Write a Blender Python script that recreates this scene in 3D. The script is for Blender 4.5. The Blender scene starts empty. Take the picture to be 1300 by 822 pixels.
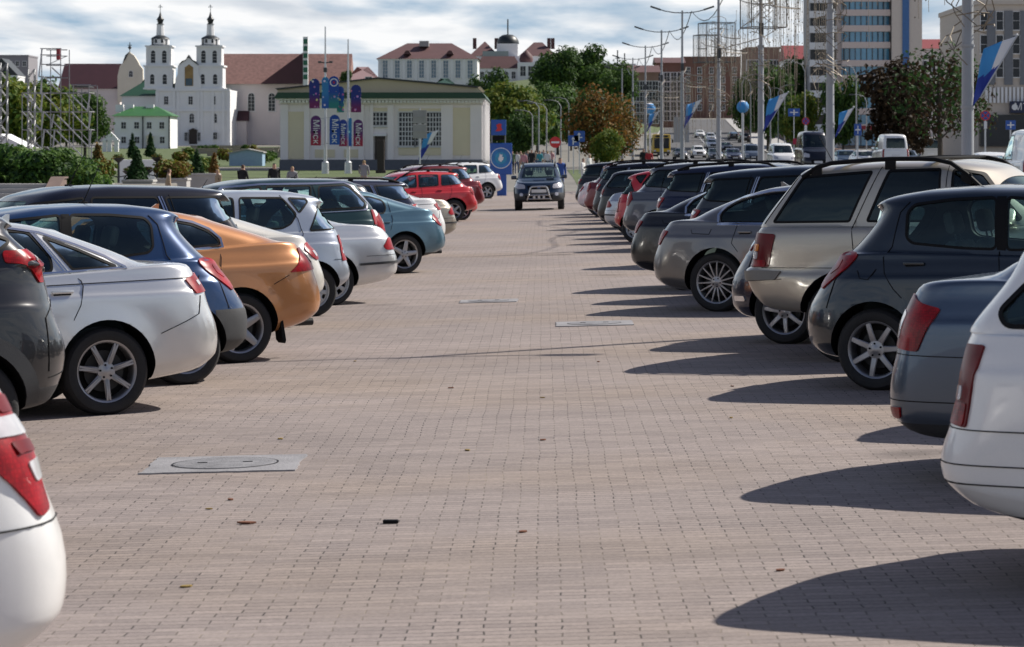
import bpy, bmesh, math, random
from mathutils import Vector, Matrix
from mathutils.bvhtree import BVHTree
from mathutils.geometry import delaunay_2d_cdt

random.seed(7)
SC = bpy.context.scene
COL = SC.collection
PI = math.pi

# ------------------------------------------------------------------ materials
MATS = {}

def new_mat(name):
    m = bpy.data.materials.new(name)
    m.use_nodes = True
    nt = m.node_tree
    bs = nt.nodes['Principled BSDF']
    return m, nt, bs

def mat(name, col, rough=.6, metal=0., coat=0., noise=0., nscale=3., bump=0., bscale=40., spec=.5, emit=None, estr=0.):
    """Principled material with a little procedural tone variation and bump."""
    if name in MATS:
        return MATS[name]
    m, nt, bs = new_mat(name)
    bs.inputs['Base Color'].default_value = (*col, 1)
    bs.inputs['Roughness'].default_value = rough
    bs.inputs['Metallic'].default_value = metal
    bs.inputs['Coat Weight'].default_value = coat
    bs.inputs['Coat Roughness'].default_value = .03
    bs.inputs['Specular IOR Level'].default_value = spec
    if emit:
        bs.inputs['Emission Color'].default_value = (*emit, 1)
        bs.inputs['Emission Strength'].default_value = estr
    tc = nt.nodes.new('ShaderNodeTexCoord')
    if noise > 0:
        n = nt.nodes.new('ShaderNodeTexNoise')
        n.inputs['Scale'].default_value = nscale
        n.inputs['Detail'].default_value = 6
        nt.links.new(tc.outputs['Object'], n.inputs['Vector'])
        mx = nt.nodes.new('ShaderNodeMix'); mx.data_type = 'RGBA'
        mx.inputs[6].default_value = (*[c*(1-noise) for c in col], 1)
        mx.inputs[7].default_value = (*[min(1, c*(1+noise)) for c in col], 1)
        nt.links.new(n.outputs['Fac'], mx.inputs[0])
        nt.links.new(mx.outputs[2], bs.inputs['Base Color'])
    if bump > 0:
        n2 = nt.nodes.new('ShaderNodeTexNoise')
        n2.inputs['Scale'].default_value = bscale
        n2.inputs['Detail'].default_value = 4
        nt.links.new(tc.outputs['Object'], n2.inputs['Vector'])
        b = nt.nodes.new('ShaderNodeBump')
        b.inputs['Strength'].default_value = bump
        b.inputs['Distance'].default_value = .02
        nt.links.new(n2.outputs['Fac'], b.inputs['Height'])
        nt.links.new(b.outputs['Normal'], bs.inputs['Normal'])
    MATS[name] = m
    return m

def paint(name, col, metal=.35, rough=.32, dirt=.35, coat=.8):
    """car paint: flake base, clear coat, road dust towards the sills"""
    if name in MATS:
        return MATS[name]
    m, nt, bs = new_mat(name)
    bs.inputs['Metallic'].default_value = metal
    bs.inputs['Roughness'].default_value = rough
    bs.inputs['Coat Weight'].default_value = coat
    bs.inputs['Coat Roughness'].default_value = .04
    bs.inputs['Coat IOR'].default_value = 1.5
    tc = nt.nodes.new('ShaderNodeTexCoord')
    fl = nt.nodes.new('ShaderNodeTexNoise'); fl.inputs['Scale'].default_value = 900
    nt.links.new(tc.outputs['Object'], fl.inputs['Vector'])
    mr = nt.nodes.new('ShaderNodeMapRange')
    mr.inputs['From Min'].default_value = .3; mr.inputs['From Max'].default_value = .7
    mr.inputs['To Min'].default_value = .9; mr.inputs['To Max'].default_value = 1.1
    nt.links.new(fl.outputs['Fac'], mr.inputs['Value'])
    hs = nt.nodes.new('ShaderNodeHueSaturation'); hs.inputs['Color'].default_value = (*col, 1)
    nt.links.new(mr.outputs['Result'], hs.inputs['Value'])
    # dust: noise x height
    n = nt.nodes.new('ShaderNodeTexNoise'); n.inputs['Scale'].default_value = 2.2; n.inputs['Detail'].default_value = 7
    nt.links.new(tc.outputs['Object'], n.inputs['Vector'])
    sp = nt.nodes.new('ShaderNodeSeparateXYZ'); nt.links.new(tc.outputs['Object'], sp.inputs[0])
    hr = nt.nodes.new('ShaderNodeMapRange')
    hr.inputs['From Min'].default_value = .7; hr.inputs['From Max'].default_value = .15
    hr.inputs['To Min'].default_value = .0; hr.inputs['To Max'].default_value = dirt
    nt.links.new(sp.outputs['Z'], hr.inputs['Value'])
    mu = nt.nodes.new('ShaderNodeMath'); mu.operation = 'MULTIPLY'
    nt.links.new(hr.outputs['Result'], mu.inputs[0]); nt.links.new(n.outputs['Fac'], mu.inputs[1])
    mx = nt.nodes.new('ShaderNodeMix'); mx.data_type = 'RGBA'
    nt.links.new(mu.outputs[0], mx.inputs[0])
    nt.links.new(hs.outputs['Color'], mx.inputs[6])
    mx.inputs[7].default_value = (.22, .2, .17, 1)
    nt.links.new(mx.outputs[2], bs.inputs['Base Color'])
    cr = nt.nodes.new('ShaderNodeMath'); cr.operation = 'MULTIPLY_ADD'
    cr.inputs[1].default_value = .5; cr.inputs[2].default_value = .015
    nt.links.new(mu.outputs[0], cr.inputs[0]); nt.links.new(cr.outputs[0], bs.inputs['Coat Roughness'])
    # long soft waves so reflections are not perfectly clean
    wv = nt.nodes.new('ShaderNodeTexNoise'); wv.inputs['Scale'].default_value = 1.6; wv.inputs['Detail'].default_value = 2
    nt.links.new(tc.outputs['Object'], wv.inputs['Vector'])
    b = nt.nodes.new('ShaderNodeBump'); b.inputs['Strength'].default_value = .12; b.inputs['Distance'].default_value = .03
    nt.links.new(wv.outputs['Fac'], b.inputs['Height'])
    nt.links.new(b.outputs['Normal'], bs.inputs['Coat Normal'])
    MATS[name] = m
    return m

def glass(name, tint, refl=1.0):
    if name in MATS:
        return MATS[name]
    m = bpy.data.materials.new(name); m.use_nodes = True
    nt = m.node_tree; nt.nodes.clear()
    out = nt.nodes.new('ShaderNodeOutputMaterial')
    tr = nt.nodes.new('ShaderNodeBsdfTransparent'); tr.inputs[0].default_value = (*tint, 1)
    gl = nt.nodes.new('ShaderNodeBsdfGlossy'); gl.inputs['Roughness'].default_value = .015
    gl.inputs['Color'].default_value = (.78*refl, .96*refl, .93*refl, 1)
    fr = nt.nodes.new('ShaderNodeFresnel'); fr.inputs['IOR'].default_value = 1.62
    tc = nt.nodes.new('ShaderNodeTexCoord')
    n = nt.nodes.new('ShaderNodeTexNoise'); n.inputs['Scale'].default_value = 2.5
    nt.links.new(tc.outputs['Object'], n.inputs['Vector'])
    b = nt.nodes.new('ShaderNodeBump'); b.inputs['Strength'].default_value = .15; b.inputs['Distance'].default_value = .03
    nt.links.new(n.outputs['Fac'], b.inputs['Height'])
    nt.links.new(b.outputs['Normal'], gl.inputs['Normal'])
    mx = nt.nodes.new('ShaderNodeMixShader')
    nt.links.new(fr.outputs[0], mx.inputs[0])
    nt.links.new(tr.outputs[0], mx.inputs[1]); nt.links.new(gl.outputs[0], mx.inputs[2])
    nt.links.new(mx.outputs[0], out.inputs[0])
    MATS[name] = m
    return m

M_black = mat('black_trim', (.007, .007, .008), .6, noise=.2, spec=.15)
M_plastic = mat('dark_plastic', (.035, .037, .04), .6, noise=.25, bump=.15, bscale=200)
M_inner = mat('cabin_cloth', (.045, .05, .05), .9, noise=.3)
M_seat = mat('seat_cloth', (.08, .085, .085), .9, noise=.3, nscale=8)
M_rubber = mat('tyre_rubber', (.014, .014, .015), .75, noise=.5, nscale=6, bump=.2, bscale=60)
M_alloy = mat('alloy', (.36, .36, .37), .38, .75, noise=.25, nscale=6)
M_alloyd = mat('alloy_dark', (.03, .03, .03), .6, .3)
M_hub = mat('wheel_cover', (.42, .43, .44), .45, .4, noise=.2)
M_chrome = mat('chrome', (.75, .75, .76), .12, 1.)
M_red = mat('lamp_red', (.34, .003, .008), .32, coat=.12, spec=.2, noise=.5, nscale=14)
def lens(name, c, d, sc=70.):
    m, nt, bs = new_mat(name)
    tc = nt.nodes.new('ShaderNodeTexCoord')
    v = nt.nodes.new('ShaderNodeTexVoronoi'); v.inputs['Scale'].default_value = sc; v.distance = 'CHEBYCHEV'; v.inputs['Randomness'].default_value = .25
    nt.links.new(tc.outputs['Object'], v.inputs['Vector'])
    n = nt.nodes.new('ShaderNodeTexNoise'); n.inputs['Scale'].default_value = 9; n.inputs['Detail'].default_value = 3; nt.links.new(tc.outputs['Object'], n.inputs['Vector'])
    ad = nt.nodes.new('ShaderNodeMath'); ad.operation = 'MULTIPLY_ADD'; ad.inputs[1].default_value = .55; nt.links.new(v.outputs['Distance'], ad.inputs[0]); nt.links.new(n.outputs['Fac'], ad.inputs[2])
    r = nt.nodes.new('ShaderNodeMapRange'); r.inputs['From Min'].default_value = .45; r.inputs['From Max'].default_value = .95; nt.links.new(ad.outputs[0], r.inputs['Value'])
    mx = nt.nodes.new('ShaderNodeMix'); mx.data_type = 'RGBA'; mx.inputs[6].default_value = (*c, 1); mx.inputs[7].default_value = (*d, 1)
    nt.links.new(r.outputs[0], mx.inputs[0]); nt.links.new(mx.outputs[2], bs.inputs['Base Color'])
    bs.inputs['Roughness'].default_value = .3; bs.inputs['Specular IOR Level'].default_value = .2; bs.inputs['Coat Weight'].default_value = .25; bs.inputs['Coat Roughness'].default_value = .02
    MATS[name] = m
    return m
M_red = lens('lamp_red_lens', (.40, .004, .010), (.10, .001, .002))
M_redd = mat('lamp_dark_red', (.13, .002, .004), .3, coat=.15, spec=.2, noise=.4, nscale=14)
M_amber = mat('lamp_amber', (.75, .22, .01), .2, coat=1.)
M_clear = mat('lamp_clear', (.62, .6, .6), .12, .3, coat=1., noise=.25, nscale=20)
M_plate = mat('plate', (.7, .7, .7), .4, noise=.05)
G_teal = glass('window_glass', (.62, .78, .75))
G_dark = glass('privacy_glass', (.035, .04, .045))
G_mid = glass('tinted_glass', (.16, .22, .23))

# ------------------------------------------------------------------ object helpers
def link(o, parent=None):
    COL.objects.link(o)
    if parent:
        o.parent = parent
    return o

def thing(name, label, cat, loc=(0, 0, 0), rotz=0., group=None):
    o = bpy.data.objects.new(name, None)
    o.empty_display_size = .3
    o.location = loc; o.rotation_euler = (0, 0, rotz)
    o['label'] = label; o['category'] = cat
    if group: o['group'] = group
    return link(o)

def tag(o, label, cat, group=None):
    o['label'] = label; o['category'] = cat
    if group: o['group'] = group
    return o

def mesh_obj(name, me, parent=None, loc=None):
    o = bpy.data.objects.new(name, me)
    if loc is not None: o.location = loc
    return link(o, parent)

def bm_mesh(name, bm, mats, smooth=None):
    me = bpy.data.meshes.new(name)
    bmesh.ops.recalc_face_normals(bm, faces=bm.faces)
    bm.to_mesh(me); bm.free()
    for m in (mats if isinstance(mats, (list, tuple)) else [mats]):
        me.materials.append(m)
    if smooth is not None:
        shade(me, smooth)
    return me

def shade(me, deg=40):
    me.polygons.foreach_set('use_smooth', [True]*len(me.polygons))
    if deg < 180:
        me.set_sharp_from_angle(angle=math.radians(deg))

def raw_mesh(name, verts, faces, mats, smooth=None, midx=None):
    me = bpy.data.meshes.new(name)
    me.from_pydata(verts, [], faces)
    for m in (mats if isinstance(mats, (list, tuple)) else [mats]):
        me.materials.append(m)
    if midx: me.polygons.foreach_set('material_index', midx)
    if smooth is not None: shade(me, smooth)
    me.update()
    return me

class MB:
    """collects boxes, tubes, prisms and lathes into one mesh"""
    def __init__(s):
        s.v = []; s.f = []; s.mi = []
    def _add(s, vs, fs, mi=0):
        b = len(s.v); s.v += [tuple(v) for v in vs]
        s.f += [tuple(b+i for i in f) for f in fs]; s.mi += [mi]*len(fs)
    def box(s, x0, x1, y0, y1, z0, z1, mi=0, M=None):
        vs = [Vector((x, y, z)) for z in (z0, z1) for y in (y0, y1) for x in (x0, x1)]
        if M: vs = [M @ v for v in vs]
        s._add(vs, [(0, 2, 3, 1), (4, 5, 7, 6), (0, 1, 5, 4), (2, 6, 7, 3), (0, 4, 6, 2), (1, 3, 7, 5)], mi)
        return s
    def bbox(s, x0, x1, y0, y1, z0, z1, b=.02, mi=0, M=None):
        """box with chamfered edges"""
        bm = bmesh.new()
        bmesh.ops.create_cube(bm, size=1)
        for v in bm.verts:
            v.co = Vector(((x0+x1)/2+v.co.x*(x1-x0), (y0+y1)/2+v.co.y*(y1-y0), (z0+z1)/2+v.co.z*(z1-z0)))
        bmesh.ops.bevel(bm, geom=bm.edges[:], offset=b, segments=2, affect='EDGES', profile=.5)
        bm.verts.ensure_lookup_table()
        for i, v in enumerate(bm.verts): v.index = i
        vs = [(M @ v.co) if M else v.co.copy() for v in bm.verts]
        s._add(vs, [tuple(v.index for v in f.verts) for f in bm.faces], mi)
        bm.free(); return s
    def tube(s, pts, r, seg=6, mi=0, caps=True, closed=False):
        pts = [Vector(p) for p in pts]; n = len(pts)
        rs = r if isinstance(r, (list, tuple)) else [r]*n
        vs = []; up = None
        for i, p in enumerate(pts):
            a = pts[max(i-1, 0)] if not closed else pts[i-1]
            c = pts[min(i+1, n-1)] if not closed else pts[(i+1) % n]
            d = (c-a).normalized() if (c-a).length > 1e-9 else Vector((0, 0, 1))
            if up is None:
                up = Vector((0, 0, 1)) if abs(d.z) < .9 else Vector((1, 0, 0))
            x = d.cross(up)
            if x.length < 1e-6: x = d.orthogonal()
            x.normalize(); y = x.cross(d).normalized(); up = y
            for k in range(seg):
                t = 2*PI*k/seg
                vs.append(p+x*math.cos(t)*rs[i]+y*math.sin(t)*rs[i])
        fs = []
        m = n if closed else n-1
        for i in range(m):
            j = (i+1) % n
            for k in range(seg):
                l = (k+1) % seg
                fs.append((i*seg+k, i*seg+l, j*seg+l, j*seg+k))
        if caps and not closed:
            fs.append(tuple(range(seg))[::-1]); fs.append(tuple((n-1)*seg+k for k in range(seg)))
        s._add(vs, fs, mi); return s
    def lathe(s, prof, seg=24, mi=0, M=None, axis='z', a0=0., close=False):
        """prof: (r, h) pairs around an axis"""
        vs = []
        for r, h in prof:
            for k in range(seg):
                t = a0+2*PI*k/seg
                if axis == 'z': v = Vector((r*math.cos(t), r*math.sin(t), h))
                else: v = Vector((r*math.cos(t), h, r*math.sin(t)))
                vs.append(M @ v if M else v)
        fs = []
        n = len(prof)
        for i in range(n-1):
            for k in range(seg):
                l = (k+1) % seg
                fs.append((i*seg+k, i*seg+l, (i+1)*seg+l, (i+1)*seg+k))
        if prof[0][0] > 1e-5 and close: fs.append(tuple(range(seg))[::-1])
        if prof[-1][0] > 1e-5 and close: fs.append(tuple((n-1)*seg+k for k in range(seg)))
        s._add(vs, fs, mi); return s
    def prism(s, poly, h0, h1, mi=0, M=None, plane='xy'):
        """extrude a polygon; plane xy (h is z), xz (h is y) or yz (h is x)"""
        n = len(poly); vs = []
        for h in (h0, h1):
            for a, b in poly:
                v = Vector((a, b, h)) if plane == 'xy' else Vector((a, h, b)) if plane == 'xz' else Vector((h, a, b))
                vs.append(M @ v if M else v)
        fs = [tuple(range(n))[::-1], tuple(n+i for i in range(n))]
        for i in range(n):
            j = (i+1) % n
            fs.append((i, j, n+j, n+i))
        s._add(vs, fs, mi); return s
    def quad(s, a, b, c, d, mi=0):
        s._add([a, b, c, d], [(0, 1, 2, 3)], mi); return s
    def mesh(s, name, mats, smooth=None, fix=True):
        me = raw_mesh(name, s.v, s.f, mats, None, s.mi)
        if fix:
            bm = bmesh.new(); bm.from_mesh(me)
            bmesh.ops.recalc_face_normals(bm, faces=bm.faces)
            bm.to_mesh(me); bm.free()
        if smooth is not None: shade(me, smooth)
        return me
    def obj(s, name, mats, parent=None, smooth=None, loc=None, fix=True):
        return mesh_obj(name, s.mesh(name, mats, smooth, fix), parent, loc)

def copy_tree(o, parent=None, swap=None):
    c = o.copy(); COL.objects.link(c)
    if parent: c.parent = parent
    for ch in list(o.children):
        copy_tree(ch, c)
    return c

def lerp(a, b, t): return a+(b-a)*t

def interp(tab, x):
    """piecewise smooth-ish interpolation of [(x, y), ...]"""
    if x <= tab[0][0]: return tab[0][1]
    for (a, b), (c, d) in zip(tab, tab[1:]):
        if x <= c:
            return b+(d-b)*(x-a)/(c-a) if c > a else d
    return tab[-1][1]

# ------------------------------------------------------------------ view and ground
F_PX, CAM_H, VX, VY = 3700., 1.95, 690., 196.      # focal length and vanishing point in photo pixels (1300 wide)

def gz(x, y):
    """height of the gently sloping square"""
    return .077+.024*max(-7, min(9, x))-.0012*(max(0, min(110, y))-20)

def at(px, Y, py):
    """point seen at photo pixel (px, py) standing Y metres away"""
    return Vector(((px-VX)/F_PX*Y, Y, CAM_H+(VY-py)/F_PX*Y))
# ------------------------------------------------------------------ car bodies
NR, NS, NF = 8, 24, 8

def outline(ur, uf, hw, Rr, pr, Rf, pf, bar=.0):
    pts = []
    for k in range(NR):
        a = PI/2*k/NR
        pts.append((ur+Rr*(1-math.cos(a)**(2/pr)), hw*math.sin(a)**(2/pr)))
    for k in range(NS+1):
        pts.append((lerp(ur+Rr, uf-Rf, k/NS), hw))
    for k in range(1, NF+1):
        a = PI/2*(1-k/NF)
        pts.append((uf-Rf*(1-math.cos(a)**(2/pf)), hw*max(0., math.sin(a))**(2/pf)))
    if bar:
        m = (ur+uf)/2; h = (uf-ur)/2
        pts = [(u, y*(1-bar*((u-m)/h)**2)) for u, y in pts]
    return pts

def loft(rings, cap=True):
    """rings: list of (half outline, z function); closes bottom and top"""
    bm = bmesh.new(); rows = []
    for out, zf in rings:
        n = len(out); row = []
        for i, (u, y) in enumerate(out): row.append(bm.verts.new((u, y, zf(u))))
        for i in range(n-2, 0, -1):
            u, y = out[i]; row.append(bm.verts.new((u, -y, zf(u))))
        rows.append(row)
    N = len(rows[0])
    for a, b in zip(rows, rows[1:]):
        for i in range(N):
            j = (i+1) % N
            bm.faces.new((a[i], a[j], b[j], b[i]))
    for row in (rows[0], rows[-1]):
        n = N//2
        for i in range(n):
            a, b = row[i], row[i+1]
            c, d = row[(N-i-1) % N], row[(N-i) % N]
            q = []
            for v in (a, b, c, d):
                if v not in q: q.append(v)
            if len(q) > 2: bm.faces.new(q)
    bmesh.ops.recalc_face_normals(bm, faces=bm.faces)
    return bm

SIDE = [(0, .80), (.05, .90), (.12, .95), (.155, .968), (.175, .985), (.30, .993), (.5, 1.), (.68, .999), (.80, .992), (.845, .987), (.862, .967), (.93, .955), (1, .925)]
GH = [(0, 1.0), (.3, .965), (.6, .915), (.85, .855), (1, .80)]

def body_rings(S):
    L, W = S['L'], S['W']; hw = W/2
    zb, belt, deck, roof = S['zb'], S['belt'], S['deck'], S['roof']
    rp, fp = S['rear'], S['front']
    rings = []
    Rr, pr = S.get('Rr', (.5, 3.0)); Rf, pf = S.get('Rf', (.95, 2.7))
    bar = S.get('bar', .03)
    for t, w in S.get('side', SIDE):
        out = outline(interp(rp, t), L-interp(fp, t), hw*w, Rr, pr, Rf, pf, bar)
        rings.append((out, lambda u, t=t: lerp(interp(zb, u), interp(belt, u), t)))
    # deck between the shoulder and the greenhouse
    gr, gf = S['gb']; gw = S.get('gw', .885)*hw
    r1, f1 = interp(rp, 1), L-interp(fp, 1)
    GR, gp = S.get('GR', (.42, 2.7)); GF, gq = S.get('GF', (.5, 2.5))
    bz = S.get('gbz', .03)
    for k, (t, c) in enumerate(S.get('deckk', [(.035, .68), (.13, .90), (.5, .98)])):
        lw = lerp(hw*.935, gw, min(1, t*1.3+.25))
        out = outline(lerp(r1, gr, t)+.02, lerp(f1, gf, t)-.02, lw, lerp(Rr, GR, t), lerp(pr, gp, t), lerp(Rf, GF, t), lerp(pf, gq, t), bar)
        rings.append((out, lambda u, c=c: lerp(interp(belt, u), interp(deck, u), c)))
    # greenhouse
    rs, fs = S['rs'], S['fs']      # rear and front edge by height fraction
    for s, w in S.get('gh', GH):
        out = outline(interp(rs, s), interp(fs, s), gw*w, lerp(GR, S.get('RR', GR), s), gp, lerp(GF, .5, s), gq, bar)
        if s == 0:
            rings.append((out, lambda u: interp(deck, u)))
        else:
            rings.append((out, lambda u, s=s: lerp(interp(deck, u), interp(roof, u)-S.get('crown', .045), s)))
    r1, f1 = interp(rs, 1), interp(fs, 1)
    top = S.get('gh', GH)[-1][1]*gw
    cr = S.get('crown', .045)
    for k, (i, w, c) in enumerate([(.06, .88, .55), (.16, .62, .85), (.3, .3, 1.0)]):
        out = outline(r1+i*S.get('rin', .35), f1-i*.7, top*w, .4, gp, .4, gq, bar)
        rings.append((out, lambda u, c=c: interp(roof, u)-cr*(1-c)))
    return rings

def eval_mesh(me, mods):
    """run modifiers on a throw-away object, return the resulting mesh"""
    o = bpy.data.objects.new('tmp', me); COL.objects.link(o)
    for typ, kw in mods:
        m = o.modifiers.new('m', typ)
        for k, v in kw.items(): setattr(m, k, v)
    dg = bpy.context.evaluated_depsgraph_get(); dg.update()
    r = bpy.data.meshes.new_from_object(o.evaluated_get(dg))
    bpy.data.objects.remove(o)
    return r

def bb_area(me):
    xs = [v.co for v in me.vertices]
    if not xs: return 1e-9
    d = [max(c[i] for c in xs)-min(c[i] for c in xs) for i in range(3)]
    return d[0]*d[1]*d[2]

class Surf:
    """casts rays on the closed body to lay lamps, panes, seams on it"""
    def __init__(s, me):
        me.calc_loop_triangles()
        vs = [v.co.copy() for v in me.vertices]
        s.b = BVHTree.FromPolygons(vs, [p.vertices[:] for p in me.polygons])
    def hit(s, o, d, far=6.):
        return s.b.ray_cast(o, d, far)
    def side(s, u, z, sg):
        h = s.hit(Vector((u, 3*sg, z)), Vector((0, -sg, 0)))
        return (h[0], h[1]) if h[0] else None
    def rear(s, y, z, sg=1):
        h = s.hit(Vector((-2, y, z)), Vector((1, 0, 0)), 9)
        return (h[0], h[1]) if h[0] else None
    def front(s, y, z, sg=1):
        h = s.hit(Vector((9, y, z)), Vector((-1, 0, 0)), 12)
        return (h[0], h[1]) if h[0] else None
    def corner(s, a, z, sg, hw, L=None):
        """a > 0: metres along the side from the rear end, a < 0: metres along the rear face from the corner"""
        c = Vector((.75, (hw-.6)*sg, z))
        t = Vector((max(a, 0)+.02, (hw+min(a, 0))*sg, z))
        d = (c-t).normalized()
        if L is not None:
            c.x = L-c.x; t.x = L-t.x; d = (c-t).normalized()
        h = s.hit(t-d*1.2, d, 3)
        return (h[0], h[1]) if h[0] else None

def inside(poly, x, y):
    r = False; n = len(poly)
    for i in range(n):
        x1, y1 = poly[i]; x2, y2 = poly[(i+1) % n]
        if (y1 > y) != (y2 > y) and x < (x2-x1)*(y-y1)/(y2-y1)+x1: r = not r
    return r

def round_poly(poly, r, k=4):
    """round the corners of a polygon"""
    out = []; n = len(poly)
    for i in range(n):
        p = Vector(poly[i]); a = Vector(poly[i-1])-p; b = Vector(poly[(i+1) % n])-p
        q = min(r, a.length*.45, b.length*.45)
        p0 = p+a.normalized()*q; p1 = p+b.normalized()*q
        for j in range(k+1):
            t = j/k
            v = p0*(1-t)**2+p*2*t*(1-t)+p1*t*t
            out.append((v.x, v.y))
    return out

def patch(V, Fc, MI, poly, proj, off, grid=.06, mi=0, skirt=.0):
    """lay a 2D polygon on the body through proj(a, b) -> (point, normal)"""
    pts = []
    n = len(poly)
    for i in range(n):
        a, b = Vector(poly[i]), Vector(poly[(i+1) % n])
        m = max(1, int((b-a).length/grid))
        for j in range(m): pts.append(a.lerp(b, j/m))
    nb = len(pts)
    edges = [(i, (i+1) % nb) for i in range(nb)]
    xs = [p.x for p in pts]; ys = [p.y for p in pts]
    x = min(xs)+grid/2
    while x < max(xs):
        y = min(ys)+grid/2
        while y < max(ys):
            if inside(poly, x, y) and min((p-Vector((x, y))).length for p in pts) > grid*.4: pts.append(Vector((x, y)))
            y += grid
        x += grid
    r = delaunay_2d_cdt(pts, edges, [], 1, 1e-5)
    co, fc = r[0], r[2]
    base = len(V); ok = {}
    P = []
    for i, p in enumerate(co):
        h = proj(p.x, p.y)
        if h is None: continue
        ok[i] = len(V); V.append(h[0]+h[1]*off); P.append(h)
    for f in fc:
        if all(i in ok for i in f): Fc.append(tuple(ok[i] for i in f)); MI.append(mi)
    if skirt > 0:
        bnd = [i for i in range(len(co)) if i < nb and i in ok]
        low = {}
        for i in bnd:
            low[i] = len(V); k = ok[i]; V.append(V[k]-P[k-base][1]*skirt)
        for i in bnd:
            j = (i+1) % nb
            if j in low: Fc.append((ok[i], ok[j], low[j], low[i])); MI.append(mi)

def strip_poly(line, w, closed=False):
    """polyline -> outline of a band w wide"""
    pts = [Vector(p) for p in line]; n = len(pts)
    Lf, Rt = [], []
    for i in range(n):
        a = pts[i-1] if (i > 0 or closed) else pts[i]
        b = pts[(i+1) % n] if (i < n-1 or closed) else pts[i]
        d = (b-a).normalized(); q = Vector((-d.y, d.x))*w/2
        Lf.append(pts[i]+q); Rt.append(pts[i]-q)
    return Lf, Rt

def band(V, Fc, MI, line, w, proj, off, mi=0, closed=False, grid=.05):
    pts = []
    n = len(line)
    m = n if closed else n-1
    for i in range(m):
        a, b = Vector(line[i]), Vector(line[(i+1) % n])
        k = max(1, int((b-a).length/grid))
        for j in range(k): pts.append(a.lerp(b, j/k))
    if not closed: pts.append(Vector(line[-1]))
    Lf, Rt = strip_poly(pts, w, closed)
    ids = []
    for p, q in zip(Lf, Rt):
        a, b = proj(p.x, p.y), proj(q.x, q.y)
        if a is None or b is None: ids.append(None); continue
        i = len(V)
        V += [a[0]+a[1]*off, b[0]+b[1]*off, a[0]-a[1]*.004, b[0]-b[1]*.004]
        ids.append(i)
    N = len(ids)
    for i in range(N if closed else N-1):
        a, b = ids[i], ids[(i+1) % N]
        if a is None or b is None: continue
        Fc += [(a, a+1, b+1, b), (a, b, b+2, a+2), (a+1, a+3, b+3, b+1)]; MI += [mi]*3

# ------------------------------------------------------------------ wheels
_WH = {}
def tyre_mesh(R, Rr, w=.205):
    k = ('t', R, Rr)
    if k in _WH: return _WH[k]
    h = w
    prof = [(Rr*.96, -.015), (Rr, .0), (Rr+.006, .004), (lerp(Rr, R, .35), .014), (lerp(Rr, R, .7), .010), (R-.014, -.006), (R-.003, -.022), (R, -.05)]
    prof += [(R*.996, -.051), (R*.996, -.06), (R, -.061), (R, -.1), (R*.996, -.101), (R*.996, -.11), (R, -.111)]
    prof += [(R, -h+.045), (R-.003, -h+.02), (R-.014, -h+.006), (lerp(Rr, R, .6), -h-.01), (Rr, -h)]
    mb = MB(); mb.lathe(prof, 44, axis='y')
    _WH[k] = mb.mesh('tyre', M_rubber, 35)
    return _WH[k]

def rim_mesh(style, R):
    k = (style, R)
    if k in _WH: return _WH[k]
    mb = MB()
    mb.lathe([(R*.90, -.16), (R*.90, -.03), (R*.93, -.010), (R*.965, -.004), (R, .0), (R, -.02)], 44, 0, axis='y')
    mb.lathe([(0, -.125), (R*.9, -.125)], 30, 1, axis='y')
    mb.lathe([(0, -.075), (.055, -.072), (.062, -.078), (R*.66, -.078), (R*.66, -.1)], 30, 2, axis='y')
    def spoke(a, w0, w1, y0, y1, r0=.05, r1=.93, th=.022, off=0.):
        M = Matrix.Rotation(a, 4, 'Y')
        n = 5; vs = []
        for i in range(n):
            t = i/(n-1); r = lerp(r0, R*r1, t); w = lerp(w0, w1, t)
            y = lerp(y0, y1, t)+.006*math.sin(t*PI)
            o = off*t
            for dx, dy in ((-w/2, -.006), (-w/2*.72, 0), (w/2*.72, 0), (w/2, -.006), (w/2*.8, -th), (-w/2*.8, -th)):
                vs.append(M @ Vector((dx+o, y+dy, r)))
        fs = []
        for i in range(n-1):
            for j in range(6):
                l = (j+1) % 6
                fs.append((i*6+j, i*6+l, i*6+6+l, i*6+6+j))
        fs += [tuple(range(6))[::-1], tuple((n-1)*6+j for j in range(6))]
        mb._add(vs, fs, 0)
    hubr = .068
    if style == 's7':
        for i in range(7): spoke(2*PI*i/7, .052, .042, -.02, -.008)
    elif style == 's7g':   # grooved twin-rib spokes
        for i in range(7):
            a = 2*PI*i/7
            spoke(a, .024, .020, -.016, -.006, off=.011); spoke(a, .024, .020, -.016, -.006, off=-.011)
            spoke(a, .05, .038, -.022, -.013)
    elif style == 's5':
        for i in range(5): spoke(2*PI*i/5, .085, .06, -.022, -.008, th=.03)
    elif style == 's5t':
        for i in range(5):
            for o in (-.2, .2): spoke(2*PI*i/5+o, .03, .026, -.02, -.008)
    elif style == 's14':
        for i in range(15): spoke(2*PI*i/15, .026, .017, -.02, -.008)
    elif style == 'holes':
        hubr = .05
        mb.lathe([(.05, -.02), (.10, -.012), (.13, -.012)], 30, 0, axis='y')
        mb.lathe([(R*.82, -.014), (R*.93, -.02)], 30, 0, axis='y')
        for i in range(9): spoke(2*PI*i/9, .045, .06, -.012, -.012, r0=.1, r1=.84)
    else:
        for i in range(9): spoke(2*PI*i/9, .035, .03, -.02, -.008)
    mb.lathe([(0, -.008), (.022, -.008), (.03, -.013), (hubr, -.016), (hubr+.006, -.03)], 24, 0, axis='y')
    for i in range(5):
        a = 2*PI*i/5+.3
        mb.lathe([(0, -.011), (.008, -.011), (.009, -.03)], 8, 1, Matrix.Translation((.048*math.cos(a), .003, .048*math.sin(a))), 'y')
    _WH[k] = mb.mesh('rim', [M_hub if style == 'holes' else M_alloy, M_black, M_alloyd], 35)
    return _WH[k]

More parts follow.
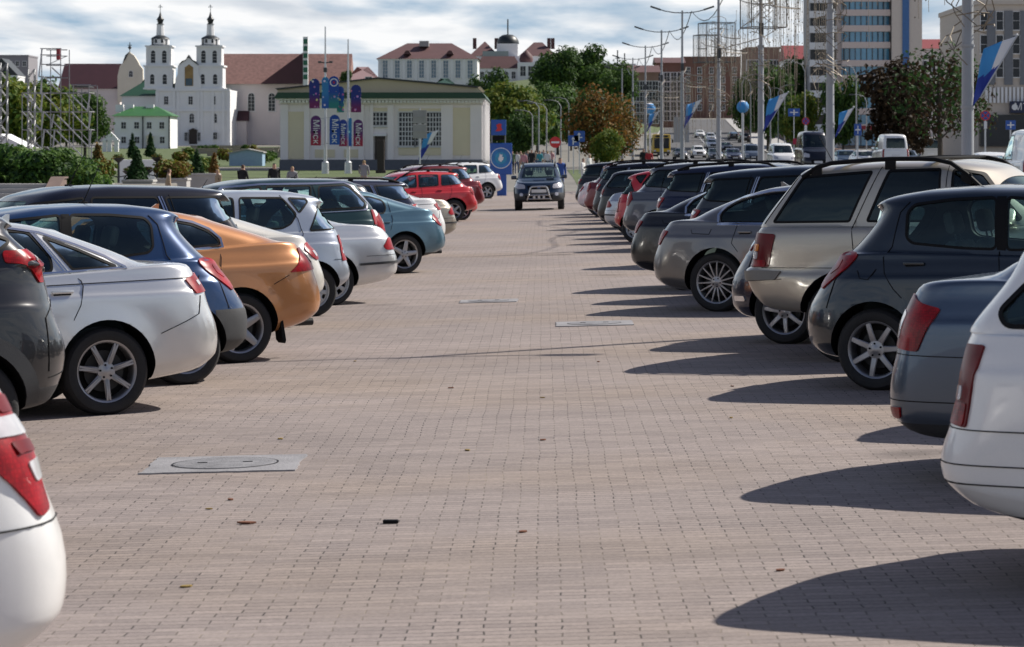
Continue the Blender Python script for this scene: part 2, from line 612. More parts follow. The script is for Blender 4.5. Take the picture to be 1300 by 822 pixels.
def add_wheel(root, x, y, sg, R, Rr, style, spin):
    w = thing_part('wheel', root, (x, y, R-.006))
    w.rotation_euler = (0, spin, 0 if sg > 0 else PI)
    mesh_obj('tyre', tyre_mesh(R, Rr), w); mesh_obj('rim', rim_mesh(style, Rr), w)

def thing_part(name, parent, loc):
    o = bpy.data.objects.new(name, None); o.empty_display_size = .1
    o.location = loc
    return link(o, parent)

# ------------------------------------------------------------------ one car type -> list of (part name, mesh, location)
def cavity_rings(S):
    L, W = S['L'], S['W']; hw = W/2; gw = S.get('gw', .885)*hw
    deck, roof, rs, fs = S['deck'], S['roof'], S['rs'], S['fs']
    m = 0; r2 = []
    for t, u in rs:
        m = max(m+.01, u); r2.append((t, m))
    rs = r2
    gp, gq = 2.7, 2.5; GR = S.get('GR', (.42, 2.7))[0]*.8
    cr = S.get('crown', .045); rings = []
    u0, u1 = interp(rs, 0)+.12, interp(fs, 0)-.12
    rings.append((outline(u0, u1, gw-.10, GR, gp, .4, gq), lambda u: .48))
    for s, w in S.get('gh', GH):
        q = .06
        out = outline(interp(rs, s)+.07, interp(fs, s)-.07, gw*w-q, GR, gp, .4, gq)
        rings.append((out, lambda u, s=s: lerp(interp(deck, u)-.02, interp(roof, u)-cr-.05, s)))
    top = S.get('gh', GH)[-1][1]*gw-.06
    out = outline(interp(rs, 1)+.2, interp(fs, 1)-.2, top*.7, .3, gp, .3, gq)
    rings.append((out, lambda u: interp(roof, u)-.045))
    return rings

def build_type(name, S):
    """returns the parts of one kind of car; local x runs forward from the rear axle"""
    L, W = S['L'], S['W']; hw = W/2; R = S.get('R', .325); ro = S['ro']; wb = S['wb']
    bm = loft(body_rings(S))
    base = bpy.data.meshes.new('body'); bm.to_mesh(base); bm.free()
    sub = eval_mesh(base, [('SUBSURF', dict(levels=1, render_levels=1))])
    clad = S.get('clad')
    if clad:
        bm = bmesh.new(); bm.from_mesh(sub)
        cuts_ = [(Vector((0, 0, clad[0])), Vector((0, 0, 1)))]
        if len(clad) > 1: cuts_.append((Vector((clad[1], 0, 0)), Vector((1, 0, 0))))
        for co, no in cuts_:
            bmesh.ops.bisect_plane(bm, geom=bm.verts[:]+bm.edges[:]+bm.faces[:], dist=1e-4, plane_co=co, plane_no=no)
        bm.to_mesh(sub); bm.free()
    Ra = R+S.get('gap', .05)
    fl = S.get('flare', .014); fw = S.get('flarew', .10)
    for v in sub.vertices:                       # wheel-arch lips
        if abs(v.co.y) > hw*.8:
            for ax in (ro, ro+wb):
                d = math.hypot(v.co.x-ax, v.co.z-R)
                if Ra-.06 < d < Ra+fw:
                    t = min(1, (Ra+fw-d)/fw)
                    v.co.y += math.copysign(fl*t*t*(3-2*t), v.co.y)
                elif d <= Ra-.06:
                    v.co.y += math.copysign(fl, v.co.y)
    surf = Surf(sub)
    slots = [M_black, M_plastic, M_inner, M_black]      # 0 paint (per car), 1 lower plastic, 2 cabin, 3 black
    def cutter(me, mi):
        me.materials.clear()
        for m in slots: me.materials.append(m)
        me.polygons.foreach_set('material_index', [mi]*len(me.polygons))
        o = bpy.data.objects.new('cut', me); COL.objects.link(o)
        return o
    sub.materials.clear()
    for m in slots: sub.materials.append(m)
    for p in sub.polygons:
        p.use_smooth = True
        mi = 0
        c = p.center
        if clad and c.z < clad[0] and (len(clad) == 1 or c.x < clad[1]): mi = 1
        if c_low(p.center, S): mi = 3
        p.material_index = mi
    cuts = []
    mb = MB()
    for ax in (ro, ro+wb):
        for sg in (-1, 1):
            y0, y1 = sorted((sg*(hw-.36), sg*(hw+.3)))
            mb.lathe([(Ra, y0), (Ra, y1)], 40, 0, Matrix.Translation((ax, 0, R)), 'y', close=True)
    cuts.append(cutter(mb.mesh('cut', M_black), 3))
    wins = S.get('win', [])
    cab = S.get('cabin', True)
    if cab:
        bmc = loft(cavity_rings(S)); cm = bpy.data.meshes.new('cut'); bmc.to_mesh(cm); bmc.free()
        cuts.append(cutter(cm, 2))
        mb = MB()
        for wn in wins:
            poly = round_poly(wn['p'], wn.get('r', .04))
            for sg in (-1, 1):
                y0, y1 = sorted((sg*.34, sg*1.3)); mb.prism(poly, y0, y1, plane='xz')
        cuts.append(cutter(mb.mesh('cut', M_black), 3))
        mb = MB()
        for key, d in (('rwin', -1), ('fwin', 1)):
            if key in S:
                poly = round_poly(S[key]['p'], .06)
                mid = S[key].get('mid', L*.5)
                x0, x1 = (-.6, mid-.1) if d < 0 else (mid+.1, L+.6)
                mb.prism(poly, x0, x1, plane='yz')
        cuts.append(cutter(mb.mesh('cut', M_black), 3))
    full = bb_area(sub)
    for us in (False, True):
        body = eval_mesh(sub, [('BOOLEAN', dict(operation='DIFFERENCE', object=c, solver='EXACT', use_self=us)) for c in cuts])
        if abs(bb_area(body)/full-1) < .05 and len(body.vertices) > .6*len(sub.vertices): break
        print('boolean retry', name, us)
    for c in cuts: bpy.data.objects.remove(c)
    # seams, rubbers: join into the body mesh
    V, Fc, MI = [], [], []
    for line in S.get('seams', []):
        for sg in (-1, 1): band(V, Fc, MI, line, .0052, lambda a, b: surf.side(a, b, sg), .005, 3)
    for line in S.get('rseams', []):
        band(V, Fc, MI, line, .007, lambda a, b: surf.rear(a, b), .005, 3)
    for wn in wins:
        if wn.get('rub', True):
            for sg in (-1, 1): band(V, Fc, MI, round_poly(wn['p'], wn.get('r', .04)), wn.get('rw', .02), lambda a, b: surf.side(a, b, sg), .003, 3, True)
    if S.get('cladarch'):
        w = S['cladarch']; r = Ra+w/2-.006
        for ax in (ro, ro+wb):
            arc = [(ax+r*math.cos(PI*(-.12+1.24*i/28)), R+r*math.sin(PI*(-.12+1.24*i/28))) for i in range(29)]
            for sg in (-1, 1): band(V, Fc, MI, arc, w, lambda a, b: surf.side(a, b, sg), .008, 1, grid=.2)
    for poly in S.get('blackp', []):
        for sg in (-1, 1): patch(V, Fc, MI, poly, lambda a, b: surf.side(a, b, sg), .0035, .05, 3)
    if V:
        b0 = len(body.vertices)
        bm = bmesh.new(); bm.from_mesh(body)
        vs = [bm.verts.new(v) for v in V]
        for f, m in zip(Fc, MI):
            try:
                fc = bm.faces.new([vs[i] for i in f]); fc.material_index = m; fc.smooth = m != 3
            except ValueError: pass
        bm.to_mesh(body); bm.free()
    body.set_sharp_from_angle(angle=math.radians(38))
    parts = [('body', body, None)]
    def add(nm, V, F, MI, mats, smooth=60):
        if F: parts.append((nm, raw_mesh(nm, V, F, mats, smooth, MI), None))
    for wn in wins:
        for sg in (-1, 1):
            V, F, MI = [], [], []
            patch(V, F, MI, round_poly(wn['p'], wn.get('r', .04)), lambda a, b: surf.side(a, b, sg), -.004 if cab else .003, .08)
            add('side_window', V, F, MI, wn.get('g', G_teal))
    for key, pr, nm in (('rwin', surf.rear, 'rear_window'), ('fwin', surf.front, 'windshield')):
        if key in S:
            V, F, MI = [], [], []
            patch(V, F, MI, round_poly(S[key]['p'], .06), pr, -.004 if cab else .003, .1)
            add(nm, V, F, MI, S[key].get('g', G_teal))
    for tr in S.get('chrome', []):
        for sg in (-1, 1):
            V, F, MI = [], [], []
            band(V, F, MI, tr['p'], tr.get('w', .02), lambda a, b: surf.side(a, b, sg), .007, 0, tr.get('c', False))
            add(tr.get('n', 'window_trim'), V, F, MI, tr.get('m', M_chrome))
    for lp in S.get('lamps', []):
        for sg in (-1, 1):
            V, F, MI = [], [], []
            for q in lp['q']:
                pj = (lambda a, b: surf.side(a, b, sg)) if lp.get('on') == 'side' else \
                     (lambda a, b: surf.rear(a*sg, b)) if lp.get('on') == 'rear' else \
                     (lambda a, b: surf.front(a*sg, b)) if lp.get('on') == 'front' else \
                     (lambda a, b: surf.corner(a, b, sg, hw, L)) if lp.get('on') == 'fcorner' else \
                     (lambda a, b: surf.corner(a, b, sg, hw))
                patch(V, F, MI, round_poly(q['p'], q.get('r', .02), 3), pj, q.get('o', .012), .045, q.get('m', 0), .03)
            add(lp.get('n', 'tail_light'), V, F, MI, lp.get('mats', [M_red, M_clear, M_amber, M_redd, M_black]), 45)
    for hd in S.get('handles', []):
        for sg in (-1, 1):
            a = surf.side(hd[0], hd[1], sg)
            if not a: continue
            mb = MB()
            y = a[0].y+sg*.012
            mb.bbox(hd[0]-.085, hd[0]+.085, y-.012, y+.012, hd[1]-.004, hd[1]+.022, .008)
            mb.bbox(hd[0]-.07, hd[0]+.07, a[0].y-.006, a[0].y+sg*.004+.003, hd[1]-.03, hd[1]-.005, .004, 1)
            parts.append(('door_handle', mb.mesh('door_handle', [M_black, M_black], 40), 'paint' if S.get('hpaint', True) else None))
    if 'mirror' in S:
        u, z = S['mirror']
        for sg in (-1, 1):
            a = surf.side(u, z, sg)
            y = a[0].y if a else sg*hw*.85
            mb = MB()
            yc = y+sg*.13
            mb.bbox(u-.05, u+.07, yc-.1, yc+.1, z-.03, z+.11, .035)
            mb.bbox(u-.02, u+.04, min(y-sg*.02, yc), max(y-sg*.02, yc), z-.03, z+.01, .01)
            mb.bbox(u-.056, u-.045, yc-.08, yc+.08, z-.01, z+.09, .004, 1)
            parts.append(('wing_mirror', mb.mesh('wing_mirror', [M_black, M_chrome], 40), 'paint' if S.get('mpaint', True) else None))
    if S.get('seats', cab):
        fl = interp(S['belt'], L*.5)
        for uu, ys in S.get('seatpos', [(L*.50, (-.36, .36)), (L*.33, (-.36, .36))]):
            for y in ys:
                mb = MB()
                T = Matrix.Translation((uu, y, fl-.38)) @ Matrix.Rotation(math.radians(-14), 4, 'Y')
                mb.bbox(-.07, .06, -.23, .23, 0, .55, .05, 0, T)
                mb.bbox(-.05, .04, -.13, .13, .60, .78, .04, 0, T)
                mb.tube([T @ Vector((0, -.06, .5)), T @ Vector((0, -.06, .62))], .008)
                mb.tube([T @ Vector((0, .06, .5)), T @ Vector((0, .06, .62))], .008)
                mb.bbox(uu, uu+.5, y-.24, y+.24, fl-.48, fl-.34, .05)
                parts.append(('seat', mb.mesh('seat', M_seat, 40), None))
    if 'rails' in S:
        u0, u1, y, h = S['rails']
        for sg in (-1, 1):
            n = 12; pts = []
            for i in range(n+1):
                u = lerp(u0, u1, i/n)
                hh = surf.hit(Vector((u, y*sg, 4)), Vector((0, 0, -1)))
                e = min(1, min(i, n-i)/1.5)
                if hh[0]: pts.append(hh[0]+Vector((0, 0, h*e+.005)))
            mb = MB(); mb.tube(pts, .02, 8)
            for i in (1, n//2, n-1):
                p = pts[min(i, len(pts)-1)]
                mb.bbox(p.x-.05, p.x+.05, p.y-.014, p.y+.014, p.z-h-.02, p.z, .008)
            parts.append(('roof_rail', mb.mesh('roof_rail', S.get('railm', M_black), 40), None))
        for uu in S.get('bars', []):
            hh = surf.hit(Vector((uu, y, 4)), Vector((0, 0, -1)))
            z = hh[0].z+h
            mb = MB(); mb.bbox(uu-.035, uu+.035, -y, y, z, z+.025, .01)
            parts.append(('roof_bar', mb.mesh('roof_bar', M_black, 40), None))
    if 'antenna' in S:
        u, dx, dz = S['antenna']
        hh = surf.hit(Vector((u, 0, 4)), Vector((0, 0, -1)))
        mb = MB(); p = hh[0]
        mb.tube([p, p+Vector((dx, 0, dz))], [.006, .003], 6); mb.bbox(p.x-.04, p.x+.04, -.02, .02, p.z-.01, p.z+.015, .006)
        parts.append(('antenna', mb.mesh('antenna', M_black, 40), None))
    if 'fin' in S:
        u = S['fin']
        hh = surf.hit(Vector((u, 0, 4)), Vector((0, 0, -1))); p = hh[0]
        mb = MB(); mb.prism([(u-.05, p.z-.01), (u+.08, p.z-.01), (u-.03, p.z+.06), (u-.055, p.z+.06)], -.012, .012, plane='xz')
        parts.append(('antenna', mb.mesh('antenna', M_black, 40), 'paint'))
    if S.get('pipe'):
        mb = MB(); u, y, z = S['pipe']
        mb.lathe([(.035, 0), (.035, .25), (.03, .25), (.03, .02)], 14, 0, Matrix.Translation((u, y, z)) @ Matrix.Rotation(PI/2, 4, 'Y'))
        parts.append(('exhaust_pipe', mb.mesh('exhaust_pipe', M_alloyd, 40), None))
    pz = S.get('plate', .8)
    h = surf.rear(0, pz)
    if h:
        mb = MB(); x = h[0].x
        mb.bbox(x-.012, x+.01, -.26, .26, pz-.055, pz+.055, .005)
        parts.append(('number_plate', mb.mesh('number_plate', M_plate, 40), None))
    for ex in S.get('extra', []):
        parts += ex(S, surf)
    # shift so that the origin lies under the rear axle
    for nm, me, k in parts:
        me.transform(Matrix.Translation((-ro, 0, 0)))
    return dict(parts=parts, S=S)

def c_low(c, S):
    return c.z < .215 and abs(c.y) < S['W']*.40

TYPES = {}
SPECS = {}
def get_type(n):
    if n not in TYPES: TYPES[n] = build_type(n, SPECS[n])
    return TYPES[n]

def place_car(typ, pm, label, name, cat, side=None, px=None, py=None, D=None, psi=28., xy=None, head=None, group=None, z=None, rng=random):
    """rear wheel on the camera's side touches the ground at photo pixel (px, py), or stands D metres away at column px"""
    T = get_type(typ); S = T['S']; W = S['W']
    p = math.radians(psi)
    if side:
        if D is None:
            D = F_PX*CAM_H/(py-VY)
            for _ in range(60):
                X = (px-VX)/F_PX*D; D = .3*D+.7*F_PX*(CAM_H-gz(X, D))/(py-VY)
        X = (px-VX)/F_PX*D
        h = Vector((-math.cos(p), -math.sin(p))) if side == 'L' else Vector((math.cos(p), -math.sin(p)))
        n = Vector((math.sin(p), -math.cos(p))) if side == 'L' else Vector((-math.sin(p), -math.cos(p)))
        o = Vector((X, D))-n*(W/2-.04)
        ang = math.atan2(h.y, h.x)
    else:
        o = Vector(xy); ang = head; h = Vector((math.cos(ang), math.sin(ang)))
    zz = gz(o.x, o.y) if z is None else z
    root = thing(name, label, cat, (o.x, o.y, zz), 0, group)
    if z is None:
        gx, gy = .024, -.0012
        up = Vector((-gx, -gy, 1)).normalized(); f = Vector((h.x, h.y, 0)); f = (f-up*f.dot(up)).normalized(); l = up.cross(f)
        root.rotation_euler = Matrix((f, l, up)).transposed().to_euler()
    else:
        root.rotation_euler = (0, 0, ang)
    for nm, me, k in T['parts']:
        c = mesh_obj(nm, me, root)
        if nm == 'body' or k == 'paint':
            c.material_slots[0].link = 'OBJECT'; c.material_slots[0].material = pm
    R, Rr = S.get('R', .325), S.get('Rr_', .225)
    for x in (0, S['wb']):
        for sg in (-1, 1):
            add_wheel(root, x, sg*(W/2-S.get('inset', .035)), sg, R, Rr, S.get('rim', 's5'), rng.uniform(0, 6))
    return root
# ------------------------------------------------------------------ car types (metres; u from the rear bumper, z from the ground)
def auto(S):
    """derive the greenhouse edges from the centre-line silhouette"""
    ln, (ra, rb) = S['line'], S['ra']
    f = lambda u: interp(ln, u)
    tab = [(ra, f(ra))]+[(u, z) for u, z in ln if ra < u < rb]+[(rb, f(rb))]
    S['roof'] = tab
    cr = S.get('crown', .045)
    g0, g1 = S['gb']
    rs, fs = [(0, g0)], [(0, g1)]
    for s in (.3, .6, .85, 1):
        u = g0
        while u < ra+.4 and f(u) < lerp(interp(S['deck'], u), interp(tab, u)-cr, s): u += .01
        rs.append((s, u))
        u = g1
        while u > rb-.4 and f(u) < lerp(interp(S['deck'], u), interp(tab, u)-cr, s): u -= .01
        fs.append((s, u))
    S['rs'] = S.get('rs0', rs); S['fs'] = fs
    return S

def spec(name, base=None, **kw):
    S = dict(SPECS[base]) if base else {}
    S.update(kw)
    SPECS[name] = auto(S)

RSED = [(0, .17), (.08, .07), (.2, .01), (.42, 0), (.5, .015), (.57, .06), (.9, .115), (1, .17)]
FRT = [(0, .2), (.1, .06), (.3, 0), (.5, .01), (.75, .08), (1, .32)]

# long silver saloon with a three-part side window
spec('big_saloon', Rr=(.44, 3.3), L=4.92, W=1.86, ro=1.05, wb=2.84, R=.332, Rr_=.235, rim='s7g',
     zb=[(0, .30), (.4, .25), (.8, .2), (4.2, .2), (4.92, .22)],
     belt=[(0, .97), (.4, 1.02), (1.2, 1.03), (2.5, .98), (3.4, .94), (4.3, .82), (4.92, .66)],
     deck=[(.05, 1.06), (.22, 1.115), (.55, 1.12), (.9, 1.09), (1.3, 1.07), (2.4, 1.01), (3.3, 1.0), (3.6, .97), (4.4, .86), (4.92, .7)],
     rear=RSED, front=FRT, gb=(.60, 3.42),
     line=[(.5, 1.12), (.62, 1.15), (.71, 1.19), (.88, 1.255), (1.09, 1.335), (1.31, 1.405), (1.52, 1.45), (1.73, 1.475), (2.1, 1.485), (2.5, 1.465), (2.75, 1.42), (3.1, 1.23), (3.42, 1.0)],
     ra=(1.31, 2.68),
     win=[dict(p=[(1.43, 1.085), (1.43, 1.19), (1.57, 1.385), (1.83, 1.41), (2.15, 1.415), (2.19, 1.06)]),
          dict(p=[(2.27, 1.055), (2.23, 1.415), (2.55, 1.385), (3.08, 1.06)]),
          dict(p=[(.92, 1.105), (1.21, 1.245), (1.46, 1.345), (1.27, 1.095)], r=.02)],
     rwin=dict(p=[(-.52, 1.15), (-.46, 1.34), (.46, 1.34), (.52, 1.15)]),
     fwin=dict(p=[(-.62, 1.06), (-.5, 1.37), (.5, 1.37), (.62, 1.06)]),
     chrome=[dict(p=[(.85, 1.095), (1.0, 1.185), (1.21, 1.275), (1.48, 1.375), (1.83, 1.435), (2.25, 1.44), (2.6, 1.40), (3.15, 1.06)], w=.016),
             dict(p=[(.85, 1.093), (1.5, 1.075), (2.2, 1.045), (3.15, 1.05)], w=.014),
             dict(p=[(1.56, 1.395), (1.345, 1.085)], w=.013), dict(p=[(1.535, 1.393), (1.318, 1.085)], w=.009)],
     lamps=[dict(q=[dict(p=[(.30, .99), (-.16, 1.03), (-.14, .885), (.235, .875)]), dict(p=[(.12, .965), (-.02, .975), (-.02, .94), (.10, .93)], m=1, o=.016)])],
     seams=[[(1.30, 1.07), (1.225, 1.01), (1.215, .97), (1.25, .83), (1.31, .72)], [(2.21, 1.04), (2.24, .8), (2.22, .3)],
            [(.62, .59), (.42, .67), (.3, .725), (.27, .86)], [(1.45, .985), (.3, 1.0)], [(1.45, .985), (3.4, .93)], [(3.3, .93), (3.2, .35)]],
     handles=[(1.385, .925), (2.45, .90)], mirror=(2.95, 1.06), fin=1.55, plate=.85)

spec('orange_saloon', 'big_saloon', L=4.6, W=1.86, ro=1.0, wb=2.72, R=.33, rim='s5',
     belt=[(0, .98), (.4, 1.03), (1.2, 1.03), (2.3, .97), (3.1, .93), (4.0, .82), (4.6, .66)],
     deck=[(.05, 1.06), (.2, 1.10), (.5, 1.12), (.9, 1.1), (1.3, 1.07), (2.2, 1.01), (3.0, 1.0), (3.3, .97), (4.1, .86), (4.6, .7)],
     gb=(.42, 3.15), line=[(.3, 1.11), (.47, 1.15), (.74, 1.235), (1.1, 1.355), (1.43, 1.43), (1.8, 1.47), (2.2, 1.47), (2.5, 1.41), (2.85, 1.23), (3.15, 1.0)], ra=(1.25, 2.42),
     zb=[(0, .36), (.45, .28), (.8, .2), (4.2, .2), (4.6, .22)],
     rear=[(0, .2), (.1, .07), (.22, .02), (.42, .0), (.55, .06), (.9, .12), (1, .2)],
     win=[dict(p=[(1.155, 1.11), (1.16, 1.16), (1.24, 1.235), (1.38, 1.30), (1.56, 1.34), (1.95, 1.37), (1.98, 1.07)]),
          dict(p=[(2.06, 1.065), (2.03, 1.375), (2.35, 1.35), (2.85, 1.06)])],
     chrome=[dict(p=[(1.13, 1.085), (1.135, 1.165), (1.225, 1.255), (1.38, 1.325), (1.58, 1.365), (2.0, 1.4), (2.4, 1.365), (2.93, 1.05), (2.0, 1.05)], w=.022, c=True)],
     lamps=[dict(q=[dict(p=[(.18, 1.045), (-.12, 1.05), (-.12, .84), (.46, .825), (.3, .93)]), dict(p=[(.0, .99), (-.1, .99), (-.1, .9), (.0, .9)], m=3, o=.016)])],
     seams=[[(1.17, 1.08), (1.165, .99), (1.2, .8)], [(2.0, 1.05), (2.03, .8), (2.0, .3)], [(.66, .72), (.5, .8)], [(3.05, .93), (3.0, .35)]],
     handles=[(1.33, .93), (2.25, .9)], mirror=(2.7, 1.05), pipe=(.10, .5, .33), fin=1.5,
     extra=[lambda S, f: mud_flap(S)])

def mud_flap(S):
    r = []
    for sg in (-1, 1):
        mb = MB()
        y0, y1 = sorted((sg*(S['W']/2-.2), sg*(S['W']/2-.035)))
        u = S['ro']-S.get('R', .33)-.085
        mb.prism([(u-.012, .42), (u+.012, .42), (u-.01, .19), (u-.035, .16), (u-.045, .19)], y0, y1, plane='xz')
        r.append(('mud_flap', mb.mesh('mud_flap', M_black, 40), None))
    return r

# light blue liftback
spec('liftback', 'orange_saloon', L=4.58, W=1.77, ro=.93, wb=2.75, R=.325, rim='s5',
     belt=[(0, .90), (.4, .94), (1.2, .95), (2.3, .92), (3.1, .89), (4.0, .8), (4.58, .64)],
     deck=[(.05, .99), (.2, 1.02), (.5, 1.06), (.9, 1.04), (1.3, 1.0), (2.2, .96), (3.0, .96), (3.3, .93), (4.1, .82), (4.58, .68)],
     gb=(.36, 3.2), line=[(.22, 1.02), (.47, 1.08), (.81, 1.19), (1.11, 1.29), (1.4, 1.37), (1.7, 1.415), (2.1, 1.425), (2.45, 1.385), (2.85, 1.2), (3.2, .96)], ra=(1.25, 2.4),
     zb=[(0, .34), (.45, .27), (.8, .2), (4.2, .2), (4.58, .22)],
     win=[dict(p=[(1.26, 1.0), (1.22, 1.07), (1.215, 1.15), (1.26, 1.22), (1.45, 1.275), (1.71, 1.30), (2.0, 1.31), (2.02, .985)], r=.05),
          dict(p=[(2.1, .985), (2.07, 1.315), (2.4, 1.29), (2.9, .985)])], chrome=[],
     lamps=[dict(q=[dict(p=[(.32, .90), (.2, .955), (-.12, .96), (-.12, .77), (.1, .755), (.25, .8)], r=.04), dict(p=[(.16, .86), (.02, .86), (.02, .8), (.12, .8)], m=1, o=.016)])],
     seams=[[(1.16, 1.19), (1.13, .9), (1.19, .72)], [(2.06, .97), (2.08, .75), (2.05, .3)], [(3.05, .9), (3.0, .35)]],
     handles=[(1.27, .845), (2.2, .83)], mirror=(2.75, .97), clad=(.33,), extra=[], fin=1.5)

# older silver saloon with oval lamps
spec('round_saloon', 'big_saloon', L=4.8, W=1.8, ro=1.1, wb=2.83, R=.315, rim='holes',
     belt=[(0, .9), (.4, .96), (1.2, .97), (2.5, .94), (3.4, .9), (4.2, .8), (4.8, .62)],
     deck=[(.05, .93), (.2, .985), (.5, 1.03), (.9, 1.05), (1.3, 1.02), (2.4, .98), (3.3, .98), (3.6, .95), (4.4, .8), (4.8, .66)],
     gb=(.8, 3.4), line=[(.7, 1.06), (.93, 1.1), (1.3, 1.29), (1.6, 1.39), (2.0, 1.435), (2.4, 1.42), (2.7, 1.36), (3.05, 1.18), (3.4, .98)], ra=(1.45, 2.6),
     win=[dict(p=[(1.3, 1.06), (1.5, 1.25), (1.75, 1.33), (2.1, 1.345), (2.14, 1.02)]), dict(p=[(2.22, 1.015), (2.19, 1.345), (2.5, 1.32), (3.0, 1.02)])], chrome=[],
     lamps=[dict(q=[dict(p=[(.18, .845), (-.12, .85), (-.14, .69), (.26, .69), (.33, .74)], r=.05)])],
     seams=[[(1.25, .99), (1.2, .8), (1.3, .66)], [(2.18, .97), (2.2, .7), (2.18, .3)], [(.62, .62), (.1, .63)]],
     blackp=[], chrome2=[], handles=[(1.4, .89), (2.4, .87)], mirror=(2.9, 1.02),
     extra=[lambda S, f: side_strip(S, f, .09, .72, .535, .03)])

def side_strip(S, f, u0, u1, z, h):
    out = []
    for sg in (-1, 1):
        V, F, MI = [], [], []
        band(V, F, MI, [(u0, z), (u1, z-.02)], h, lambda a, b: f.side(a, b, sg), .012, 0)
        if F: out.append(('bumper_strip', raw_mesh('bumper_strip', V, F, M_plastic, 60, MI), None))
    return out

spec('grey_limousine', 'big_saloon', L=5.0, W=1.9, ro=.98, wb=3.0, R=.35, Rr_=.252, rim='s14',
     belt=[(0, .98), (.4, 1.0), (1.2, 1.0), (2.5, .97), (3.4, .94), (4.3, .84), (5.0, .66)],
     deck=[(.05, 1.0), (.18, 1.05), (.45, 1.08), (.9, 1.06), (1.3, 1.03), (2.4, 1.0), (3.3, 1.0), (3.6, .97), (4.4, .86), (5.0, .7)],
     gb=(.5, 3.4), line=[(.4, 1.08), (.5, 1.1), (.72, 1.2), (.9, 1.275), (1.17, 1.36), (1.52, 1.44), (1.9, 1.48), (2.3, 1.475), (2.7, 1.42), (3.05, 1.22), (3.4, 1.0)], ra=(1.25, 2.65),
     zb=[(0, .30), (.4, .24), (.8, .2), (4.2, .2), (5.0, .22)],
     win=[dict(p=[(1.03, 1.045), (1.01, 1.13), (1.08, 1.215), (1.22, 1.295), (1.62, 1.37), (2.05, 1.39), (2.1, 1.03)], r=.06),
          dict(p=[(2.18, 1.03), (2.13, 1.39), (2.5, 1.36), (3.0, 1.04)])],
     chrome=[dict(p=[(1.0, 1.022), (.98, 1.13), (1.055, 1.235), (1.21, 1.325), (1.62, 1.4), (2.1, 1.42), (2.52, 1.385), (3.06, 1.02), (2.1, 1.01)], w=.03, c=True)],
     lamps=[dict(q=[dict(p=[(.24, .945), (-.14, .96), (-.14, .78), (.1, .785), (.2, .87)])])],
     seams=[[(1.25, 1.0), (1.2, .8), (1.28, .7)], [(.66, .96), (.68, .915), (.9, .905), (.925, .965)], [(2.14, 1.01), (2.16, .8), (2.14, .3)]],
     handles=[(1.36, .92), (2.35, .9)], mirror=(2.9, 1.04), extra=[], fin=1.5)

spec('blue_saloon', 'big_saloon', clad=(.33,), L=4.7, W=1.8, ro=1.05, wb=2.7, R=.32, rim='s5t',
     belt=[(0, .97), (.4, 1.02), (1.2, 1.03), (2.5, .97), (3.2, .93), (4.1, .82), (4.7, .66)],
     deck=[(.05, 1.04), (.16, 1.10), (.35, 1.125), (.8, 1.13), (1.3, 1.07), (2.2, 1.01), (3.1, 1.0), (3.4, .97), (4.2, .86), (4.7, .7)],
     gb=(.62, 3.25), line=[(.5, 1.14), (.62, 1.17), (.8, 1.25), (1.1, 1.36), (1.4, 1.43), (1.8, 1.47), (2.2, 1.47), (2.55, 1.41), (2.9, 1.23), (3.25, 1.0)], ra=(1.25, 2.5),
     rear=[(0, .14), (.08, .05), (.2, .01), (.44, 0), (.5, .03), (.56, .06), (.9, .10), (1, .14)],
     zb=[(0, .26), (.4, .22), (.8, .2), (4.2, .2), (4.7, .22)],
     lamps=[dict(q=[dict(p=[(.40, .965), (-.10, 1.04), (-.12, .745), (.27, .73)]), dict(p=[(.02, .93), (-.1, .95), (-.12, .8), (-.04, .79)], m=1, o=.016)]),
            dict(n='reflector', q=[dict(p=[(.1, .42), (-.1, .42), (-.1, .36), (.06, .36)])])],
     win=[dict(p=[(1.3, 1.11), (1.5, 1.3), (1.7, 1.36), (2.0, 1.37), (2.04, 1.06)]), dict(p=[(2.12, 1.055), (2.09, 1.375), (2.4, 1.35), (2.9, 1.06)])], chrome=[],
     seams=[[(.72, .70), (.02, .715)], [(.7, .45), (.04, .46)], [(1.2, 1.05), (1.15, .9), (1.25, .75)]],
     handles=[(1.3, .95), (2.3, .92)], mirror=(2.75, 1.05), extra=[], fin=1.6)

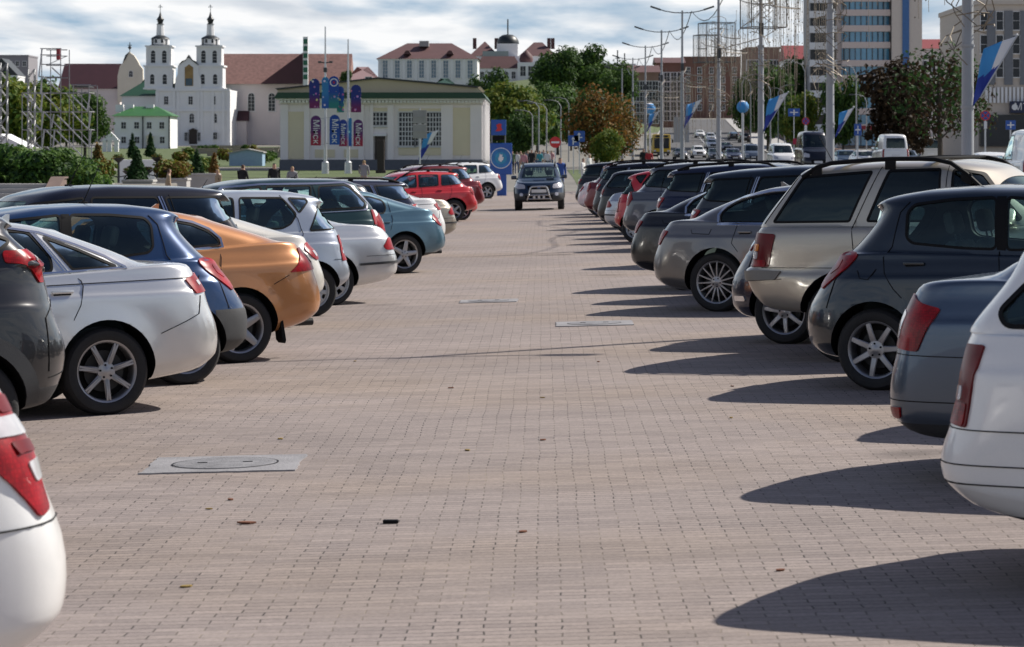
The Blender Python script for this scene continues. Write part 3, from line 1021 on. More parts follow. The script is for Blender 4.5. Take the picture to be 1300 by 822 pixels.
# rounded five-door hatchback
spec('hatchback', L=4.28, W=1.81, ro=.76, wb=2.61, R=.318, Rr_=.222, rim='s7', Rr=(.55, 2.6), crown=.05,
     zb=[(0, .25), (.4, .22), (.8, .2), (3.6, .2), (4.28, .22)],
     belt=[(0, .93), (.5, .99), (1.5, 1.0), (2.4, .97), (3.2, .93), (3.9, .82), (4.28, .68)],
     deck=[(.2, .98), (.36, 1.05), (.9, 1.06), (1.8, 1.03), (3.1, 1.0), (3.4, .96), (4.0, .82), (4.28, .72)],
     rear=[(0, .12), (.08, .04), (.2, .0), (.55, .0), (.62, .03), (.72, .11), (.85, .16), (1, .25)], front=FRT,
     gb=(.36, 3.25), GR=(.45, 2.4), RR=.3,
     line=[(.3, 1.0), (.36, 1.05), (.5, 1.36), (.55, 1.44), (.79, 1.5), (1.1, 1.54), (1.5, 1.555), (1.9, 1.545), (2.3, 1.49), (2.8, 1.26), (3.25, 1.0)], ra=(.56, 2.25),
     rs0=[(0, .36), (.3, .47), (.6, .58), (.85, .64), (1, .55)],
     win=[dict(p=[(1.0, 1.17), (.99, 1.36), (1.04, 1.42), (1.35, 1.455), (1.70, 1.465), (1.73, 1.075), (1.47, 1.085), (1.05, 1.125)], r=.05),
          dict(p=[(1.81, 1.07), (1.78, 1.465), (2.2, 1.43), (2.95, 1.07)])],
     blackp=[[(1.735, 1.07), (1.70, 1.47), (1.775, 1.47), (1.805, 1.065)]],
     rwin=dict(p=[(-.52, 1.12), (-.48, 1.38), (.48, 1.38), (.52, 1.12)]), fwin=dict(p=[(-.62, 1.06), (-.5, 1.42), (.5, 1.42), (.62, 1.06)]),
     lamps=[dict(q=[dict(p=[(.56, 1.045), (.3, 1.06), (.0, 1.02), (-.1, .93), (-.1, .80), (.08, .77), (.3, .85), (.47, .95)], r=.04), dict(p=[(.3, 1.0), (.08, .98), (.0, .9), (.14, .88), (.3, .93)], m=0, o=.016)])],
     seams=[[(1.0, 1.44), (.93, 1.36), (.89, 1.1), (.83, 1.02), (.85, .9), (.93, .78), (1.0, .71)], [(.55, 1.0), (.42, .84), (.36, .63)], [(1.755, 1.06), (1.79, .8), (1.77, .3)],
            [(.62, .92), (.65, .86), (.72, .85), (.78, .93)]],
     handles=[(1.09, .965), (2.0, .95)], mirror=(2.8, 1.05), plate=.8)
spec('blue_hatchback', 'hatchback', antenna=(1.35, -.16, .33), rim='s7', clad=(.62, .5))
spec('small_hatchback', 'hatchback', rim='holes', L=4.0, ro=.68, wb=2.5, W=1.7, R=.30, Rr_=.2)

# compact estate with a triangular rear quarter pane
spec('estate', L=4.2, W=1.73, ro=.64, wb=2.72, R=.313, Rr_=.205, rim='holes', Rr=(.38, 3.2), crown=.05,
     zb=[(0, .36), (.3, .30), (.8, .2), (3.6, .2), (4.2, .22)],
     belt=[(0, .94), (.5, .99), (1.5, .99), (2.4, .95), (3.1, .92), (3.8, .8), (4.2, .64)],
     deck=[(.1, 1.0), (.3, 1.02), (.9, 1.02), (2.0, .99), (3.0, .98), (3.3, .93), (3.9, .8), (4.2, .7)],
     rear=[(0, .14), (.08, .05), (.2, .01), (.42, .0), (.52, .06), (.6, .10), (1, .13)], front=FRT,
     gb=(.15, 3.0), GR=(.3, 3.), RR=.28,
     line=[(.12, 1.0), (.15, 1.04), (.3, 1.4), (.48, 1.47), (.83, 1.53), (1.44, 1.55), (1.87, 1.54), (2.2, 1.47), (2.6, 1.24), (3.0, .98)], ra=(.32, 2.15),
     rs0=[(0, .15), (.3, .24), (.6, .33), (.85, .4), (1, .24)],
     win=[dict(p=[(1.5, 1.455), (.95, 1.44), (.79, 1.235), (.88, 1.12), (1.0, 1.07), (1.55, 1.06)], r=.04), dict(p=[(.87, 1.435), (.63, 1.42), (.61, 1.385), (.75, 1.25)], r=.03),
          dict(p=[(.46, 1.34), (.225, 1.045), (.64, 1.035), (.545, 1.2)], r=.03), dict(p=[(1.62, 1.05), (1.58, 1.455), (2.1, 1.42), (2.7, 1.05)])],
     rwin=dict(p=[(-.55, 1.08), (-.5, 1.36), (.5, 1.36), (.55, 1.08)], g=G_mid), fwin=dict(p=[(-.6, 1.04), (-.48, 1.42), (.48, 1.42), (.6, 1.04)]),
     lamps=[dict(q=[dict(p=[(.1, .965), (-.1, .97), (-.1, .66), (.17, .655)]), dict(p=[(.05, .86), (-.08, .86), (-.08, .82), (.06, .82)], m=1, o=.016), dict(p=[(.08, .78), (-.08, .78), (-.08, .74), (.09, .74)], m=1, o=.016)])],
     seams=[[(.97, 1.47), (.78, 1.18), (.74, 1.0), (.85, .75)], [(.36, .68), (.0, .66)], [(1.58, 1.04), (1.6, .75), (1.58, .3)]],
     handles=[(.95, .9), (1.8, .88)], mirror=(2.5, 1.03), plate=.75, antenna=(1.75, -.1, .14))
spec('big_estate', 'estate', L=4.7, W=1.83, ro=.95, wb=2.76, R=.325, rim='s5t',
     belt=[(0, 1.0), (.5, 1.04), (1.5, 1.03), (2.6, .98), (3.5, .93), (4.3, .8), (4.7, .64)],
     deck=[(.1, 1.06), (.3, 1.07), (.9, 1.06), (2.4, 1.01), (3.4, 1.0), (3.8, .93), (4.4, .8), (4.7, .7)],
     gb=(.13, 3.45), line=[(.1, 1.05), (.13, 1.08), (.3, 1.40), (.45, 1.47), (.7, 1.505), (1.6, 1.53), (2.1, 1.52), (2.5, 1.46), (3.0, 1.24), (3.45, 1.0)], ra=(.34, 2.45),
     rs0=[(0, .13), (.3, .2), (.6, .28), (.85, .34), (1, .34)],
     win=[dict(p=[(1.1, 1.405), (.68, 1.41), (.6, 1.38), (.38, 1.16), (.42, 1.1), (1.16, 1.085)], r=.05), dict(p=[(1.3, 1.08), (1.22, 1.415), (1.92, 1.42), (1.96, 1.06)]), dict(p=[(2.04, 1.055), (2.0, 1.42), (2.5, 1.38), (3.05, 1.06)])],
     chrome=[dict(p=[(1.1, 1.44), (.68, 1.445), (.57, 1.40), (.34, 1.16), (.39, 1.07), (2.0, 1.035), (3.12, 1.03), (2.5, 1.42), (2.0, 1.45)], w=.024, c=True)],
     lamps=[dict(q=[dict(p=[(.16, 1.06), (-.12, 1.06), (-.12, .86), (.2, .86)])])],
     seams=[[(1.2, 1.44), (1.14, 1.06), (1.1, .9), (1.2, .75)], [(1.98, 1.04), (2.0, .8), (1.98, .3)]],
     handles=[(1.35, .93), (2.2, .91)], mirror=(2.85, 1.05), antenna=(1.2, -.1, .1))
spec('white_estate', 'big_estate', rim='s5', chrome=[], Rr=(.40, 3.3), clad=(.31,),
     rear=[(0, .16), (.08, .07), (.18, .02), (.42, 0), (.47, .02), (.52, .1), (1, .13)],
     lamps=[dict(q=[dict(p=[(.23, 1.02), (-.04, 1.02), (-.05, .69), (.19, .68)], m=3), dict(p=[(.09, .85), (-.035, .85), (-.035, .79), (.09, .79)], m=1, o=.016), dict(p=[(.18, .78), (-.035, .78), (-.04, .69), (.17, .685)], o=.016)])],
     seams=[[(.9, .665), (.02, .675)], [(.9, .52), (.0, .53)], [(.9, .44), (.02, .45)]])

# tall dark SUV with tinted panes
spec('tall_suv', 'big_estate', L=4.7, W=1.88, ro=.92, wb=2.72, R=.36, Rr_=.235, gap=.06, rim='s5t',
     zb=[(0, .4), (.4, .34), (.9, .28), (3.8, .28), (4.7, .32)],
     belt=[(0, 1.06), (.5, 1.10), (1.5, 1.1), (2.6, 1.06), (3.5, 1.03), (4.3, .95), (4.7, .8)],
     deck=[(.1, 1.12), (.3, 1.14), (.9, 1.14), (2.4, 1.1), (3.4, 1.09), (3.8, 1.05), (4.4, .96), (4.7, .86)],
     gb=(.16, 3.4), line=[(.12, 1.1), (.16, 1.16), (.3, 1.5), (.36, 1.6), (.8, 1.645), (1.6, 1.68), (2.1, 1.67), (2.5, 1.6), (3.0, 1.33), (3.4, 1.09)], ra=(.3, 2.45),
     rs0=[(0, .16), (.3, .24), (.6, .33), (.85, .40), (1, .2)],
     win=[dict(p=[(1.1, 1.53), (.52, 1.52), (.3, 1.3), (.5, 1.25), (1.02, 1.22)], r=.04, g=G_dark), dict(p=[(1.1, 1.21), (1.19, 1.535), (1.9, 1.55), (1.94, 1.16)], g=G_dark), dict(p=[(2.02, 1.155), (1.98, 1.55), (2.5, 1.5), (3.05, 1.15)])],
     chrome=[dict(p=[(1.08, 1.22), (1.17, 1.54)], w=.016), dict(p=[(1.05, 1.22), (1.14, 1.54)], w=.01)],
     rwin=dict(p=[(-.55, 1.22), (-.5, 1.46), (.5, 1.46), (.55, 1.22)], g=G_dark), fwin=dict(p=[(-.64, 1.15), (-.52, 1.53), (.52, 1.53), (.64, 1.15)]),
     lamps=[dict(q=[dict(p=[(.3, 1.13), (-.12, 1.15), (-.12, .98), (.18, .97)]), dict(p=[(.2, 1.11), (-.1, 1.13), (-.1, 1.08), (.16, 1.07)], m=1, o=.016)])],
     seams=[[(1.05, 1.56), (.98, 1.2), (1.0, 1.0), (1.1, .8)], [(1.97, 1.15), (2.0, .9), (1.98, .4)]],
     handles=[(1.25, 1.02), (2.1, 1.0)], mirror=(2.85, 1.15), antenna=(1.9, -.2, .36), plate=.95,
     clad=(.45,), cladarch=.07)
spec('railed_suv', 'tall_suv', rails=(.55, 2.5, .62, .05), antenna=(.6, -.06, .05))
spec('round_suv', 'tall_suv', L=4.8, W=1.93, ro=.95, wb=2.9, R=.37, rim='s5', clad=None, cladarch=None,
     gb=(.25, 3.45), GR=(.5, 2.5), line=[(.2, 1.1), (.25, 1.16), (.5, 1.5), (.58, 1.6), (.9, 1.66), (1.6, 1.7), (2.1, 1.69), (2.5, 1.62), (3.0, 1.35), (3.45, 1.09)], ra=(.55, 2.45),
     rs0=[(0, .25), (.3, .38), (.6, .5), (.85, .58), (1, .46)],
     win=[dict(p=[(1.25, 1.55), (.85, 1.55), (.62, 1.42), (.55, 1.3), (.62, 1.24), (1.3, 1.2)], r=.06), dict(p=[(1.4, 1.2), (1.36, 1.56), (2.0, 1.57), (2.04, 1.17)]), dict(p=[(2.12, 1.165), (2.08, 1.57), (2.5, 1.53), (3.1, 1.16)])], chrome=[],
     lamps=[dict(q=[dict(p=[(.34, 1.0), (.18, 1.13), (-.08, 1.15), (-.1, .9), (.2, .86)], r=.05), dict(p=[(.08, 1.1), (-.07, 1.12), (-.08, 1.02), (.06, 1.0)], m=1, o=.016)])],
     rails=(.75, 2.5, .62, .045), handles=[(1.4, 1.04), (2.25, 1.02)])

# grey crossover with lower plastic cladding and high lamps
spec('crossover', 'tall_suv', L=4.4, W=1.84, ro=.86, wb=2.62, R=.345, rim='s5t',
     zb=[(0, .34), (.4, .30), (.9, .26), (3.6, .26), (4.4, .3)],
     belt=[(0, 1.06), (.5, 1.12), (1.5, 1.1), (2.6, 1.05), (3.3, 1.02), (4.0, .93), (4.4, .8)],
     deck=[(.1, 1.12), (.3, 1.24), (.6, 1.24), (.9, 1.18), (2.4, 1.11), (3.2, 1.09), (3.5, 1.03), (4.1, .92), (4.4, .84)],
     rear=[(0, .14), (.1, .1), (.3, .04), (.45, .0), (.6, .05), (.75, .10), (1, .13)], Rr=(.55, 2.6),
     gb=(.18, 3.2), line=[(.12, 1.2), (.18, 1.26), (.4, 1.5), (.45, 1.57), (.8, 1.62), (1.5, 1.64), (2.0, 1.63), (2.4, 1.55), (2.8, 1.33), (3.2, 1.09)], ra=(.42, 2.3),
     rs0=[(0, .16), (.3, .27), (.6, .36), (.85, .44), (1, .34)],
     win=[dict(p=[(1.0, 1.5), (.7, 1.48), (.5, 1.4), (.62, 1.33), (.98, 1.26)], r=.04, g=G_dark), dict(p=[(1.08, 1.25), (1.1, 1.51), (1.75, 1.52), (1.8, 1.17)], g=G_mid), dict(p=[(1.88, 1.165), (1.84, 1.52), (2.3, 1.47), (2.85, 1.16)])], chrome=[],
     lamps=[dict(q=[dict(p=[(.5, 1.335), (.1, 1.335), (-.1, 1.29), (-.12, 1.12), (.04, 1.125), (.2, 1.21), (.34, 1.25), (.5, 1.26)], r=.03), dict(p=[(.10, 1.29), (.0, 1.29), (-.08, 1.25), (-.02, 1.2), (.08, 1.21)], m=1, o=.016)])],
     seams=[[(.3, .52), (.0, .56)], [(.06, 1.1), (.3, .9), (.3, .56)], [(1.85, 1.15), (1.88, .9), (1.86, .4)]],
     clad=(.46,), cladarch=.10, mirror=(2.65, 1.16), antenna=(.7, -.1, .15), handles=[(1.25, 1.06), (2.0, 1.03)], plate=.9)

# oncoming compact SUV with bull bar
spec('bar_suv', 'tall_suv', L=4.33, W=1.80, ro=.80, wb=2.63, R=.345, rim='s5', rails=(.6, 2.3, .58, .05),
     belt=[(0, 1.04), (.5, 1.06), (1.5, 1.04), (2.6, 1.0), (3.2, .99), (3.9, .93), (4.33, .82)],
     deck=[(.1, 1.08), (.3, 1.1), (.9, 1.1), (2.4, 1.06), (3.1, 1.07), (3.4, 1.05), (4.0, .98), (4.33, .88)],
     front=[(0, .14), (.12, .04), (.35, 0), (.5, .02), (.6, .1), (.8, .14), (1, .24)], Rf=(.7, 3.0),
     gb=(.16, 3.15), GF=(.4, 3.0), line=[(.12, 1.06), (.16, 1.12), (.3, 1.5), (.36, 1.6), (.8, 1.645), (1.4, 1.67), (1.9, 1.66), (2.25, 1.59), (2.75, 1.33), (3.15, 1.07)], ra=(.3, 2.2),
     win=[dict(p=[(1.0, 1.52), (.5, 1.5), (.35, 1.3), (.9, 1.17)], r=.04), dict(p=[(1.06, 1.15), (1.08, 1.53), (1.72, 1.53), (1.76, 1.13)]), dict(p=[(1.84, 1.125), (1.8, 1.53), (2.25, 1.48), (2.8, 1.12)])], chrome=[],
     fwin=dict(p=[(-.63, 1.12), (-.53, 1.52), (.53, 1.52), (.63, 1.12)], g=glass('windscreen_clear', (.5, .6, .58)), mid=1.9),
     rwin=dict(p=[(-.55, 1.16), (-.5, 1.48), (.5, 1.48), (.55, 1.16)], mid=1.9),
     mirror=(2.62, 1.12), mpaint=True, antenna=(.7, -.06, .05), clad=(.60,), cladarch=.09,
     lamps=[dict(q=[dict(p=[(.2, 1.1), (-.05, 1.1), (-.05, .8), (.16, .8)])]),
            dict(n='headlight', on='front', mats=[M_clear, M_clear, M_amber, M_redd, M_black], q=[dict(p=[(.50, .90), (.80, .96), (.83, .83), (.76, .76), (.48, .76)], r=.05), dict(p=[(.55, .87), (.66, .88), (.66, .79), (.54, .79)], r=.05, m=1, o=.02)]),
            dict(n='fog_lamp', on='front', mats=[M_clear, M_clear, M_amber, M_redd, M_black], q=[dict(p=[(.56, .61), (.68, .61), (.68, .50), (.56, .50)], r=.05)])],
     extra=[lambda S, f: bull_bar(S, f)])

def bull_bar(S, f):
    out = []
    V, F, MI = [], [], []
    patch(V, F, MI, round_poly([(-.42, .86), (.42, .86), (.38, .72), (-.38, .72)], .03), f.front, .006, .05)
    patch(V, F, MI, round_poly([(-.5, .52), (.5, .52), (.44, .34), (-.44, .34)], .03), f.front, .006, .05)
    out.append(('grille', raw_mesh('grille', V, F, M_black, 60, MI), None))
    V, F, MI = [], [], []
    patch(V, F, MI, round_poly([(-.05, .83), (.05, .83), (.05, .76), (-.05, .76)], .03), f.front, .014, .03)
    out.append(('emblem', raw_mesh('emblem', V, F, M_chrome, 60, MI), None))
    x = f.front(0, .6)[0].x+.09
    mb = MB()
    mb.tube([(x-.04, -.42, .36), (x, -.37, .5), (x+.02, -.30, .78), (x+.02, -.24, .83), (x+.02, 0, .84), (x+.02, .24, .83), (x+.02, .30, .78), (x, .37, .5), (x-.04, .42, .36)], .03, 8)
    mb.tube([(x, -.36, .53), (x, .36, .53)], .025, 8)
    mb.tube([(x-.02, -.4, .40), (x-.02, .4, .40)], .025, 8)
    out.append(('bull_bar', mb.mesh('bull_bar', mat('brushed_steel', (.55, .55, .55), .25, .9), 40), None))
    mb = MB()
    for y in (-.17, 0, .17): mb.lathe([(0, .0), (.045, .0), (.05, -.05)], 14, 0, Matrix.Translation((x+.05, y, .46)) @ Matrix.Rotation(-PI/2, 4, 'Z'), 'y')
    out.append(('spot_lamp', mb.mesh('spot_lamp', M_clear, 40), None))
    mb = MB(); mb.bbox(x-.03, x-.01, -.26, .26, .62, .73, .005)
    out.append(('number_plate', mb.mesh('number_plate', M_plate, 40), None))
    mb = MB(); mb.bbox(3.05, 3.3, .26, .54, 1.06, 1.13, .02)
    mb.prism([(3.2, 1.03), (3.62, 1.03), (3.5, 1.10), (3.25, 1.10)], -.2, .2, plane='xz')
    out.append(('bonnet_scoop', mb.mesh('bonnet_scoop', M_black, 40), 'paint'))
    return out

# boxy beige off-roader
spec('boxy_suv', L=4.5, W=1.85, ro=.88, wb=2.69, R=.37, Rr_=.235, gap=.06, rim='s5', Rr=(.30, 3.2), crown=.05, flare=.02,
     side=[(0, .84), (.05, .93), (.14, .97), (.28, .985), (.41, .99), (.47, .99), (.5, .972), (.56, .972), (.72, .975), (.88, .97), (1, .955)],
     zb=[(0, .40), (.3, .30), (.6, .26), (3.8, .28), (4.5, .34)],
     belt=[(0, 1.08), (.5, 1.09), (1.5, 1.1), (2.6, 1.08), (3.3, 1.06), (4.1, .98), (4.5, .88)],
     deck=[(.1, 1.11), (.3, 1.12), (.9, 1.12), (2.4, 1.1), (3.2, 1.1), (3.5, 1.08), (4.1, 1.02), (4.5, .94)],
     rear=[(0, .19), (.12, .08), (.3, .015), (.4, .0), (.49, .0), (.51, .08), (.8, .09), (1, .12)], front=[(0, .1), (.1, .04), (.3, 0), (.6, .03), (1, .14)],
     gb=(.13, 3.2), GR=(.26, 3.2), RR=.26, gh=[(0, 1.0), (.3, .97), (.6, .93), (.85, .88), (1, .83)],
     line=[(.1, 1.12), (.13, 1.13), (.5, 1.67), (.65, 1.71), (1.5, 1.745), (2.1, 1.74), (2.4, 1.68), (2.85, 1.37), (3.2, 1.1)], ra=(.52, 2.4),
     rs0=[(0, .13), (.3, .24), (.6, .36), (.85, .46), (1, .52)],
     win=[dict(p=[(1.38, 1.64), (.67, 1.6), (.40, 1.165), (1.18, 1.165)], r=.02, g=G_dark), dict(p=[(1.36, 1.165), (1.55, 1.645), (2.05, 1.65), (2.08, 1.16)], r=.02, g=G_dark), dict(p=[(2.2, 1.16), (2.17, 1.65), (2.4, 1.6), (2.85, 1.16)], r=.03, g=G_mid)],
     rwin=dict(p=[(-.6, 1.18), (-.55, 1.6), (.55, 1.6), (.6, 1.18)], g=G_dark), fwin=dict(p=[(-.62, 1.16), (-.54, 1.6), (.54, 1.6), (.62, 1.16)]),
     lamps=[dict(q=[dict(p=[(.37, 1.05), (-.10, 1.07), (-.10, .73), (.30, .73)], r=.03, m=3), dict(p=[(.17, .955), (-.10, .955), (-.10, .885), (.16, .885)], m=2, o=.017), dict(p=[(.15, .88), (-.10, .88), (-.10, .81), (.14, .81)], m=1, o=.017), dict(p=[(.27, .8), (-.09, .8), (-.09, .735), (.26, .735)], m=0, o=.017)])],
     seams=[[(1.47, 1.68), (1.25, 1.18), (1.23, 1.1), (1.26, .8)], [(.62, 1.62), (.3, 1.15)], [(.3, .725), (1.1, .72)], [(.04, .59), (.52, .615)], [(2.12, 1.68), (2.14, .4)]],
     handles=[(1.5, 1.0), (2.3, 1.0)], mirror=(2.75, 1.15), rails=(.66, 2.45, .68, .075), bars=[1.05, 1.95], plate=.9, pipe=None, antenna=(3.35, -.0, .05),
     extra=[lambda S, f: side_strip2(S, f)])
def side_strip2(S, f):
    out = []
    for sg in (-1, 1):
        V, F, MI = [], [], []
        patch(V, F, MI, round_poly([(.02, .795), (.48, .80), (.42, .725), (.02, .715)], .02), lambda a, b: f.side(a, b, sg), .02, .05, 0, .03)
        if F: out.append(('bumper_guard', raw_mesh('bumper_guard', V, F, mat('beige_trim', (.22, .2, .17), .5, noise=.1), 60, MI), None))
    return out

# delivery van / minibus for the street
spec('van', 'boxy_suv', L=4.9, W=1.9, ro=.95, wb=2.95, R=.33, Rr_=.2, rim='holes', flare=.01,
     zb=[(0, .34), (.5, .28), (4.9, .28)], belt=[(0, 1.14), (2.6, 1.12), (3.6, 1.08), (4.4, 1.0), (4.9, .86)],
     deck=[(.1, 1.17), (2.6, 1.15), (3.8, 1.14), (4.4, 1.05), (4.9, .92)], rear=[(0, .1), (.2, .02), (.6, .03), (1, .06)], front=[(0, .12), (.2, 0), (.5, .03), (.8, .15), (1, .3)], Rf=(.6, 3.),
     gb=(.08, 4.1), line=[(.05, 1.2), (.2, 1.88), (.5, 1.94), (2.0, 1.97), (2.8, 1.94), (3.1, 1.85), (3.7, 1.45), (4.1, 1.14)], ra=(.2, 2.95), rs0=[(0, .08), (.3, .1), (.6, .13), (.85, .17), (1, .24)],
     win=[dict(p=[(2.1, 1.2), (2.1, 1.8), (2.75, 1.8), (3.6, 1.2)], r=.03)], fwin=dict(p=[(-.74, 1.2), (-.64, 1.78), (.64, 1.78), (.74, 1.2)], g=G_mid, mid=2.2), rwin=dict(p=[(-.62, 1.25), (-.58, 1.75), (.58, 1.75), (.62, 1.25)], g=G_mid, mid=1.5),
     lamps=[dict(q=[dict(p=[(.04, 1.2), (-.14, 1.2), (-.14, .8), (.04, .8)])]), dict(n='headlight', on='front', mats=[M_clear]*5, q=[dict(p=[(.5, .88), (.82, .95), (.86, .74), (.52, .72)], r=.04)])],
     seams=[[(2.05, 1.9), (2.05, .4)]], handles=[(2.2, 1.0)], mirror=(3.5, 1.2), bars=[], extra=[lambda S, f: plain_grille(S, f, .62, .36)], antenna=(2.8, -.1, .1))
del SPECS['van']['rails']
def plain_grille(S, f, z1, z0):
    V, F, MI = [], [], []
    patch(V, F, MI, round_poly([(-.45, z1), (.45, z1), (.4, z0), (-.4, z0)], .03), f.front, .006, .06)
    r = [('grille', raw_mesh('grille', V, F, M_black, 60, MI), None)]
    h = f.front(0, .5)
    mb = MB(); mb.bbox(h[0].x-.01, h[0].x+.02, -.26, .26, .45, .56, .005)
    r.append(('number_plate', mb.mesh('number_plate', M_plate, 40), None))
    return r
# small street car (front view mostly)
HL = dict(n='headlight', on='front', mats=[M_clear]*5, q=[dict(p=[(.45, .76), (.74, .80), (.78, .66), (.48, .63)], r=.04)])
spec('street_saloon', 'blue_saloon', lamps=SPECS['blue_saloon']['lamps']+[HL], extra=[lambda S, f: plain_grille(S, f, .7, .4)])
HL2 = dict(n='headlight', on='front', mats=[M_clear]*5, q=[dict(p=[(.5, .9), (.78, .94), (.82, .8), (.52, .77)], r=.04)])
spec('street_suv', 'round_suv', lamps=SPECS['round_suv']['lamps']+[HL2], extra=[lambda S, f: plain_grille(S, f, .86, .5)])

def remap(name, fu, z0, k):
    """rescale a type about a height, keeping wheels"""
    S = dict(SPECS[name]); g = lambda p: (p[0]*fu, z0-(z0-p[1])*k)
    for q in ('zb', 'belt', 'deck', 'line'): S[q] = [g(p) for p in S[q]]
    S['win'] = [dict(w, p=[g(p) for p in w['p']]) for w in S['win']]
    S['lamps'] = [dict(l, q=[dict(q, p=[(p[0], z0-(z0-p[1])*k) for p in q['p']]) for q in l['q']]) for l in S['lamps']]
    S['seams'] = [[g(p) for p in l] for l in S['seams']]
    S['handles'] = [g(p) for p in S['handles']]; S['mirror'] = g(S['mirror'])
    for q in ('rwin', 'fwin'): S[q] = dict(S[q], p=[(p[0], z0-(z0-p[1])*k) for p in S[q]['p']])
    S['L'] *= fu; S['ra'] = tuple(u*fu for u in S['ra']); S['gb'] = tuple(u*fu for u in S['gb']); S['rs0'] = [(t, u*fu) for t, u in S['rs0']]
    r = S['rails']; S['rails'] = (r[0]*fu, r[1]*fu, r[2], r[3]); S['bars'] = [u*fu for u in S['bars']]; S['antenna'] = None
    del S['antenna']
    SPECS[name] = auto(S)

SPECS['boxy_suv'] = dict(SPECS['boxy_suv'], L=4.9, wb=2.75, ro=1.06)
for q in ('zb', 'belt', 'deck'): SPECS['boxy_suv'][q] = SPECS['boxy_suv'][q][:-1]+[(4.9, SPECS['boxy_suv'][q][-1][1])]
remap('boxy_suv', .93, 1.83, .906)
# ------------------------------------------------------------------ camera, light, sky
SUN_AZ, SUN_EL = math.radians(31), math.radians(42)       # azimuth from +X towards +Y
SUN_DIR = Vector((math.cos(SUN_EL)*math.cos(SUN_AZ), math.cos(SUN_EL)*math.sin(SUN_AZ), math.sin(SUN_EL)))
def setup_view():
    cam = bpy.data.cameras.new('camera')
    cam.sensor_width = 36; cam.lens = 36*F_PX/1300
    cam.shift_x = -(VX-650)/1300; cam.shift_y = -(411-VY)/1300
    cam.clip_start = .5; cam.clip_end = 6000
    cam.dof.use_dof = True; cam.dof.focus_distance = 26; cam.dof.aperture_fstop = 9
    o = bpy.data.objects.new('camera', cam); link(o)
    o.location = (0, 0, CAM_H); o.rotation_euler = (PI/2, 0, 0)
    SC.camera = o
    s = bpy.data.lights.new('sun', 'SUN'); s.energy = 5.0; s.angle = math.radians(.55); s.color = (1, .94, .85)
    so = bpy.data.objects.new('sun', s); link(so)
    so.rotation_euler = (-SUN_DIR).to_track_quat('-Z', 'Y').to_euler()
    so.location = (30, 20, 60)
    w = bpy.data.worlds.new('World'); SC.world = w; w.use_nodes = True
    nt = w.node_tree; bg = nt.nodes['Background']
    sk = nt.nodes.new('ShaderNodeTexSky'); sk.sky_type = 'NISHITA'; sk.sun_disc = False
    sk.sun_elevation = SUN_EL; sk.sun_rotation = PI/2-SUN_AZ
    sk.air_density = 1.0; sk.dust_density = .6; sk.ozone_density = 2.0
    tc = nt.nodes.new('ShaderNodeTexCoord')
    # cloud deck: direction projected on a plane above, so clouds flatten towards the horizon
    sp = nt.nodes.new('ShaderNodeSeparateXYZ'); nt.links.new(tc.outputs['Generated'], sp.inputs[0])
    zc = nt.nodes.new('ShaderNodeMath'); zc.operation = 'MAXIMUM'; zc.inputs[1].default_value = 0
    nt.links.new(sp.outputs['Z'], zc.inputs[0])
    za = nt.nodes.new('ShaderNodeMath'); za.operation = 'ADD'; za.inputs[1].default_value = .06
    nt.links.new(zc.outputs[0], za.inputs[0])
    dv = []
    for ax in 'XY':
        d = nt.nodes.new('ShaderNodeMath'); d.operation = 'DIVIDE'
        nt.links.new(sp.outputs[ax], d.inputs[0]); nt.links.new(za.outputs[0], d.inputs[1]); dv.append(d)
    cb = nt.nodes.new('ShaderNodeCombineXYZ')
    nt.links.new(dv[0].outputs[0], cb.inputs[0]); nt.links.new(dv[1].outputs[0], cb.inputs[1])
    mp = nt.nodes.new('ShaderNodeMapping'); mp.inputs['Location'].default_value = (3.3, 7.7, 0); mp.inputs['Scale'].default_value = (1.0, .42, 1)
    nt.links.new(cb.outputs[0], mp.inputs[0])
    n1 = nt.nodes.new('ShaderNodeTexNoise'); n1.inputs['Scale'].default_value = 1.5; n1.inputs['Detail'].default_value = 9; n1.inputs['Roughness'].default_value = .52
    n1.inputs['Distortion'].default_value = .1
    nt.links.new(mp.outputs[0], n1.inputs['Vector'])
    cr = nt.nodes.new('ShaderNodeValToRGB')
    cr.color_ramp.elements[0].position = .37; cr.color_ramp.elements[0].color = (0, 0, 0, 1)
    cr.color_ramp.elements[1].position = .54; cr.color_ramp.elements[1].color = (1, 1, 1, 1)
    nt.links.new(n1.outputs['Fac'], cr.inputs[0])
    n2 = nt.nodes.new('ShaderNodeTexNoise'); n2.inputs['Scale'].default_value = 2.3; n2.inputs['Detail'].default_value = 6
    nt.links.new(mp.outputs[0], n2.inputs['Vector'])
    c2 = nt.nodes.new('ShaderNodeValToRGB')
    c2.color_ramp.elements[0].position = .30; c2.color_ramp.elements[0].color = (8.8, 9.6, 10.6, 1)
    c2.color_ramp.elements[1].position = .54; c2.color_ramp.elements[1].color = (14.0, 14.1, 14.2, 1)
    nt.links.new(n2.outputs['Fac'], c2.inputs[0])
    mx = nt.nodes.new('ShaderNodeMix'); mx.data_type = 'RGBA'
    # low down the gaps in the cloud show a pale blue
    lo = nt.nodes.new('ShaderNodeMapRange'); lo.inputs['From Min'].default_value = .12; lo.inputs['From Max'].default_value = .45
    lo.inputs['To Min'].default_value = .9; lo.inputs['To Max'].default_value = 0
    nt.links.new(zc.outputs[0], lo.inputs['Value'])
    mb = nt.nodes.new('ShaderNodeMix'); mb.data_type = 'RGBA'
    tn = nt.nodes.new('ShaderNodeVectorMath'); tn.operation = 'MULTIPLY'; tn.inputs[1].default_value = (1.05, .95, 1.08)
    nt.links.new(sk.outputs[0], tn.inputs[0]); nt.links.new(tn.outputs[0], mb.inputs[6]); mb.inputs[7].default_value = (4.9, 7.2, 9.6, 1)
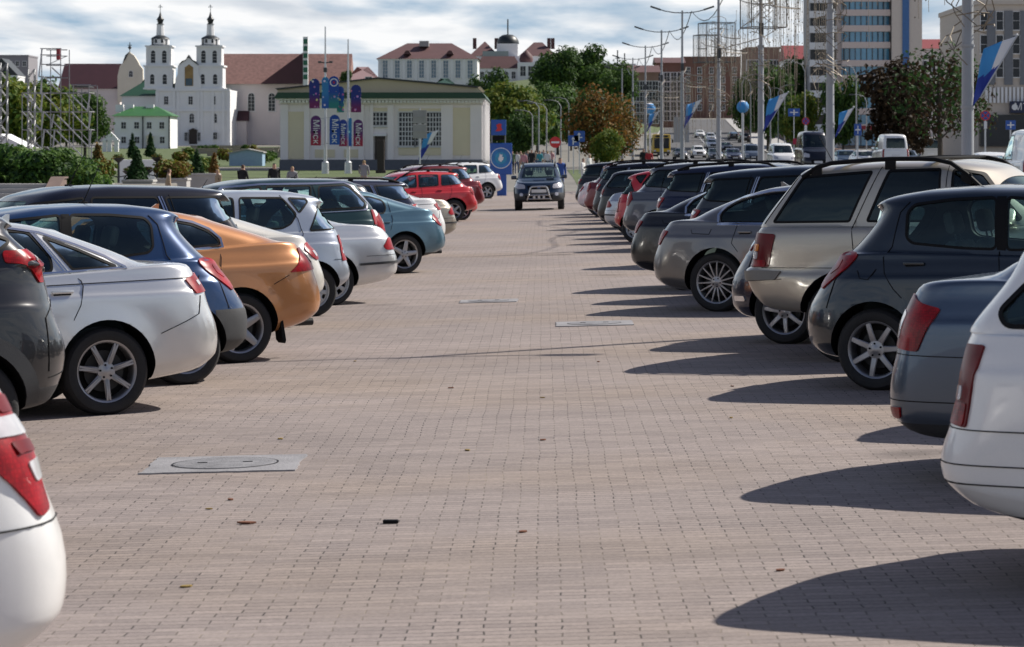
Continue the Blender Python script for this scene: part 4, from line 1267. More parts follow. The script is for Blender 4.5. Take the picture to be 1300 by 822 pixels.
    hi = nt.nodes.new('ShaderNodeMapRange'); hi.inputs['From Min'].default_value = .14; hi.inputs['From Max'].default_value = .5
    hi.inputs['To Min'].default_value = 1; hi.inputs['To Max'].default_value = .12
    nt.links.new(zc.outputs[0], hi.inputs['Value'])
    ml = nt.nodes.new('ShaderNodeMath'); ml.operation = 'MULTIPLY'; nt.links.new(cr.outputs[0], ml.inputs[0]); nt.links.new(hi.outputs[0], ml.inputs[1])
        # the cloud bank stands ahead; the sky behind the viewer is clearer
    fr = nt.nodes.new('ShaderNodeMapRange'); fr.interpolation_type = 'SMOOTHSTEP'; fr.inputs['From Min'].default_value = -.5; fr.inputs['From Max'].default_value = .5
    fr.inputs['To Min'].default_value = .6; fr.inputs['To Max'].default_value = 1
    nt.links.new(sp.outputs['Y'], fr.inputs['Value'])
    m3 = nt.nodes.new('ShaderNodeMath'); m3.operation = 'MULTIPLY'; nt.links.new(ml.outputs[0], m3.inputs[0]); nt.links.new(fr.outputs[0], m3.inputs[1])
    m4 = nt.nodes.new('ShaderNodeMath'); m4.operation = 'MULTIPLY'; nt.links.new(lo.outputs[0], m4.inputs[0]); nt.links.new(fr.outputs[0], m4.inputs[1])
    nt.links.new(m4.outputs[0], mb.inputs[0])
    nt.links.new(m3.outputs[0], mx.inputs[0]); nt.links.new(mb.outputs[2], mx.inputs[6]); nt.links.new(c2.outputs[0], mx.inputs[7])
    nt.links.new(mx.outputs[2], bg.inputs[0])
    bg.inputs[1].default_value = .055
    SC.view_settings.view_transform = 'Standard'; SC.view_settings.look = 'None'
    SC.view_settings.exposure = .34; SC.view_settings.gamma = 1
    SC.cycles.transparent_max_bounces = 24
    SC.cycles.max_bounces = 7
    SC.cycles.use_denoising = True
setup_view()

# ------------------------------------------------------------------ terrain
def terr(x, y):
    if y <= 110: return gz(x, y)
    b = gz(x, 110)
    zr = interp([(110, -.03), (150, .15), (190, .7), (260, .95), (390, 1.3), (540, 4.9), (900, 12.7), (1500, 24)], y)
    zl = interp([(110, -.03), (190, .1), (260, .5), (400, 1.3), (700, 4.0), (1500, 14)], y)
    t = max(0, min(1, (x+20)/36)); t = t*t*(3-2*t)
    z = zl+(zr-zl)*t
    k = min(1, (y-110)/60)
    return b*(1-k)+z*k

def sheet(name, xs, ys, dz, m, fx=None):
    """terrain-hugging sheet; fx(x, y) may bend the columns"""
    V, F = [], []
    for y in ys:
        for x in xs:
            X = fx(x, y) if fx else x
            V.append((X, y, terr(X, y)+dz))
    n = len(xs)
    for j in range(len(ys)-1):
        for i in range(n-1):
            F.append((j*n+i, j*n+i+1, (j+1)*n+i+1, (j+1)*n+i))
    o = mesh_obj(name, raw_mesh(name, V, F, m, 180))
    o['kind'] = 'structure'
    return o

def pavers():
    m, nt, bs = new_mat('block_paving')
    tc = nt.nodes.new('ShaderNodeTexCoord')
    def noise(sc, det=5, vec=None, rough=.5):
        n = nt.nodes.new('ShaderNodeTexNoise'); n.inputs['Scale'].default_value = sc; n.inputs['Detail'].default_value = det
        n.inputs['Roughness'].default_value = rough
        nt.links.new(vec or tc.outputs['Object'], n.inputs['Vector']); return n
    # tiny waviness so that courses are not ruler straight
    wn = noise(.9, 2)
    vs = nt.nodes.new('ShaderNodeVectorMath'); vs.operation = 'SCALE'; vs.inputs['Scale'].default_value = .035
    nt.links.new(wn.outputs['Color'], vs.inputs[0])
    va = nt.nodes.new('ShaderNodeVectorMath'); va.operation = 'ADD'
    nt.links.new(tc.outputs['Object'], va.inputs[0]); nt.links.new(vs.outputs[0], va.inputs[1])
    wn2 = noise(5.5, 2)
    vs2 = nt.nodes.new('ShaderNodeVectorMath'); vs2.operation = 'SCALE'; vs2.inputs['Scale'].default_value = .022
    nt.links.new(wn2.outputs['Color'], vs2.inputs[0])
    va1 = va; va = nt.nodes.new('ShaderNodeVectorMath'); va.operation = 'ADD'
    nt.links.new(va1.outputs[0], va.inputs[0]); nt.links.new(vs2.outputs[0], va.inputs[1])
    br = nt.nodes.new('ShaderNodeTexBrick')
    br.offset = .5; br.offset_frequency = 2; br.squash = 1
    br.inputs['Scale'].default_value = 1
    br.inputs['Brick Width'].default_value = .203; br.inputs['Row Height'].default_value = .088
    br.inputs['Mortar Size'].default_value = .0046; br.inputs['Mortar Smooth'].default_value = .35
    br.inputs['Bias'].default_value = -.1
    br.inputs['Color1'].default_value = (.285, .240, .222, 1)
    br.inputs['Color2'].default_value = (.222, .187, .176, 1)
    mo = nt.nodes.new('ShaderNodeMix'); mo.data_type = 'RGBA'; mo.inputs[6].default_value = (.055, .046, .042, 1); mo.inputs[7].default_value = (.24, .20, .17, 1)
    mr = nt.nodes.new('ShaderNodeMapRange'); mr.inputs['From Min'].default_value = .38; mr.inputs['From Max'].default_value = .66
    nt.links.new(noise(1.7, 5).outputs['Fac'], mr.inputs['Value']); nt.links.new(mr.outputs[0], mo.inputs[0]); nt.links.new(mo.outputs[2], br.inputs['Mortar'])
    nt.links.new(va.outputs[0], br.inputs['Vector'])
    # broad stains, finer speckle
    def mul(src, fac, lo, hi, p0, p1):
        r = nt.nodes.new('ShaderNodeMapRange'); r.inputs['From Min'].default_value = p0; r.inputs['From Max'].default_value = p1
        r.inputs['To Min'].default_value = lo; r.inputs['To Max'].default_value = hi
        nt.links.new(fac, r.inputs['Value'])
        v = nt.nodes.new('ShaderNodeVectorMath'); v.operation = 'SCALE'
        nt.links.new(src, v.inputs[0]); nt.links.new(r.outputs[0], v.inputs['Scale']); return v.outputs[0]
    # sandy patches
    sd = nt.nodes.new('ShaderNodeMix'); sd.data_type = 'RGBA'; sd.blend_type = 'MULTIPLY'; sd.inputs[7].default_value = (1.04, 1.0, .92, 1)
    sr = nt.nodes.new('ShaderNodeMapRange'); sr.inputs['From Min'].default_value = .46; sr.inputs['From Max'].default_value = .66
    nt.links.new(noise(.28, 5).outputs['Fac'], sr.inputs['Value']); nt.links.new(sr.outputs[0], sd.inputs[0]); nt.links.new(br.outputs['Color'], sd.inputs[6])
    c = mul(sd.outputs[2], noise(.16, 6, rough=.6).outputs['Fac'], .86, 1.10, .3, .7)
    st = nt.nodes.new('ShaderNodeMapping'); st.inputs['Scale'].default_value = (.25, 1.7, 1)
    nt.links.new(tc.outputs['Object'], st.inputs[0])
    c = mul(c, noise(1.1, 6, st.outputs[0], .65).outputs['Fac'], .90, 1.05, .32, .62)
    c = mul(c, noise(45, 3).outputs['Fac'], .86, 1.14, .3, .7)
    # oil drips
    vo = nt.nodes.new('ShaderNodeTexVoronoi'); vo.inputs['Scale'].default_value = .33
    nt.links.new(va.outputs[0], vo.inputs['Vector'])
    c = mul(c, vo.outputs['Distance'], .55, 1.0, .02, .13)
    nt.links.new(c, bs.inputs['Base Color'])
    bs.inputs['Roughness'].default_value = .82
    bs.inputs['Specular IOR Level'].default_value = .3
    bp = nt.nodes.new('ShaderNodeBump'); bp.inputs['Strength'].default_value = .4; bp.inputs['Distance'].default_value = .008
    inv = nt.nodes.new('ShaderNodeMath'); inv.operation = 'MULTIPLY_ADD'; inv.inputs[1].default_value = -1; inv.inputs[2].default_value = 1
    nt.links.new(br.outputs['Fac'], inv.inputs[0])
    ad = nt.nodes.new('ShaderNodeMath'); ad.operation = 'MULTIPLY_ADD'; ad.inputs[1].default_value = .25
    nt.links.new(noise(60, 3).outputs['Fac'], ad.inputs[0]); nt.links.new(inv.outputs[0], ad.inputs[2])
    nt.links.new(ad.outputs[0], bp.inputs['Height']); nt.links.new(bp.outputs[0], bs.inputs['Normal'])
    return m
M_pave = pavers()
M_soil = mat('dull_ground', (.17, .16, .14), .9, noise=.3, nscale=.3)
M_asph = mat('asphalt', (.072, .072, .076), .85, noise=.2, nscale=.5, bump=.3, bscale=80)
M_grass = mat('grass_green', (.075, .105, .03), .9, noise=.45, nscale=1.2, bump=.5, bscale=30)
ys_far = [-20, 0, 20, 60, 110, 130, 150, 170, 190, 220, 260, 300, 350, 390, 440, 490, 540, 620, 700, 800, 900, 1100, 1500, 3000]
xs_far = [-900, -400, -200, -120, -80, -50, -20, -14, -8, -7, 0, 4, 9, 12, 16, 30, 60, 120, 250, 500, 900]
sheet('ground', xs_far, ys_far, -.02, M_soil)
sheet('paved_square', [-60, -30, -7, 0, 9, 9.6], [-20, 0, 20, 60, 110, 130, 148], .0, M_pave)
# ------------------------------------------------------------------ paints
P_white = paint('paint_white', (.78, .78, .77), .0, .3, .2)
P_pearl = paint('paint_pearl', (.62, .60, .55), .15, .3)
P_silver = paint('paint_silver', (.70, .705, .70), .6, .27)
P_silverb = paint('paint_silver_blue', (.42, .46, .52), .55, .28)
P_grey = paint('paint_grey', (.022, .022, .024), .4, .28, .08)
P_blue = paint('paint_blue', (.008, .038, .115), .35, .28, .2)
P_orange = paint('paint_copper_orange', (.54, .235, .085), .3, .36)
P_night = paint('paint_night', (.006, .007, .013), .2, .25, .05, .6)
P_green = paint('paint_dark_green', (.006, .035, .036), .35, .3, .2)
P_ice = paint('paint_steel_blue', (.085, .17, .225), .5, .32)
P_navy = paint('paint_navy', (.010, .014, .04), .3, .28, .15)
P_beige = paint('paint_champagne', (.40, .36, .29), .5, .34)
P_red = paint('paint_red', (.50, .012, .018), .1, .28, .2)
P_dred = paint('paint_dark_red', (.16, .012, .016), .3, .28, .2)
P_slate = paint('paint_slate', (.012, .02, .03), .4, .3, .2)
P_lim = paint('paint_limousine_grey', (.19, .185, .18), .6, .3, .3)
P_sky = paint('paint_mid_blue', (.07, .10, .145), .6, .3)
P_jeep = paint('paint_sand', (.44, .40, .335), .5, .34, .3)
P_black = paint('paint_black', (.004, .004, .005), .0, .3, .05, .55)
P_graph = paint('paint_graphite', (.12, .125, .14), .55, .3, .25)

GL, GR_ = 'cars parked along the left side of the aisle', 'cars parked along the right side of the aisle'
# left row, near to far: type, paint, name, label, column, row / distance
LEFT = [
 ('white_saloon', P_white, 'parked_saloon', 'white saloon cut off by the bottom left corner, tall red and clear tail lamp', -278, None, 8.7, 1.08),
 ('crossover', P_grey, 'parked_crossover', 'dark grey crossover with red wing-shaped tail lamp and black plastic wheel arches', -40, None, 18.3),
 ('big_saloon', P_silver, 'parked_saloon', 'silver saloon with seven grooved spokes and chrome edged side windows, beside the grey crossover', 137, 527, None),
 ('blue_hatchback', P_blue, 'parked_hatchback', 'blue hatchback with pale red tail lamp, between the silver saloon and the orange car', 238, 488.5, None),
 ('orange_saloon', P_orange, 'parked_saloon', 'copper orange saloon with sloping roof and black mud flap', 306, 461, None),
 ('tall_suv', P_night, 'parked_suv', 'black tinted-glass SUV with roof spoiler, behind the orange saloon', 243, None, 30.2),
 ('liftback', P_pearl, 'parked_liftback', 'pearl white sloping-back car squeezed between black SUV and silver estate', 334, None, 32.4),
 ('estate', P_silverb, 'parked_estate', 'silver estate with triangular rear pane and slim upright red tail lamp', 399, 402, None),
 ('round_saloon', P_silver, 'parked_saloon', 'silver saloon with oval red tail lamp beside the silver estate', 423, 388, None),
 ('big_estate', P_green, 'parked_estate', 'dark green estate with chrome framed rear side window', 426, None, 42.5, 1.075),
 ('blue_saloon', P_white, 'parked_saloon', 'white saloon mostly hidden behind the dark green estate, square red lamp showing', 429, None, 45.2),
 ('liftback', P_ice, 'parked_liftback', 'steel blue liftback with five-spoke wheel at the aisle edge', 514.6, 347.5, None),
 ('big_estate_dark', P_black, 'parked_estate', 'black estate behind the steel blue liftback', 441, None, 50.5),
 ('railed_suv', P_navy, 'parked_suv', 'navy blue tall car with roof rails, behind the steel blue liftback', 494, None, 53.2, .92),
 ('big_saloon', P_white, 'parked_saloon', 'white saloon with red lamp, between the navy tall car and the beige saloon', 515, None, 56.5),
 ('round_saloon', P_beige, 'parked_saloon', 'beige saloon tucked behind the white saloon on the left row', 530, None, 61),
 ('round_suv', P_red, 'parked_suv', 'bright red SUV with dark window strip in the left row', 576.6, 282, None, .91),
 ('hatchback', P_red, 'parked_hatchback', 'red hatchback with black lower bumper, just beyond the red SUV', 587, None, 89, .92),
 ('round_suv', P_dred, 'parked_suv', 'red crossover farthest of the three red cars on the left', 589, None, 95),
 ('big_estate_box', P_black, 'parked_estate', 'black estate carrying a long roof box', 571, None, 101),
 ('railed_suv', P_silver, 'parked_suv', 'silver SUV with roof rails beyond the roof-box estate', 577, None, 110),
 ('round_suv', P_white, 'parked_suv', 'white SUV at the far end of the left row beside the blue pylon', 619, None, 131),
]
RIGHT = [
 ('white_estate', P_white, 'parked_estate', 'white estate cut off by the right edge, tall dark red tail lamp', 1434, None, 11.8),
 ('blue_saloon', P_sky, 'parked_saloon', 'blue saloon with broad red tail lamp next to the white estate', 1330, None, 15.7),
 ('tall_suv', P_silver, 'parked_suv', 'silver SUV parked deep beside the blue saloon, only its shadow reaching the aisle', 1444, None, 18.9),
 ('hatchback', P_slate, 'parked_hatchback', 'dark slate hatchback with silver seven-spoke wheels', 1112, 496, None),
 ('boxy_suv', P_jeep, 'parked_suv', 'sand beige boxy off-roader with black roof rack and orange lamp segment', 1073, None, 25.4),
 ('hatchback_dark', P_navy, 'parked_hatchback', 'dark navy hatchback hidden behind the boxy off-roader', 996, 437, None),
 ('grey_limousine', P_lim, 'parked_saloon', 'grey saloon with many-spoke wheel and chrome window frame', 910, 396, None),
 ('tall_suv', P_slate, 'parked_suv', 'dark blue-grey SUV with steep rear window behind the grey saloon', 937, None, 36.7),
 ('grey_limousine', P_black, 'parked_saloon', 'black saloon with chrome window line and small red lamp', 869, None, 39.6),
 ('railed_suv', P_navy, 'parked_suv', 'dark navy SUV behind the black saloon', 880, None, 48),
 ('round_suv', P_graph, 'parked_suv', 'graphite SUV with roof rails and red clear lamp behind the black saloon', 837, None, 56.5),
 ('estate', P_red, 'parked_estate', 'red car peeping out behind the graphite SUV', 806, None, 61.5),
 ('round_saloon', P_silverb, 'parked_saloon', 'pale silver saloon between the red car and the black estate on the right', 815, None, 65),
 ('big_estate_dark', P_black, 'parked_estate', 'black estate with red and white lamp in the far right row', 796, None, 69),
 ('railed_suv', P_night, 'parked_suv', 'black SUV with pale roof rails in the far right row', 786, None, 74),
 ('round_suv', P_dred, 'parked_suv', 'dark red SUV near the far end of the right row', 774, None, 80),
 ('railed_suv', P_white, 'parked_suv', 'white roofed SUV standing behind the dark red SUV', 800, None, 84),
 ('liftback', P_white, 'parked_liftback', 'white car second from the far end of the right row', 761, None, 89),
 ('tall_suv', P_black, 'parked_suv', 'black SUV at the far end of the right row by the lawn', 757, None, 93),
]
spec('big_estate_dark', 'big_estate', chrome=[], lamps=[dict(q=[dict(p=[(.2, 1.06), (-.12, 1.06), (-.12, .9), (.2, .9)]), dict(p=[(.2, .93), (-.12, .93), (-.12, .87), (.2, .87)], m=1, o=.016)])])
spec('big_estate_box', 'big_estate', rails=(.6, 2.4, .58, .06), bars=[1.0, 1.9])
spec('white_saloon', 'big_saloon', chrome=[], lamps=[dict(q=[dict(p=[(.5, 1.055), (.05, 1.075), (-.04, 1.05), (-.05, .72), (.1, .70), (.42, .92)], r=.03),
   dict(p=[(.42, .99), (-.04, .99), (-.04, .935), (.36, .935)], m=1, o=.018), dict(p=[(.2, 1.05), (-.035, 1.05), (-.035, 1.0), (.16, 1.0)], m=3, o=.018), dict(p=[(.12, .86), (-.04, .87), (-.04, .81), (.06, .8)], m=1, o=.018), dict(p=[(.2, .92), (-.04, .92), (-.04, .885), (.18, .885)], m=3, o=.018)])], seams=[[(.66, .66), (.05, .69)]])
spec('hatchback_dark', 'hatchback', lamps=[dict(q=[dict(p=[(.22, 1.07), (-.1, 1.08), (-.1, .9), (.14, .89)], r=.02), dict(p=[(.16, .97), (-.1, .99), (-.1, .93), (.12, .92)], m=1, o=.016)]),
   dict(n='reflector', mats=[M_chrome]*5, q=[dict(p=[(.28, .46), (-.0, .46), (-.0, .41), (.3, .41)])])])
def add_cars():
    rs = random.Random(3)
    for t, p, n, l, px, py, D, *zs in LEFT:
        o = place_car(t, p, l, n, n.split('_')[1] if n != 'parked_suv' else 'SUV', 'L', px, py, D, group=GL, rng=rs)
        if zs: o.scale = (1, 1, zs[0])
    for t, p, n, l, px, py, D in RIGHT: place_car(t, p, l, n, n.split('_')[1] if n != 'parked_suv' else 'SUV', 'R', px, py, D, group=GR_, rng=rs)
add_cars()
# ------------------------------------------------------------------ materials of the surroundings
M_wwall = mat('white_plaster', (.80, .80, .80), .85, noise=.07, nscale=.4)
M_cream = mat('cream_plaster', (.70, .64, .53), .85, noise=.1, nscale=.4)
M_pinkw = mat('pale_plaster', (.68, .61, .60), .85, noise=.1, nscale=.3)
M_yellow = mat('yellow_plaster', (.72, .64, .46), .85, noise=.08, nscale=.6)
M_lilac = mat('pale_grey_plaster', (.83, .78, .76), .85, noise=.07, nscale=.6)
M_plinth = mat('grey_plinth', (.12, .13, .15), .8, noise=.2)
M_rgreen = mat('roof_green', (.010, .055, .026), .5, noise=.2, nscale=.6)
M_rgreen2 = mat('roof_bright_green', (.03, .13, .03), .5, noise=.2, nscale=.6)
M_rdark = mat('roof_dark', (.02, .025, .028), .45, noise=.3)
M_rred = mat('roof_dark_red', (.05, .013, .02), .6, noise=.25, nscale=.5)
M_rtile = mat('roof_tile', (.25, .135, .115), .8, noise=.5, nscale=1.3)
M_rbrown = mat('roof_red_brown', (.10, .045, .045), .7, noise=.25, nscale=.5)
M_beigeroof = mat('roof_sand', (.52, .45, .31), .7, noise=.12, nscale=.5)
M_pane = mat('dark_pane', (.02, .024, .03), .2, spec=.35, noise=.4, nscale=.7)
M_tglass = mat('tower_glass', (.08, .27, .42), .12, spec=1., noise=.7, nscale=.35)
M_panel = mat('blue_pane', (.05, .12, .18), .08, spec=1., noise=.6, nscale=.5)
M_frame = mat('pane_frame', (.6, .6, .6), .6)
M_brick = mat('old_brick', (.20, .10, .075), .85, noise=.35, nscale=.3)
M_brick2 = mat('brown_plaster', (.27, .17, .13), .85, noise=.3, nscale=.3)
M_conc = mat('concrete', (.34, .33, .32), .8, noise=.2, nscale=1.5, bump=.2)
M_pole = mat('painted_steel', (.32, .33, .34), .5, .25, noise=.15)
M_poled = mat('dark_steel', (.06, .065, .07), .5, .4)
M_scaf = mat('scaffold_alloy', (.55, .56, .57), .4, .6, noise=.15)
M_bark = mat('bark', (.055, .045, .035), .9, noise=.4, nscale=3)
M_door = mat('dark_wood', (.03, .02, .016), .6)
M_cblue = mat('cloth_blue', (.02, .045, .30), .7, noise=.15)
M_cnavy = mat('cloth_navy', (.012, .016, .11), .7, noise=.15)
M_csky = mat('cloth_sky', (.05, .28, .62), .7, noise=.1)
M_cwhite = mat('cloth_white', (.75, .75, .76), .7, noise=.05)
M_cred = mat('cloth_red', (.42, .02, .06), .7, noise=.2)
M_sblue = mat('sign_blue', (.01, .08, .36), .35)
M_sred = mat('sign_red', (.55, .015, .02), .35)
M_swhite = mat('sign_white', (.75, .75, .75), .4)
M_bulb = mat('garland_wire', (.20, .165, .12), .5, .3)
M_asphb = mat('kerb_stone', (.40, .39, .37), .8, noise=.2)

def leafmat(name, a, b):
    m, nt, bs = new_mat(name)
    tc = nt.nodes.new('ShaderNodeTexCoord')
    n = nt.nodes.new('ShaderNodeTexNoise'); n.inputs['Scale'].default_value = .55; n.inputs['Detail'].default_value = 4
    nt.links.new(tc.outputs['Object'], n.inputs['Vector'])
    r = nt.nodes.new('ShaderNodeValToRGB')
    r.color_ramp.elements[0].position = .35; r.color_ramp.elements[0].color = (*a, 1)
    r.color_ramp.elements[1].position = .65; r.color_ramp.elements[1].color = (*b, 1)
    nt.links.new(n.outputs['Fac'], r.inputs[0]); nt.links.new(r.outputs[0], bs.inputs['Base Color'])
    bs.inputs['Roughness'].default_value = .7; bs.inputs['Specular IOR Level'].default_value = .25
    tr = nt.nodes.new('ShaderNodeBsdfTranslucent'); nt.links.new(r.outputs[0], tr.inputs[0])
    mx = nt.nodes.new('ShaderNodeMixShader'); mx.inputs[0].default_value = .3
    out = nt.nodes['Material Output']
    nt.links.new(bs.outputs[0], mx.inputs[1]); nt.links.new(tr.outputs[0], mx.inputs[2]); nt.links.new(mx.outputs[0], out.inputs[0])
    return m
L_dark = leafmat('leaf_dark_green', (.022, .055, .016), (.045, .095, .022))
L_green = leafmat('leaf_green', (.05, .11, .02), (.10, .17, .03))
L_lime = leafmat('leaf_yellow_green', (.10, .15, .02), (.20, .21, .03))
L_aut = leafmat('leaf_autumn', (.12, .075, .018), (.25, .11, .025))
L_red = leafmat('leaf_maroon', (.026, .017, .009), (.055, .034, .016))
L_conif = leafmat('leaf_conifer', (.015, .045, .014), (.035, .085, .022))
L_juni = leafmat('leaf_juniper', (.05, .12, .02), (.11, .19, .035))
L_rust = leafmat('leaf_rust', (.12, .085, .02), (.22, .13, .03))

def foliage_mesh(name, blobs, n, size, mats, rng, flat=0.):
    """leaf faces scattered near the surface of several blobs; blobs: (x, y, z, rx, ry, rz)"""
    V, F, MI = [], [], []
    wt = [b[3]*b[4]+b[4]*b[5]+b[3]*b[5] for b in blobs]
    for _ in range(n):
        b = rng.choices(blobs, wt)[0]
        d = Vector((rng.gauss(0, 1), rng.gauss(0, 1), rng.gauss(0, 1))).normalized()
        r = rng.random()**.33*rng.uniform(.75, 1.12)
        c = Vector((b[0]+d.x*b[3]*r, b[1]+d.y*b[4]*r, b[2]+d.z*b[5]*r))
        nrm = (d+Vector((rng.uniform(-1, 1), rng.uniform(-1, 1), rng.uniform(-.3, 1.2)))*.9).normalized()
        t = nrm.orthogonal().normalized(); t.rotate(Matrix.Rotation(rng.uniform(0, 6.3), 3, nrm))
        w = nrm.cross(t); s = size*rng.uniform(.55, 1.3)
        i = len(V)
        V += [c-t*s, c+w*s*.55+nrm*s*.2, c+t*s, c-w*s*.55+nrm*s*.15]
        F.append((i, i+1, i+2, i+3)); MI.append(rng.randrange(len(mats)))
    return raw_mesh(name, V, F, mats, None, MI)

def tree_kind(h, rx, mats, seed, n=3500, size=.32, trunk=.28, base=.3, blobs=9):
    """returns trunk mesh and crown mesh"""
    rng = random.Random(seed)
    mb = MB()
    lean = rng.uniform(-.3, .3)
    mb.tube([(0, 0, -.3), (lean*.2, 0, h*.2), (lean, .1, h*.5), (lean*1.3, 0, h*.8)], [trunk, trunk*.8, trunk*.5, trunk*.15], 8)
    bl = []
    for i in range(blobs):
        a = i*2.4+rng.uniform(-.5, .5); k = rng.uniform(.25, .75) if i else 0
        z = lerp(h*(base+.12), h*.86, (i+.5)/blobs)
        f = math.sin(PI*min(1, max(.12, (z/h-base*.8)/(1-base*.75))))**.6
        x, y = math.cos(a)*rx*k*f, math.sin(a)*rx*k*f
        r = rx*rng.uniform(.42, .62)*(.55+.45*f)
        bl.append((x, y, z, r, r, r*rng.uniform(.65, .9)))
        mb.tube([(lean*.6, 0, z*.55), (x*.5, y*.5, z*.8), (x, y, z)], [trunk*.35, trunk*.2, .03], 5)
    return mb.mesh('trunk', M_bark, 40), foliage_mesh('crown', bl, n, size, mats, rng)

def put_tree(kind, x, y, z, s, rot, label, name='tree', cat='tree', group=None, sy=None):
    t = thing(name, label, cat, (x, y, z), rot, group)
    t.scale = (s, s, sy or s)
    mesh_obj('trunk', kind[0], t); mesh_obj('crown', kind[1], t)
    return t

def X(px, D): return (px-VX)/F_PX*D
def Z(py, D): return CAM_H+(VY-py)/F_PX*D

_WIN = {}
def window_mesh(w, h, arch=False, nx=2, nz=2, pane=None, fr=None, rec=.12):
    k = (round(w, 2), round(h, 2), arch, nx, nz, pane and pane.name, fr and fr.name)
    if k in _WIN: return _WIN[k]
    mb = MB(); f = min(.12, w*.1)
    def outl(w, h):
        if not arch: return [(-w/2, 0), (w/2, 0), (w/2, h), (-w/2, h)]
        r = w/2
        return [(-r, 0), (r, 0)]+[(r*math.cos(PI*i/8), h-r+r*math.sin(PI*i/8)) for i in range(9)]
    mb.prism(outl(w, h), -.03, .3, 1, plane='xz')
    mb.box(-w/2-f, -w/2, -.10, .2, -f*.3, h-(w/2 if arch else 0), 0); mb.box(w/2, w/2+f, -.10, .2, -f*.3, h-(w/2 if arch else 0), 0)
    mb.box(-w/2-f*1.6, w/2+f*1.6, -.18, .2, -f*1.6, -f*.31, 0)
    if arch: mb.tube([(w/2*1.04*math.cos(PI*i/8), -.04, h-w/2+w/2*1.04*math.sin(PI*i/8)) for i in range(9)], f*.55, 5)
    else: mb.box(-w/2-f, w/2+f, -.11, .2, h+.002, h+f, 0)
    b = f*.35
    for i in range(1, nx): mb.box(-w/2+w*i/nx-b, -w/2+w*i/nx+b, -.06, .0, 0, h*.98, 2)
    for i in range(1, nz): mb.box(-w/2, w/2, -.055, .0, h*i/nz-b, h*i/nz+b, 2)
    _WIN[k] = mb.mesh('window', [fr or M_wwall, pane or M_pane, M_frame])
    return _WIN[k]

def put_windows(par, pts, w, h, **kw):
    """pts: local (x, y, z) of window sills on a wall facing -y"""
    me = window_mesh(w, h, **kw)
    for p in pts: mesh_obj('window', me, par, p)

def gable_roof(mb, x0, x1, y0, y1, z0, z1, axis='x', ov=.4, mi=0, hip=0.):
    """pitched roof as a closed body; ridge along the axis, hip shortens the ridge"""
    x0 -= ov; x1 += ov; y0 -= ov; y1 += ov
    if axis == 'x':
        ym = (y0+y1)/2; a, b = (x0+hip, ym, z1), (x1-hip, ym, z1)
        v = [(x0, y0, z0), (x1, y0, z0), (x1, y1, z0), (x0, y1, z0), a, b]
        f = [(0, 1, 5, 4), (2, 3, 4, 5), (1, 2, 5), (3, 0, 4), (3, 2, 1, 0)]
    else:
        xm = (x0+x1)/2; a, b = (xm, y0+hip, z1), (xm, y1-hip, z1)
        v = [(x0, y0, z0), (x1, y0, z0), (x1, y1, z0), (x0, y1, z0), a, b]
        f = [(0, 1, 4), (1, 2, 5, 4), (2, 3, 5), (3, 0, 4, 5), (3, 2, 1, 0)]
    mb._add(v, f, mi)

